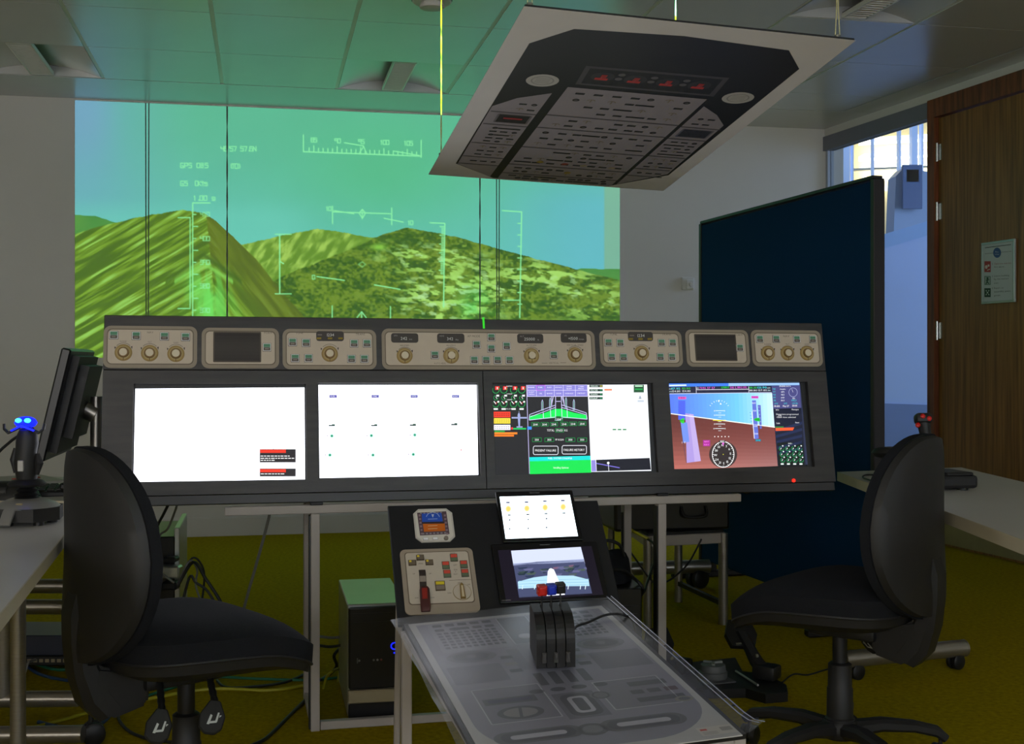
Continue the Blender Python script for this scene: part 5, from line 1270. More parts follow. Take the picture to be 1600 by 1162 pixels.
# tablets
TQ = [([(774.6, 771), (894.5, 768), (908.8, 846.2), (784, 850)], [(779.8, 779), (889.3, 776), (902, 840.3), (789.3, 844.8)], .004),
      ([(768, 854), (930, 846.5), (951.5, 934.6), (780.5, 948)], [(777, 862.6), (923, 856), (941.6, 931.5), (790, 943)], .004)]
tl = ['upper tablet on the leaning board, white page with four yellow gauges', 'lower tablet on the leaning board, showing a white aircraft seen from behind']
for i, (qo, qs, o) in enumerate(TQ):
    u0, v0, u1, v1 = BP.rect(qo); a = thing('tablet', tl[i], 'tablet', BP.pos((u0+u1)/2, (v0+v1)/2, .0), group='tablets on the leaning board')
    m = MB(); m.box(BP.pos((u0+u1)/2, (v0+v1)/2, .005), (u1-u0, v1-v0, .010), BP.R, .003, 2); obj('body', m, 'bezel', a)
    m = MB(); m.box(BP.pos((u0+u1)/2, v1-.008, .0103), (.03, .0022, .0006), BP.R); obj('maker_mark', m, mat('grey_print', (120, 120, 124), .4), a)
    p = Pic(BP, .0103)
    if i == 0:
        pb = Pic(BP, .0103); pb.poly(qs, (226, 242, 250), 0); sc0 = pb.build('screen', 'screen_white', a)
        for k, (x, y) in enumerate(((814, 160), (936, 157), (1056, 151), (1174, 147))):
            X, Y = c5(x, y); p.disc(X, Y, 4.4, (252, 226, 150), 1, 5); p.disc(X, Y, 2.8, (250, 208, 110), 2, 3.2)
            p.rect(*c5(x-14, y-46), *c5(x+10, y-37), (44, 44, 90), 1); p.rect(*c5(x-4, y+36), *c5(x+16, y+44), (50, 62, 66), 1)
            if k < 3:
                for yy in (70, 128): p.text('+2.8', *c5(x, y+yy+6), 2.0, (110, 120, 130), 1); p.rect(*c5(x+4, y+yy-2), *c5(x+14, y+yy+8), (70, 80, 90), 1)
        for k in range(5): p.line(*c5(800+80*k, 334-4*k), *c5(840+80*k, 332-4*k), .5, (190, 200, 210), 1)
    else:
        p.poly(qs, (24, 20, 30), 0)
        p.poly(q5((832, 435), (1290, 410), (1318, 520), (848, 535)), (206, 214, 240), 1)
        p.poly(q5((846, 520), (1310, 490), (1312, 508), (1240, 512), (1100, 520), (940, 524), (848, 535)), (150, 160, 196), 2)
        p.poly(q5((848, 530), (1000, 508), (1160, 500), (1312, 500), (1365, 718), (885, 745)), (70, 76, 108), 2)
        for k in range(30):
            x = 860+rr.uniform(0, 450); y = 530+rr.uniform(0, 90); w_ = rr.uniform(30, 90); p.poly(q5((x, y), (min(x+w_, 1325), y-6), (min(x+w_*.8, 1330), y+10), (x+w_*.2, y+12)), rr.choice([(48, 58, 84), (96, 98, 136), (120, 92, 116), (38, 52, 62), (74, 90, 82)]), 3)
        p.poly(q5((876, 640), (980, 612), (1070, 600), (1140, 600), (1240, 600), (1340, 625), (1346, 668), (1150, 670), (1060, 676), (880, 686)), (176, 216, 236), 4)
        for f in (630, 650, 668): p.line(*c5(880, f+6), *c5(1344, f-8), .5, (120, 170, 200), 5)
        for x in (905, 985, 1205, 1285, 1318): p.line(*c5(x, 690), *c5(x+3, 664), 1.2, (220, 240, 248), 5)
        p.poly(q5((1072, 575), (1082, 556), (1094, 552), (1112, 560), (1186, 727), (1064, 735), (1068, 640)), (246, 248, 255), 6); p.line(*c5(885, 744), *c5(1364, 718), .8, (40, 44, 60), 6)
        m = MB(); m.box(BP.pos(u0+.018, v0+.008, .0103), (.026, .0022, .0006), BP.R); obj('edge_mark', m, MT['silver'], a)
    p.build('screen_marks' if i == 0 else 'screen', 'screen', sc0 if i == 0 else a, **({'kind': 'stuff'} if i == 0 else {}))

# throttle quadrant standing on the sleeved print
TB = SP.pos(.002, -.004, .008)
tq = thing('throttle_quadrant', 'black three lever throttle quadrant with red and blue knobs on the sleeved print', 'throttle', TB)
Tn = SP.n; Tv = (Vector((-.10, 1, 0))-Tn*Tn.dot(Vector((-.10, 1, 0)))).normalized(); Tu = Tv.cross(Tn); TR_ = Matrix((Tu, Tv, Tn)).transposed()
def tp(x, y, z): return TB+Tu*x+Tv*y+Tn*z
def prof(zadd=0, ins=0):
    pts = [(ins, 0), (ins, .058)]
    pts += [(.060-(.060-ins)*math.cos(a), .058+(.058-ins)*math.sin(a)) for a in [PI/2*k/8 for k in range(1, 9)]]
    return pts+[(.125-ins, .116-ins), (.138-ins, .100), (.138-ins, 0)]
WTH = .091; xs = [-WTH/2, -.0245, -.0215, -.0015, .0015, .0215, .0245, WTH/2]
m = MB()
for k in range(0, 8, 2): m.prism([tp(xs[k], y, z) for y, z in prof()], Tu*(xs[k+1]-xs[k]))
for k in range(1, 7, 2): m.prism([tp(xs[k], y, z) for y, z in prof(ins=.014)], Tu*(xs[k+1]-xs[k]))
obj('housing', m, 'plastic', tq)
for x in (-.028, .0, .028):
    m = MB(); m.box(tp(x, -.002, .026), (.011, .005, .026), TR_, .001); m.box(tp(x, -.004, .030), (.008, .005, .014), TR_, .001); obj('rocker_switch', m, MT['rocker'], tq)
for x, mm, lab, dy in ((-.023, 'red', 'red lever knob', 0), (0, 'blue', 'blue lever knob', .004), (.023, 'plastic_dark', 'black lever knob', .012)):
    m = MB(); m.strap([tp(x, .075, .09), tp(x, .078+dy, .150)], .0028, .012, Tu); lv = obj('lever', m, 'plastic_dark', tq)
    m = MB(); c0 = tp(x, .078+dy, .158); rot = TR_ @ Matrix.Rotation(.08, 3, 'Z')
    m.box(c0, (.023, .022, .014), rot, .003, 2); m.box(c0+Tn*.012, (.023, .024, .012), rot, .003, 2)
    m.box(c0-Tv*.010+Tn*.006, (.017, .012, .020), rot, .003, 2)
    obj('knob', m, mm, lv, label=lab)
m = MB(); m.box(tp(WTH/2, .05, .03), (.002, .05, .02), TR_); obj('side_plate', m, 'plastic_dark', tq)
q = [tp(.047, .09, .02), SP.at(898, 989, .014), SP.at(918, 980, .013), SP.at(940, 970, .013), SP.at(958, 967, .014), SP.at(975, 968, .012)]
q += [q[-1]+Vector((.03, .05, -.03)), q[-1]+Vector((.05, .12, -.14)), q[-1]+Vector((.05, .18, -.3))]
tag(obj('throttle_cable', MB().tube(smoothpath(q), .0035, 8), 'cable'), 'thin black cable running from the throttle quadrant over the sleeved print', 'cable')

# ------------------------------------------------------------------ blue partition screen
Q0 = Vector((1.045, 6.617, 0)); Q1 = Vector((1.497, 4.98, 0)); PD_ = (Q1-Q0).normalized(); PN = Vector((PD_.y, -PD_.x, 0)); RP = Matrix((PD_, PN, Z)).transposed(); PLn = (Q1-Q0).length
pa = thing('partition_screen', 'tall dark navy fabric partition screen standing before the glass and door', 'partition', (Q0+Q1)/2, math.atan2(PD_.y, PD_.x))
m = MB(); m.box((Q0+Q1)/2+Z*.985, (PLn-.03, .045, 1.81), RP, .006); obj('fabric_panel', m, 'navy', pa)
for q_ in (Q0, Q1):
    m = MB(); m.box(q_+Z*.985, (.03, .052, 1.83), RP, .004); obj('edge_post', m, 'navyedge', pa)
m = MB(); m.box((Q0+Q1)/2+Z*1.905, (PLn, .05, .016), RP, .003); obj('top_trim', m, 'navyedge', pa)
for f_ in (.06, .90):
    q_ = Q0.lerp(Q1, f_); m = MB(); m.box(q_+Z*.0175, (.05, .46, .035), RP, .008); m.box(q_+Z*.055, (.03, .04, .05), RP); obj('foot', m, 'navyedge', pa)

# ------------------------------------------------------------------ right desk
DZ = .72
rd = thing('right_desk', 'long white laminate desk with beige edging beside the wooden door', 'desk', (1.55, 3.6, 0))
FLc, FRc, NRc, NLc = Vector((1.262, 4.80, 0)), Vector((1.862, 4.93, 0)), Vector((1.872, 2.2, 0)), Vector((1.222, 2.2, 0))
FLc = ground(1309, 737, DZ); FLc.z = 0; FRc = ground(1502, 730, DZ); FRc.z = 0
ln_ = lambda px, py: ground(px, py, DZ)
e0, e1 = ln_(1484, 801), ln_(1600, 844)
dd_ = (e1-e0).normalized(); NLc = e1+dd_*.8; NLc.z = 0; NRc = Vector((NLc.x+.62, NLc.y+.05, 0))
kk = Vector((e0.x, e0.y, 0))
outl = [FLc, FRc, NRc, NLc, kk]
m = MB(); m.prism([p_+Z*(DZ-.034) for p_ in outl], Z*.034); obj('desktop', m, 'desk', rd)
out2 = [NLc, kk, FLc]
for a_, b_ in ((kk.lerp(NLc, -.0), NLc), (FLc, kk)):
    d_ = (b_-a_).normalized(); n_ = Vector((d_.y, -d_.x, 0))
    if n_.x > 0: n_ = -n_
    m = MB(); m.box((a_+b_)/2+n_*.001+Z*(DZ-.017), ((b_-a_).length, .003, .035), Matrix((d_, n_, Z)).transposed()); obj('edge_strip', m, 'deskedge', rd)
foot0, foot1 = ground(1318, 1030, .075), ground(1505, 1012, .075)
m = MB(); m.cyl(foot0, foot1, .031, n=20); m.cyl(foot1, foot1+(foot1-foot0).normalized()*.006, .032, n=20); obj('foot_tube', m, 'alu', rd)
fm_ = ground(1397, 1024, .075)
m = MB(); m.cyl(Vector((fm_.x, fm_.y, .08)), Vector((fm_.x, fm_.y, DZ-.034)), .022, n=16); m.box(Vector((fm_.x, fm_.y, .10)), (.07, .05, .03), Matrix.Rotation(.2, 3, 'Z'), .004); obj('leg', m, 'alu', rd)
m = MB(); m.cyl(Vector((fm_.x+.1, 2.5, 0)), Vector((fm_.x+.1, 2.5, DZ-.034)), .022, n=16); obj('leg', m, 'alu', rd)
def caster(c, r, ang, name='caster', parent=None, mm='plastic_dark'):
    """twin wheel castor standing on the floor at c"""
    d = Vector((math.cos(ang), math.sin(ang), 0)); s = Vector((-d.y, d.x, 0)); w_ = Vector(c)+Z*r
    m = MB()
    for k in (-1, 1): m.lathe([(0, 0), (r*.75, 0), (r, r*.12), (r, r*.55), (r*.8, r*.68), (0, r*.68)], w_+s*k*r*.14, s*k, 20)
    m.box(w_+Z*r*.35, (r*1.1, r*.28, r*1.5), Matrix((d, s, Z)).transposed(), r*.08)
    m.cyl(w_+Z*r*.9-d*r*.2, w_+Z*r*1.75-d*r*.2, r*.24, n=10)
    return obj(name, m, mm, parent)
ce = foot1+(foot0-foot1).normalized()*.035
caster((ce.x, ce.y, 0), .029, .5, parent=rd); ce = foot0+(foot1-foot0).normalized()*.05; caster((ce.x, ce.y, 0), .029, .5, parent=rd)

# joystick on the right desk
def RZ(a): return Matrix.Rotation(a, 3, 'Z')
JB = ground(1498, 764, DZ); JB = Vector((JB.x-.055, JB.y+.03, DZ))
js = thing('red_button_joystick', 'black joystick with red top buttons on the right desk behind the chair', 'joystick', JB)
m = MB(); m.box(JB+Vector((.0, 0, .028)), (.19, .17, .045), RZ(.2), .012, 2); m.box(JB+Vector((.03, 0, .054)), (.10, .15, .012), RZ(.2), .004); obj('base', m, 'plastic', js)
m = MB()
for k in (-1, 1): m.cyl(JB+Vector((.06*k, -.05, 0)), JB+Vector((.06*k, -.05, .008)), .018, n=12)
obj('rubber_feet', m, 'plastic_dark', js, kind='stuff')
m = MB(); m.lathe([(.05, .055), (.046, .063), (.038, .07), (.044, .077), (.034, .085), (.03, .09), (.0, .09)], JB+Vector((-.05, 0, 0)), Z, 20); obj('boot', m, 'plastic_dark', js)
sb = JB+Vector((-.045, 0, .085))
m = MB(); m.tube([sb, sb+Vector((0, .0, .03)), sb+Vector((.004, -.004, .055)), sb+Vector((.0, -.004, .085)), sb+Vector((-.006, -.002, .115)), sb+Vector((-.01, 0, .145)), sb+Vector((-.012, -.002, .163))], [.012, .018, .022, .019, .020, .023, .016], 14)
m.box(sb+Vector((-.012, -.004, .152)), (.055, .045, .034), Matrix.Rotation(-.3, 3, 'X'), .01, 2)
m.lathe([(.0, 0), (.042, 0), (.046, .008), (.026, .014), (0, .014)], sb+Vector((.006, 0, .024)), Vector((.2, 0, 1)), 18)
obj('grip', m, 'plastic', js)
for dx_, dz_ in ((-.020, .160), (.002, .152), (-.036, .130)):
    m = MB(); m.lathe([(0, 0), (.0085, 0), (.008, .006), (.004, .009), (0, .0095)], sb+Vector((dx_, -.022, dz_)), Vector((0, -1, .35)), 14); obj('button', m, 'red', js, label='red button')
q_ = JB+Vector((-.05, .09, .01))
tag(obj('joystick_cable', MB().tube(smoothpath([q_, ground(1400, 742, DZ+.004), ground(1378, 752, DZ+.004), ground(1350, 747, DZ+.004), ground(1352, 742, DZ+.004), ground(1372, 741, DZ+.004), ground(1368, 735.5, DZ+.004)]), .003, 8), 'cable'), 'black joystick cable curled on the far corner of the right desk', 'cable')
hp = at(1394, 707, 4.42)
hs = thing('padded_rest', 'black oval pad on a short stem behind the right chair back', 'desk stand', (hp.x, hp.y, DZ))
m = MB(); m.disc_surface(lambda r, t: hp+Vector((.075*r*math.cos(t), .05*r*math.sin(t), .022*math.sqrt(max(0, 1-r**2.6)))), 7, 32)
m.disc_surface(lambda r, t: hp+Vector((.075*r*math.cos(-t), .05*r*math.sin(-t), -.022*math.sqrt(max(0, 1-r**2.6)))), 7, 32); obj('pad', m, 'plastic', hs)
obj('stem', MB().cyl(Vector((hp.x+.02, hp.y, DZ+.012)), hp+Vector((.02, 0, -.01)), .012, n=12), 'plastic_dark', hs)
obj('base', MB().lathe([(0, 0), (.05, 0), (.048, .01), (.015, .016), (0, .016)], Vector((hp.x+.02, hp.y, DZ)), Z, 24), 'plastic_dark', hs)

# ------------------------------------------------------------------ left desks
ld = thing('near_left_desk', 'near white desk at the left edge, carrying the blue lit joystick', 'desk', (-1.5, 2.8, 0))
a_, b_ = ground(87, 851, DZ), ground(0, 958, DZ); d_ = (a_-b_).normalized()
p0 = b_-d_*.7; p1 = a_+d_*((3.42-a_.y)/d_.y)
o_ = [Vector((p0.x, p0.y, 0)), Vector((p1.x, p1.y, 0)), Vector((-2.35, 3.30, 0)), Vector((-2.1, p0.y, 0))]
m = MB(); m.prism([p_+Z*(DZ-.028) for p_ in o_], Z*.028); obj('desktop', m, 'desk', ld)
n_ = Vector((d_.y, -d_.x, 0)); m = MB(); m.box((o_[0]+o_[1])/2+n_*.0015+Z*(DZ-.014), ((o_[1]-o_[0]).length, .003, .029), Matrix((d_, n_, Z)).transposed()); obj('edge_strip', m, 'deskedge', ld)
for x, y in ((-1.30, 3.2), (-2.05, 3.15), (-1.45, 1.75), (-2.0, 1.75)):
    m = MB(); m.cyl((x, y, 0), (x, y, DZ-.028), .02, n=14); obj('leg', m, 'alu', ld)
fd = thing('far_left_desk', 'far white desk at the left with tubular metal feet and the dark monitor', 'desk', (-1.9, 4.2, 0))
fy = 3.76
m = MB(); m.box((-1.86, fy+.39, DZ-.014), (1.28, .78, .028), RZ(.0), .003); obj('desktop', m, 'desk', fd)
m = MB(); m.box((-1.86, fy-.0015, DZ-.014), (1.28, .003, .029)); obj('edge_strip', m, 'deskedge', fd)
lx = at(10, 1000, 3.9).x
m = MB(); m.cyl((lx-.008, 3.90, .06), (lx-.008, 3.90, DZ-.028), .025, n=18); obj('leg', m, 'alu', fd)
m = MB(); m.cyl((-2.35, 3.90, .06), (-2.35, 3.90, DZ-.028), .025, n=18); obj('leg', m, 'alu', fd)
m = MB(); m.cyl((-2.4, 3.90, .062), (at(122, 1108, 3.9).x, 3.90, .07), .026, n=18); obj('foot_tube', m, 'alu', fd)
m = MB(); m.cyl((-2.4, 3.60, .035), (at(130, 1150, 3.6).x, 3.60, .048), .026, n=18); obj('foot_tube', m, 'alu', fd)
for z_, y_, x1 in ((.335, 4.42, -1.30), (.30, 4.22, -1.32)):
    m = MB(); m.cyl((-1.78, y_, z_), (x1, y_, z_), .026, n=18); obj('stretcher', m, 'alu', fd)
m = MB(); m.cyl((-1.30, 4.3, 0), (-1.30, 4.3, DZ-.028), .018, n=14); obj('leg', m, 'alu', fd)
caster((at(146, 1140, 3.66).x, 3.66, 0), .034, .4, parent=fd)

# monitor seen from its side and back
mp = at(104, 628, 3.98)
mo = thing('desktop_monitor', 'black desktop monitor seen edge on and tilted, at the left of the console', 'monitor', (mp.x, mp.y, DZ))
tl_ = math.radians(13)
Rm = RZ(math.radians(-79)) @ Matrix.Rotation(-tl_, 3, 'X')
def mbox(c, s, bev=.004): mm_ = MB(); mm_.box(mp+Rm @ Vector(c), s, Rm, bev, 1); return mm_
Rm_sign = 1
obj('screen_case', mbox((0, 0, 0), (.50, .030, .355), .005), 'bezel', mo)
obj('lcd_panel', mbox((0, -.0155, .004), (.47, .001, .30), 0), mat('dark_lcd', (12, 12, 14), .15), mo)
m = MB()
for sgn in (1,):
    m.prism([mp+Rm @ Vector((x, .0152, z)) for x, z in ((-.2, -.15), (.2, -.15), (.2, .16), (-.2, .16))], Rm @ Vector((0, .022, 0)))
    m.prism([mp+Rm @ Vector((x, .037, z)) for x, z in ((-.15, -.10), (.15, -.10), (.15, .135), (-.15, .135))], Rm @ Vector((0, .028, 0)))
obj('rear_housing', m, 'plastic', mo)
m = MB(); m.box(mp+Rm @ Vector((-.1505, .052, .08)), (.002, .016, .035), Rm); m.box(mp+Rm @ Vector((.1505, .052, .08)), (.002, .016, .035), Rm); obj('side_sockets', m, 'plastic_dark', mo, kind='stuff')
m = MB()
for k in range(12): m.box(mp+Rm @ Vector((.2005, .026, -.10+.014*k)), (.001, .012, .006), Rm); m.box(mp+Rm @ Vector((-.2005, .026, -.10+.014*k)), (.001, .012, .006), Rm)
obj('vent_slots', m, 'plastic_dark', mo, kind='stuff')
bc = mp+Rm @ Vector((0, .10, -.02)); bc0 = Vector((bc.x, bc.y, DZ))
m = MB(); m.cyl(bc0, Vector((bc.x, bc.y, bc.z+.06)), .019, n=14); m.cyl(mp+Rm @ Vector((0, .062, -.01)), bc, .03, n=12); obj('pole', m, 'alu', mo)
m = MB(); m.box(bc0+Z*.012, (.22, .2, .022), Rm, .006); obj('foot_plate', m, 'plastic_dark', mo)

# keyboard, mouse, lamp cylinder, papers on the far desk
kb = thing('keyboard', 'dark keyboard lying on the far left desk under the monitor', 'keyboard', (-1.54, 3.95, DZ))
m = MB(); m.box((-1.56, 3.93, DZ+.012), (.42, .15, .018), RZ(.25) @ Matrix.Rotation(.06, 3, 'X'), .004); obj('body', m, 'plastic_dark', kb)
m = MB()
for i in range(14):
    for j in range(5): m.box(Vector((-1.56, 3.93, DZ+.024))+RZ(.25) @ Vector((-.185+.0285*i, -.055+.027*j, .0017*(j-2))), (.023, .021, .006), RZ(.25), .002)
obj('keys', m, 'plastic', kb, kind='stuff')
m = MB(); c_ = at(8, 771, 3.82); c_.z = DZ+.012
m.disc_surface(lambda r, t: c_+Vector((.105*r*math.cos(t)*1.1, .06*r*math.sin(t), .055*math.sqrt(max(0, 1-r**2.2))-.011)), 6, 28); m.disc_surface(lambda r, t: c_+Vector((.1155*r*math.cos(-t), .06*r*math.sin(-t), -.011)), 2, 28)
tag(obj('headset_case', m, 'plastic_dark'), 'low rounded black case behind the blue lit joystick', 'case')
tt = thing('torch', 'short black cylinder lying at the very left on the far desk edge', 'torch', (-1.6, 3.80, DZ))
y_ = 3.79; x1_ = at(12, 777, y_).x
obj('barrel', MB().lathe([(0, 0), (.021, 0), (.023, .006), (.023, .05), (.019, .055), (.019, .16), (0, .16)], (x1_, y_, DZ+.0235), (-1, 0, 0), 20), 'plastic', tt)
obj('lens_ring', MB().lathe([(0, 0), (.0225, 0), (.0225, .004), (.016, .006), (0, .003)], (x1_, y_, DZ+.0235), (1, 0, 0), 20), 'plastic_dark', tt)
m = MB((150, 150, 146)); 
for k in range(4): m.color(((150, 150, 146), (120, 124, 122), (170, 166, 158), (150, 60, 50))[k]); m.box((-1.74+.02*k, 4.25-.015*k, DZ+.004+.008*k), (.21, .29, .007) if k < 3 else (.09, .03, .004), RZ(.2+.25*k))
tag(obj('paper_stack', m, 'paint'), 'loose stack of papers on the far left desk behind the joystick', 'papers')
bx = thing('grey_box', 'small black box on the far left desk just behind the chair back', 'box', (-1.33, 3.85, DZ))
m = MB(); m.box((-1.335, 3.83, DZ+.015), (.07, .06, .028), RZ(.1), .004); obj('body', m, 'plastic_dark', bx)
m = MB(); m.cyl((-1.335, 3.80, DZ+.016), (-1.335, 3.796, DZ+.016), .007, n=10); obj('socket', m, 'silver', bx)

# blue lit joystick on the near desk
J0 = Vector((at(42, 812, 3.24).x, 3.24, DZ))
jb = thing('blue_lit_joystick', 'silver and black joystick with glowing blue top on the near left desk', 'joystick', J0)
m = MB(); m.prism([J0+Vector((x, y, .012)) for x, y in ((-.055, -.085), (.05, -.085), (.095, -.02), (.075, .06), (.02, .085), (-.05, .075), (-.09, .0))], (0, 0, .034)); obj('base', m, 'plastic', jb)
m = MB(); m.lathe([(.088, .044), (.074, .054), (.05, .064), (.038, .068), (0, .068)], J0, Z, 26); obj('base_cover', m, 'silver', jb)
m = MB(); m.strap([J0+Vector((-.008, -.04, .058)), J0+Vector((-.012, -.085, .042)), J0+Vector((-.014, -.112, .008))], [.03, .032, .03], .008, (1, 0, 0)); obj('front_foot', m, 'silver', jb)
m = MB()
for k in range(5):
    a = 2*PI*k/5+.5; m.cyl(J0+Vector((.065*math.cos(a), .06*math.sin(a), 0)), J0+Vector((.065*math.cos(a), .06*math.sin(a), .013)), .014, n=10)
obj('rubber_feet', m, 'plastic_dark', jb, kind='stuff')
m = MB(); m.box(J0+Vector((.006, -.066, .057)), (.018, .003, .008), Matrix.Rotation(-.7, 3, 'X'), .001); obj('badge', m, 'beige', jb)
m = MB(); m.lathe([(.036, .066), (.026, .072), (.034, .077), (.022, .083), (.03, .088), (.02, .094), (.026, .099), (.02, .106), (0, .106)], J0, Z, 20); obj('boot', m, 'plastic_dark', jb)
m = MB(); g = J0+Vector((0, 0, .10))
m.lathe([(.0, .0), (.045, .0), (.05, .006), (.04, .014), (.026, .018), (0, .018)], g, Z, 22)
m.tube([g, g+Vector((0, 0, .03)), g+Vector((-.002, -.003, .06)), g+Vector((0, -.004, .09)), g+Vector((.002, -.002, .115)), g+Vector((.003, -.004, .137)), g+Vector((.002, -.008, .152))], [.024, .028, .030, .027, .029, .026, .018], 14)
m.tube([g+Vector((-.028, -.004, .035)), g+Vector((-.034, -.004, .07)), g+Vector((-.030, 0, .10))], [.006, .010, .006], 8); m.tube([g+Vector((.028, -.004, .03)), g+Vector((.034, -.004, .06)), g+Vector((.028, 0, .085))], [.006, .012, .006], 8)
obj('grip', m, 'plastic', jb)
m = MB(); m.box(g+Vector((-.004, -.030, .055)), (.017, .008, .030), None, .002); obj('trigger_plate', m, 'silver', jb)
hd = g+Vector((.002, -.012, .168))
m = MB(); m.disc_surface(lambda r, t: hd+Vector((.030*r*math.cos(t), .022*r*math.sin(t), .017*math.sqrt(max(0, 1-r*r)))), 6, 24); m.disc_surface(lambda r, t: hd+Vector((.030*r*math.cos(-t), .022*r*math.sin(-t), -.014*math.sqrt(max(0, 1-r*r)))), 6, 24); obj('head', m, 'blueled', jb, label='glowing blue head')
for k in (-1, 1):
    m = MB(); c_ = hd+Vector((.012*k, -.019, .007)); m.disc_surface(lambda r, t: c_+Vector((.009*r*math.cos(t), -.006*math.sqrt(max(0, 1-r*r)), .006*r*math.sin(t))), 4, 14); obj('lamp', m, 'cyanled', jb)
    m = MB(); m.strap([hd+Vector((.012*k, -.012, -.012)), hd+Vector((.04*k, -.016, -.026)), hd+Vector((.052*k, -.012, -.016)), hd+Vector((.054*k, -.01, -.002))], [.010, .014, .010, .005], .006, (0, 1, 0)); obj('side_wing', m, 'plastic', jb)
m = MB(); m.strap([hd+Vector((-.03, -.02, -.02)), hd+Vector((0, -.03, -.006)), hd+Vector((.03, -.02, -.02))], .010, .004, (0, 1, 0)); obj('front_guard', m, 'blueled', jb)
tag(obj('joystick_lead', MB().tube(smoothpath([g+Vector((-.026, 0, .13)), at(16, 690, 3.26), at(-8, 714, 3.28), at(-30, 760, 3.3)]), .004, 8), 'cable'), 'black lead looping out to the left from the blue lit joystick', 'cable')

# network switch on the floor under the left desk
ns = thing('network_switch', 'dark blue network switch with a row of ports under the left desks', 'network switch', (-1.68, 4.62, 0))
m = MB(); m.box((-1.70, 4.62, .10), (.42, .24, .075), None, .003); obj('case', m, mat('dark_blue_steel', (34, 40, 58), .4), ns)
m = MB(); m.box((-1.70, 4.62, .045), (.44, .25, .035), None, .003); obj('port_shelf', m, 'plastic_dark', ns)
m = MB()
for k in range(14): m.box((-1.85+.022*k, 4.494, .046), (.014, .004, .012))
obj('ports', m, 'beige', ns, kind='stuff')
m = MB()
for sx in (-1, 1):
    for sy in (-1, 1): m.cyl((-1.70+.18*sx, 4.62+.09*sy, 0), (-1.70+.18*sx, 4.62+.09*sy, .028), .012, n=8)
obj('feet', m, 'plastic_dark', ns, kind='stuff')

# ------------------------------------------------------------------ computer towers
tw_ = thing('computer_tower', 'black computer tower with blue power ring between the console stand and pedestal', 'computer', (-.42, 4.05, 0), math.radians(11.6))
Rt = RZ(math.radians(11.6)); t0 = ground(547, 1143); ex, ey = Rt @ Vector((1, 0, 0)), Rt @ Vector((0, 1, 0))
t0 += ey*.10
def tb(x, y, z): return t0+ex*x+ey*y+Z*z
TWd, THt, TDp = .185, .372, .47
m = MB(); m.box(tb(TWd/2, TDp/2+.012, THt/2+.006), (TWd, TDp-.012, THt-.012), Rt, .003); obj('case', m, 'pcgrey', tw_)
m = MB(); m.box(tb(TWd/2, .006, .235), (TWd-.004, .020, .262), Rt, .006, 2); obj('front_panel', m, 'pcblack', tw_)
m = MB(); m.box(tb(TWd/2, .006, .080), (TWd, .024, .042), Rt, .004); obj('front_band', m, 'beige', tw_, label='bronze coloured band')
m = MB(); m.box(tb(TWd/2, .006, .031), (TWd-.004, .020, .056), Rt, .004); obj('front_foot_panel', m, 'pcblack', tw_)
m = MB(); m.box(tb(.082, -.0045, .345), (.13, .002, .003), Rt); m.box(tb(.082, -.0045, .318), (.13, .002, .002), Rt); obj('drive_slits', m, 'plastic_dark', tw_, kind='stuff')
m = MB(); c_ = tb(.148, -.005, .238)
nst = 24; m.tube([c_+ex*.0105*math.cos(2*PI*k/nst)+Z*.0105*math.sin(2*PI*k/nst) for k in range(nst+1)], .002, 6); obj('power_ring', m, 'blueled', tw_, label='glowing blue power ring')
m = MB(); m.box(tb(.148, -.005, .216), (.005, .002, .004), Rt); obj('drive_light', m, 'blueled', tw_)
m = MB((130, 128, 124))
for x, c_ in ((.036, (110, 110, 106)), (.082, (110, 110, 106)), (.094, (140, 140, 136)), (.106, (120, 60, 56))): m.color(c_); m.cyl(tb(x, -.004, .196), tb(x, -.0055, .196), .0035, n=10)
m.color((90, 90, 88)); m.box(tb(.030, -.005, .196), (.003, .002, .016), Rt); obj('front_sockets', m, 'paint', tw_, kind='stuff')
m = MB(); m.box(tb(TWd-.022, -.004, .020), (.02, .002, .01), Rt); obj('sticker', m, 'silver', tw_)

tl2 = thing('rear_computer_tower', 'black computer tower behind the left chair back, its plugs facing the picture', 'computer', (-1.12, 4.55, 0))
m = MB(); m.box((-1.375, 4.70, .255), (.17, .46, .50), RZ(.20), .004); obj('case', m, 'pcblack', tl2)
m = MB(); m.box((-1.285, 4.72, .275), (.020, .44, .52), RZ(.20), .003); obj('rear_panel', m, 'pcgrey', tl2)
for z_, s_, mm in ((.43, (.05, .05, .02), 'plastic_dark'), (.385, (.075, .05, .045), 'pcgrey'), (.335, (.055, .05, .03), 'plastic_dark'), (.225, (.07, .06, .045), 'dev')):
    m = MB(); m.box((-1.245, 4.44, z_), s_, RZ(-.06), .006); obj('plug', m, mm, tl2)

tr = thing('right_computer_case', 'black computer case half hidden behind the right edge of the sleeved print', 'computer', (.34, 4.0, 0))
ty = 4.08; xa, xb = at(930, 950, ty).x, at(1003, 950, ty).x
m = MB(); m.box(((xa+xb)/2, ty+.22, .195), (xb-xa, .44, .39), None, .004); obj('case', m, 'pcblack', tr)
m = MB(); m.box((xb-.04, ty-.002, .33), (.06, .006, .006)); m.box((xb-.03, ty-.002, .30), (.03, .006, .012)); obj('front_slots', m, 'plastic', tr, kind='stuff')
tr2 = thing('black_bag', 'soft black bag lying on top of the right computer case', 'bag', ((xa+xb)/2, ty+.2, .392))
c_ = Vector(((xa+xb)/2-.02, ty+.16, .392)); rb = random.Random(8)
ph_ = [rb.uniform(0, 6) for _ in range(4)]
m = MB(); hh = lambda r, t: (.10*math.sqrt(max(0, 1-r**3)))*(1+.22*math.sin(3*t+ph_[0])*r)
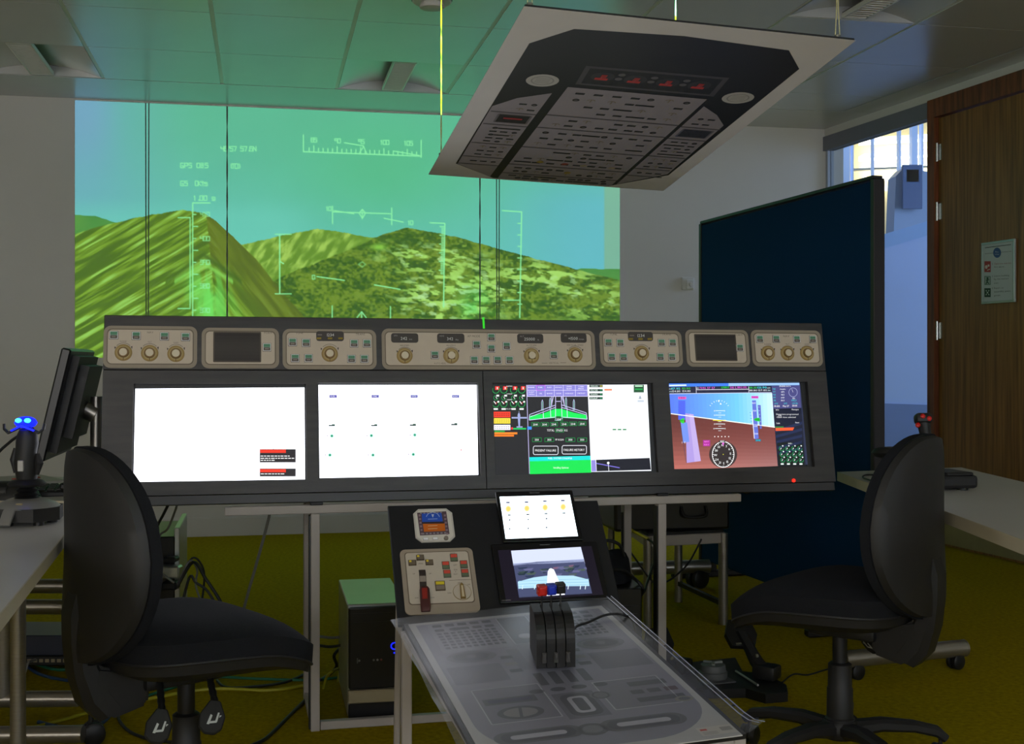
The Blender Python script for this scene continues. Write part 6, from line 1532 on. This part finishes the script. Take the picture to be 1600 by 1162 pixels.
m.disc_surface(lambda r, t: c_+Vector((.085*r*math.cos(t)*(1+.12*math.sin(2*t+ph_[1])), .11*r*math.sin(t), hh(r, t)+.001)), 8, 30); m.disc_surface(lambda r, t: c_+Vector((.085*r*math.cos(-t)*(1+.12*math.sin(-2*t+ph_[1])), .11*r*math.sin(-t), .001)), 2, 30)
obj('body', m, 'fabric', tr2)
m = MB(); m.tube(smoothpath([c_+Vector((-.04, -.03, .09)), c_+Vector((-.02, -.05, .14)), c_+Vector((.03, -.05, .13)), c_+Vector((.05, -.03, .085))]), .006, 8); obj('strap', m, 'cable', tr2)

# ------------------------------------------------------------------ low table with a black case, right behind the console
lt = thing('low_metal_table', 'low table with round metal legs under the black case, behind the console', 'table', (.7, 5.5, 0))
cn = [ground(1012, 984), ground(1130, 975), ground(1060, 940), ground(955, 925)]
lz = .40
for c_, r_ in zip(cn, (.019, .021, .019, .017)):
    m = MB(); m.cyl((c_.x, c_.y, 0), (c_.x, c_.y, lz), r_, n=14); obj('leg', m, 'alu', lt)
for i, j in ((0, 1), (1, 2), (2, 3), (3, 0)):
    a_, b_ = cn[i], cn[j]; d_ = (b_-a_).normalized(); m = MB(); m.box((a_+b_)/2+Z*(lz-.02), ((b_-a_).length, .022, .045), Matrix((d_, Vector((-d_.y, d_.x, 0)), Z)).transposed(), .002); obj('side_rail', m, 'desk' if (i, j) == (3, 0) else 'steel', lt)
m = MB(); m.prism([Vector((c_.x, c_.y, lz+.003)) for c_ in cn], Z*.012); obj('table_top', m, 'plastic_dark', lt)
m = MB(); d_ = (cn[1]-cn[2]); m.box((cn[1]+cn[2])/2+Z*.09, (d_.length, .02, .02), Matrix((d_.normalized(), Vector((-d_.y, d_.x, 0)).normalized(), Z)).transposed()); obj('floor_rail', m, 'plastic_dark', lt)
ec = thing('equipment_case', 'wide black equipment case on the low metal table behind the console', 'case', (.7, 5.5, lz+.015))
a_, b_ = cn[0]+Vector((-.14, .02, 0)), cn[1]+Vector((.03, 0, 0)); d_ = (b_-a_).normalized(); n2 = Vector((-d_.y, d_.x, 0))
Re = Matrix((d_, n2, Z)).transposed(); cc = (a_+b_)/2+n2*.24
m = MB(); m.box(cc+Z*(lz+.085), ((b_-a_).length, .48, .138), Re, .012, 2); obj('body', m, 'pcblack', ec)
m = MB(); m.box(cc+Z*(lz+.157), ((b_-a_).length+.006, .486, .014), Re, .004); obj('lid', m, 'plastic_dark', ec)
m = MB(); m.tube(smoothpath([a_+d_*.30-n2*.004+Z*(lz+.12), a_+d_*.31-n2*.03+Z*(lz+.08), a_+d_*.40-n2*.03+Z*(lz+.08), a_+d_*.41-n2*.004+Z*(lz+.12)]), .006, 8); obj('handle', m, 'plastic', ec)
top = lz+.168
for k, (mm, lab, sx) in enumerate((('cable_green', 'tangled green cable on top of the black equipment case', .30), ('cable_grey', 'tangled grey cable on top of the black equipment case', .22), ('cable', 'tangled black cable on top of the black equipment case', .42))):
    r2 = random.Random(20+k); pts = [a_+d_*(sx+r2.uniform(-.16, .2))+n2*r2.uniform(.02, .14)+Z*(top+r2.uniform(0, .018)) for _ in range(9)]
    tag(obj('cable_tangle', MB().tube(smoothpath(pts), .0045, 8), mm), lab, 'cable')
ad = thing('white_adapter', 'small white plug adapter on top of the black equipment case', 'adapter', a_+d_*.30+n2*.06+Z*top)
m = MB(); m.box(a_+d_*.31+n2*.05+Z*(top+.013), (.07, .045, .024), Re, .006, 2); obj('body', m, 'dev', ad)
m = MB(); m.box(a_+d_*.31+n2*.022+Z*(top+.013), (.03, .012, .012), Re, .002); obj('socket', m, 'plastic_dark', ad)
# desk foot with a castor farther back
bf = thing('back_desk_leg', 'dark round desk foot with a castor beyond the low metal table', 'desk', (.8, 6.4, 0))
f0, f1 = ground(955, 889, .11), ground(1108, 884, .11)
m = MB(); m.cyl(f0, f1, .034, n=18); obj('foot_tube', m, 'alu', bf)
m = MB(); m.cyl(Vector((f0.x+.22, f0.y, .1)), Vector((f0.x+.22, f0.y, .70)), .026, n=16); obj('leg', m, 'alu', bf)
m = MB(); m.box(Vector((f0.x+.2, f0.y, .71)), (.5, .5, .026), None, .003); obj('desktop', m, 'desk', bf)
caster((f1.x-.06, f1.y, 0), .05, .6, parent=bf)

# ------------------------------------------------------------------ rudder pedals
rp = thing('rudder_pedals', 'black rudder pedal set with a round dial on the yellow carpet', 'pedals', (.75, 4.2, 0))
g_ = lambda px, py, z=0: ground(px, py, z)
m = MB(); m.prism([g_(x, y) for x, y in ((1045, 1078), (1075, 1048), (1149, 1040), (1160, 1062), (1196, 1066), (1229, 1084), (1231, 1096), (1196, 1099), (1165, 1090), (1060, 1092))], Z*.032); obj('base', m, 'plastic_dark', rp)
m = MB(); m.prism([g_(x, y, .033) for x, y in ((1090, 1062), (1128, 1054), (1150, 1066), (1100, 1071))], Z*.004); obj('dial_plate', m, mat('grey_steel_plate', (84, 84, 86), .45), rp)
dc = g_(1114, 1058, .037)
m = MB(); m.lathe([(0, 0), (.048, 0), (.05, .006), (.05, .022), (.045, .024), (.045, .030), (.043, .046), (.03, .049), (0, .049)], dc, Z, 28); obj('tension_dial', m, mat('grey_dial', (96, 98, 98), .45, noise=.1), rp)
m = MB()
for k in range(3):
    a = 2*PI*k/3+.4; m.box(dc+Vector((.02*math.cos(a), .02*math.sin(a), .052)), (.034, .012, .008), RZ(a), .002)
obj('dial_grips', m, mat('pale_dial', (140, 146, 144), .45), rp, kind='stuff')
def pedal(foot, top, wid):
    f = Vector(foot); t_ = Vector(top)
    s = MB(); s.box(f+Z*.03, (.085, .075, .05), RZ(-.6), .01, 2); s.strap([f+Z*.02, f.lerp(t_, .35)+Z*.0, f.lerp(t_, .6), t_], [.045, .05, .042, .04], [.05, .04, .035, .03], (1, 0, 0)); o1 = obj('pedal_arm', s, 'plastic_dark', rp)
    s = MB(); R_ = RZ(.25) @ Matrix.Rotation(-.75, 3, 'X')
    pl_ = [(-.05, -.045), (.035, -.055), (.06, -.01), (.05, .05), (-.035, .05), (-.06, .0)]
    s.prism([t_+R_ @ Vector((x*wid, 0, z*1.1)) for x, z in pl_], R_ @ Vector((0, .02, 0))); o2 = obj('foot_plate', s, 'plastic_dark', rp)
    s = MB(); s.box(t_+R_ @ Vector((-.025*wid, -.002, -.045)), (.022, .004, .007), R_); s.cyl(f.lerp(t_, .55)+Vector((.01, -.024, 0)), f.lerp(t_, .55)+Vector((.01, -.030, 0)), .007, n=10); obj('bolt', s, 'chrome', rp, kind='stuff')
fp = g_(1198, 1062, .03); tp_ = at(1158, 988, 4.38)
pedal(fp, tp_, 1.0)
fp2 = g_(1060, 1052, .03); tp2 = at(1030, 1002, 4.32)
pedal(fp2, tp2, .9)
m = MB(); m.tube([g_(1150, 1048, .04), g_(1184, 1070, .04)], .004, 8); obj('slide_rail', m, 'silver', rp)
tag(obj('pedal_cable', MB().tube(smoothpath([g_(1222, 1066, .006), g_(1240, 1053, .004), g_(1262, 1054, .004), g_(1290, 1046, .004), g_(1330, 1036, .004)]), .003, 8), 'cable'), 'thin black cable running right from the rudder pedals across the carpet', 'cable')

# ------------------------------------------------------------------ office chairs
def chair(name, label, loc, rz, base_rot, parts_from=None):
    t = thing(name, label, 'chair', loc, rz, group=None)
    def O(n, mb, mm, par=None, **k): return obj(n, mb, mm, par or t, local=True, **k)
    # seat: waterfall cushion on a plastic pan; local +Y is where the sitter faces
    def outl(t_, k=1.0):
        e = .62; c_, s_ = math.cos(t_), math.sin(t_)
        x = .252*math.copysign(abs(c_)**e, c_); y = .012+.250*math.copysign(abs(s_)**e, s_)
        x *= 1-.10*max(0, -y/.24)
        return x*k, y*k
    def ztop(x, y): return .545-.016*(y/.24)**2-.050*max(0, (y-.02)/.22)**2+.012*max(0, -y/.24)
    def top(r, a):
        x, y = outl(a, min(1, r)); rim = (1-r**5) if r < 1 else 0
        z = ztop(x, y)-.034*(1-rim)
        return Vector((x, y, z))
    m = MB(); R = m.disc_surface(top, 12, 56)
    low = [m.bm.verts.new(Vector((v.co.x*.99, v.co.y*.99, v.co.z-.046))) for v in R]
    m.bridge(R, low)
    m.face(low[::-1]); O('seat', m, 'fabric')
    m = MB(); A = []
    for f, dz, fl in ((.96, -.079, 0), (.975, -.083, 0), (.955, -.105, .1), (.80, -.118, .65), (.4, -.13, 1)):
        A.append([m.bm.verts.new(Vector((outl(2*PI*j/56, f)[0], outl(2*PI*j/56, f)[1], (ztop(*outl(2*PI*j/56, 1))+dz)*(1-fl)+.41*fl))) for j in range(56)])
    for p_, q_ in zip(A, A[1:]): m.bridge(p_, q_)
    m.face(A[0][::-1]); m.face(A[-1]); O('seat_pan', m, 'plastic')
    m = MB(); m.tube([Vector((outl(2*PI*j/56, .985)[0], outl(2*PI*j/56, .985)[1], ztop(*outl(2*PI*j/56, 1))-.0815)) for j in range(57)], .0042, 6); O('seat_piping', m, 'plastic')
    # backrest
    zc, hh_ = .703, .250
    def bo(a, k=1.0):
        c_, s_ = math.cos(a), math.sin(a); e = .74
        z = hh_*math.copysign(abs(s_)**e, s_); x = .212*math.copysign(abs(c_)**e, c_)
        x *= 1-.12*max(0, z/hh_)-.05*max(0, -z/hh_)**2
        return x*k, z*k
    def bsurf(x, z): return -.270+1.5*x*x+.04*z-.25*(z+.05)**2
    def front(r, a): x, z = bo(a, r); return Vector((x, bsurf(x, z)+.030+.022*(1-r**4), zc+z))
    def rear(r, a): x, z = bo(a, r); return Vector((x, bsurf(x, z)-.012-.016*(1-r**6), zc+z))
    m = MB(); F_ = m.disc_surface(front, 10, 56); B_ = [m.bm.verts.new(Vector((bo(2*PI*j/56, 1)[0], bsurf(*bo(2*PI*j/56, 1))+.004, zc+bo(2*PI*j/56, 1)[1]))) for j in range(56)]
    m.bridge(B_, F_); m.face(B_); O('backrest', m, 'fabric')
    m = MB(); K_ = .965
    Rr = m.disc_surface(lambda r, a: rear(r*K_, -a), 10, 56); E_ = [m.bm.verts.new(Vector((bo(-2*PI*j/56, .985)[0], bsurf(*bo(-2*PI*j/56, .985))+.003, zc+bo(-2*PI*j/56, .985)[1]))) for j in range(56)]
    m.bridge(E_, Rr); m.face(E_); O('back_shell', m, 'plastic')
    # spine cover from the shell down to the mechanism
    m = MB()
    m.strap([(0, -.285, .62), (0, -.290, .57), (0, -.285, .50), (0, -.275, .44), (0, -.250, .375), (0, -.220, .338)], [.070, .088, .088, .092, .098, .098], [.030, .050, .056, .064, .078, .070], (1, 0, 0))
    O('spine_cover', m, 'plastic')
    m = MB(); m.prism([(-.048, -.262, .455), (-.048, -.272, .40), (-.048, -.255, .335), (-.048, -.225, .318), (-.048, -.135, .338), (-.048, -.128, .41), (-.048, -.20, .415)], (.096, 0, 0)); bmesh.ops.bevel(m.bm, geom=m.bm.edges[:], offset=.010, segments=2, affect='EDGES'); O('spine_foot', m, 'plastic')
    m = MB(); m.box((0, -.05, .395), (.13, .20, .045), None, .01, 2); m.strap([(0, -.15, .375), (0, -.08, .385)], .05, .02, (1, 0, 0)); O('mechanism', m, 'plastic_dark')
    for fy_, rx, a, ln in ((-.115, .11, -.42, .0), (.01, .125, -.18, .01)):
        p0 = Vector((.06, fy_, .395)); p1 = Vector((rx+.03, fy_-.03, .345)); p2 = Vector((rx+.045, fy_-.045, .315))
        m = MB(); L_ = (p1-p0); m.tube([p0+L_*k/9 for k in range(10)], [.0075 if k % 2 else .0092 for k in range(10)], 10); lv = O('lever', m, 'plastic_dark')
        d_ = (p2-p1).normalized(); sd_ = Vector((.35, .9, .0)); sd_ = (sd_-d_*sd_.dot(d_)).normalized(); nn = d_.cross(sd_)
        pts = [(-.012, -.006), (-.03, .03), (-.027, .06), (-.012, .074), (.012, .074), (.027, .06), (.03, .03), (.012, -.006)]
        m = MB(); m.prism([p1+sd_*x+d_*y-nn*.006 for x, y in pts], nn*.012); bmesh.ops.bevel(m.bm, geom=m.bm.edges[:], offset=.003, segments=1, affect='EDGES'); pd_ = O('paddle', m, 'plastic', lv)
        m = MB(); fl = .0066
        for sg in (1, -1):
            for pts in (((-.010, .022), (-.004, .022), (.0, .044), (-.005, .046)), ((-.004, .024), (.012, .028), (.012, .033), (-.002, .030)), ((.008, .030), (.013, .030), (.015, .052), (.011, .052)), ((.016, .040), (.021, .046), (.016, .046))):
                v_ = [p1+sd_*x+d_*(.075-y)+nn*fl*sg for x, y in pts]; m.poly(v_ if sg > 0 else v_[::-1])
        O('seat_symbol', m, mat('symbol_white', (190, 194, 190), .5) if 'symw' not in MT else MT['symw'], lv, kind='stuff')
    # gas lift and star base
    m = MB(); m.cyl((0, -.02, .24), (0, -.02, .39), .021, n=18); O('gas_column', m, 'plastic_dark')
    m = MB(); m.lathe([(.0, .085), (.042, .085), (.042, .13), (.0375, .135), (.0365, .215), (.034, .22), (.033, .285), (.026, .29), (0, .29)], (0, -.02, 0), Z, 24); O('column_cover', m, 'plastic')
    m = MB(); m.lathe([(0, .075), (.046, .075), (.052, .085), (.050, .118), (.044, .126), (0, .126)], (0, -.02, 0), Z, 24); O('hub', m, 'plastic')
    for k in range(5):
        a = base_rot+2*PI*k/5; d_ = Vector((math.cos(a), math.sin(a), 0)); s_ = Vector((-d_.y, d_.x, 0)); c_ = Vector((0, -.02, 0))
        m = MB(); m.strap([c_+d_*.03+Z*.10, c_+d_*.12+Z*.113, c_+d_*.21+Z*.108, c_+d_*.275+Z*.094, c_+d_*.300+Z*.074], [.052, .048, .042, .036, .030], [.044, .036, .030, .030, .024], s_); arm = O('base_arm', m, 'plastic')
        q_ = c_+d_*.285; m = MB(); r = .029; a2 = a+1.0+.7*k; dd = Vector((math.cos(a2), math.sin(a2), 0)); ss = Vector((-dd.y, dd.x, 0)); w_ = q_+Z*r
        for sg in (-1, 1): m.lathe([(0, 0), (r*.75, 0), (r, r*.12), (r, r*.6), (r*.75, r*.74), (0, r*.74)], w_+ss*sg*r*.15, ss*sg, 18)
        m.box(w_+Z*.008, (.03, .009, .036), Matrix((dd, ss, Z)).transposed(), .002); m.cyl(w_+Z*.02, w_+Z*.048, .006, n=8); O('caster', m, 'plastic_dark', arm)
    return t
MT['symw'] = mat('symbol_white', (190, 194, 190), .5)
LC = Vector((-.785, 3.0, 0)); RCc = Vector((.925, 3.5, 0))
ch1 = chair('office_chair', 'black office chair at the left, before the plain white display, facing right', LC, math.radians(-50), .35)
ch2 = dup(ch1, None, RCc, math.radians(50), 'black office chair at the right, beside the right desk, facing left')

# ------------------------------------------------------------------ cables on the floor and under the console
def cab(name, mm, r, label, pts): tag(obj(name, MB().tube(smoothpath(pts), r, 7), mm), label, 'cable')
h = .006
cab('hanging_cable', 'cable_grey', .005, 'pale straight cord hanging slantwise under the console, left of the stand leg', [at(423, 797, 3.95), at(412, 840, 4.0), at(398, 890, 4.06), at(388, 925, 4.1), at(372, 985, 4.15)])
cab('floor_cable', 'cable', .006, 'thick black cable curving over the carpet from the left leg of the stand', [g_(493, 1078, h), g_(462, 1108, h), g_(430, 1140, h), g_(408, 1158, h), g_(370, 1172, h)])
cab('floor_cable', 'cable_green', .005, 'green cable crossing the carpet below the left seat', [g_(150, 1098, h), g_(215, 1090, h), g_(270, 1074, h), g_(330, 1058, h), g_(400, 1060, h), g_(480, 1062, h), g_(530, 1058, h)])
cab('floor_cable', 'cable_yellow', .006, 'yellow cable lying across the carpet below the left seat', [g_(-30, 1148, h), g_(60, 1134, h), g_(150, 1110, h), g_(240, 1090, h), g_(330, 1076, h), g_(420, 1078, h), g_(480, 1070, h)])
cab('floor_cable', 'cable', .005, 'black cable looping below the left seat front', [g_(335, 1055, h), g_(352, 1073, h), g_(400, 1072, h), g_(450, 1064, h), g_(490, 1045, h)])
cab('floor_cable', 'cable', .005, 'black cable hooking down beside the left chair spine', [g_(184, 1100, h), g_(186, 1124, h), g_(205, 1144, h), g_(240, 1156, h), g_(280, 1160, h)])
cab('floor_cable', 'cable_blue', .006, 'blue cable on the carpet under the network switch', [g_(28, 1030, h), g_(60, 1052, h), g_(100, 1062, h), g_(150, 1066, h), g_(220, 1062, h)])
cab('floor_cable', 'cable_green', .006, 'dark green cable under the network switch, farther back', [g_(22, 1042, h), g_(50, 1036, h), g_(90, 1046, h), g_(150, 1044, h), g_(220, 1050, h)])
cab('floor_cable', 'cable_blue', .007, 'dark teal cable in front of the far desk foot', [g_(22, 1082, h), g_(60, 1090, h), g_(110, 1095, h), g_(160, 1085, h), g_(180, 1094, h), g_(160, 1128, h), g_(100, 1136, h), g_(60, 1128, h)])
cab('switch_lead', 'cable_grey', .005, 'grey lead drooping from the network switch', [Vector((-1.76, 4.49, .05)), at(44, 1035, 4.44), at(38, 1052, 4.42), g_(24, 1064, h)])
cab('switch_lead', 'cable_yellow', .005, 'yellow lead drooping from the network switch', [Vector((-1.84, 4.49, .05)), at(24, 1040, 4.44), at(28, 1054, 4.42), g_(22, 1070, h)])
cab('plug_cable', 'cable', .006, 'thick black cable falling from the plugs of the rear tower', [Vector((-1.215, 4.42, .335)), at(302, 878, 4.42), at(322, 905, 4.4), at(342, 935, 4.4), at(356, 965, 4.4)])
cab('plug_cable', 'cable', .004, 'thin black cable arching beside the rear tower plugs', [Vector((-1.215, 4.42, .345)), at(300, 872, 4.45), at(316, 884, 4.45), at(319, 910, 4.45), at(312, 960, 4.45)])
cab('plug_cable', 'cable_grey', .004, 'thin grey cable arching from the rear tower plugs', [Vector((-1.215, 4.42, .34)), at(296, 876, 4.43), at(308, 890, 4.43), at(306, 915, 4.43), at(318, 950, 4.43)])
cab('plug_cable', 'cable', .005, 'black cable from the white plug of the rear tower', [Vector((-1.21, 4.42, .222)), at(296, 902, 4.43), at(306, 910, 4.43), at(325, 924, 4.43), at(345, 960, 4.42)])
cab('hanging_cable', 'cable', .005, 'black cable hanging steeply behind the left chair top', [at(262, 790, 4.1), at(254, 806, 4.2), at(246, 822, 4.3), at(238, 850, 4.4), at(232, 900, 4.38)])
cab('hanging_cable', 'cable', .004, 'thin black cable hanging from the console left end', [at(228, 790, 4.1), at(240, 806, 4.15), at(247, 825, 4.2), at(245, 850, 4.25), at(236, 880, 4.3)])
cab('hanging_cable', 'cable_grey', .004, 'grey cable curving down past the rear tower', [at(276, 790, 4.1), at(272, 802, 4.15), at(262, 826, 4.2), at(250, 836, 4.25), at(246, 860, 4.3), at(238, 874, 4.3), at(246, 890, 4.3), at(272, 910, 4.3)])
cab('tower_cable', 'cable', .005, 'black cable joining the stand leg and the blue lit tower', [at(498, 1008, 4.2), at(515, 1010, 4.22), at(532, 1008, 4.24)])
cab('tower_cable', 'cable_yellow', .005, 'yellow cable coiled beside the blue lit tower', [g_(505, 1075, h), g_(510, 1058, .05), g_(520, 1048, .08), g_(530, 1046, .05), g_(528, 1066, h)])
cab('tower_cable', 'cable', .006, 'black cable loop between the stand leg and the blue lit tower', [g_(500, 1062, h), g_(516, 1052, h), g_(526, 1040, .05), g_(522, 1024, .10), g_(532, 1012, .12)])
cab('tower_cable', 'cable_grey', .005, 'grey cable running level into the side of the blue lit tower', [at(500, 994, 4.3), at(520, 996, 4.3), at(540, 994, 4.3)])
cab('side_cable', 'cable_yellow', .006, 'yellow cable arching down beside the low metal table', [at(974, 790, 4.7), at(977, 806, 4.72), at(982, 824, 4.75), at(998, 834, 4.8), at(1014, 842, 4.8)])
cab('side_cable', 'cable', .005, 'black cable swinging down in front of the low metal table', [at(1012, 842, 4.8), at(1022, 850, 4.75), at(1026, 868, 4.7), at(1018, 890, 4.6), at(1008, 920, 4.5), at(1000, 932, 4.42)])
cab('side_cable', 'cable', .004, 'thin black cable hanging in a deep loop under the low metal table', [at(980, 855, 4.9), at(998, 880, 4.9), at(1014, 902, 4.9), at(1028, 913, 4.9), at(1046, 906, 5.0), at(1062, 894, 5.1), at(1078, 876, 5.2), at(1096, 842, 5.24)])
cab('side_cable', 'cable', .006, 'black cable falling straight beside the black bag', [at(972, 800, 4.4), at(973, 840, 4.4), at(973, 880, 4.4), at(974, 914, 4.4)])
cab('side_cable', 'cable', .006, 'black cable draped over the right computer case', [at(958, 890, 4.05), at(976, 892, 4.1), at(994, 906, 4.15), at(1004, 918, 4.15), at(1000, 930, 4.18)])
cab('hanging_cable', 'cable_grey', .004, 'pale thin cord hanging on the lower part of the navy partition', [at(1256, 790, 5.57), at(1246, 805, 5.60), at(1243, 830, 5.61), at(1241, 872, 5.62)])
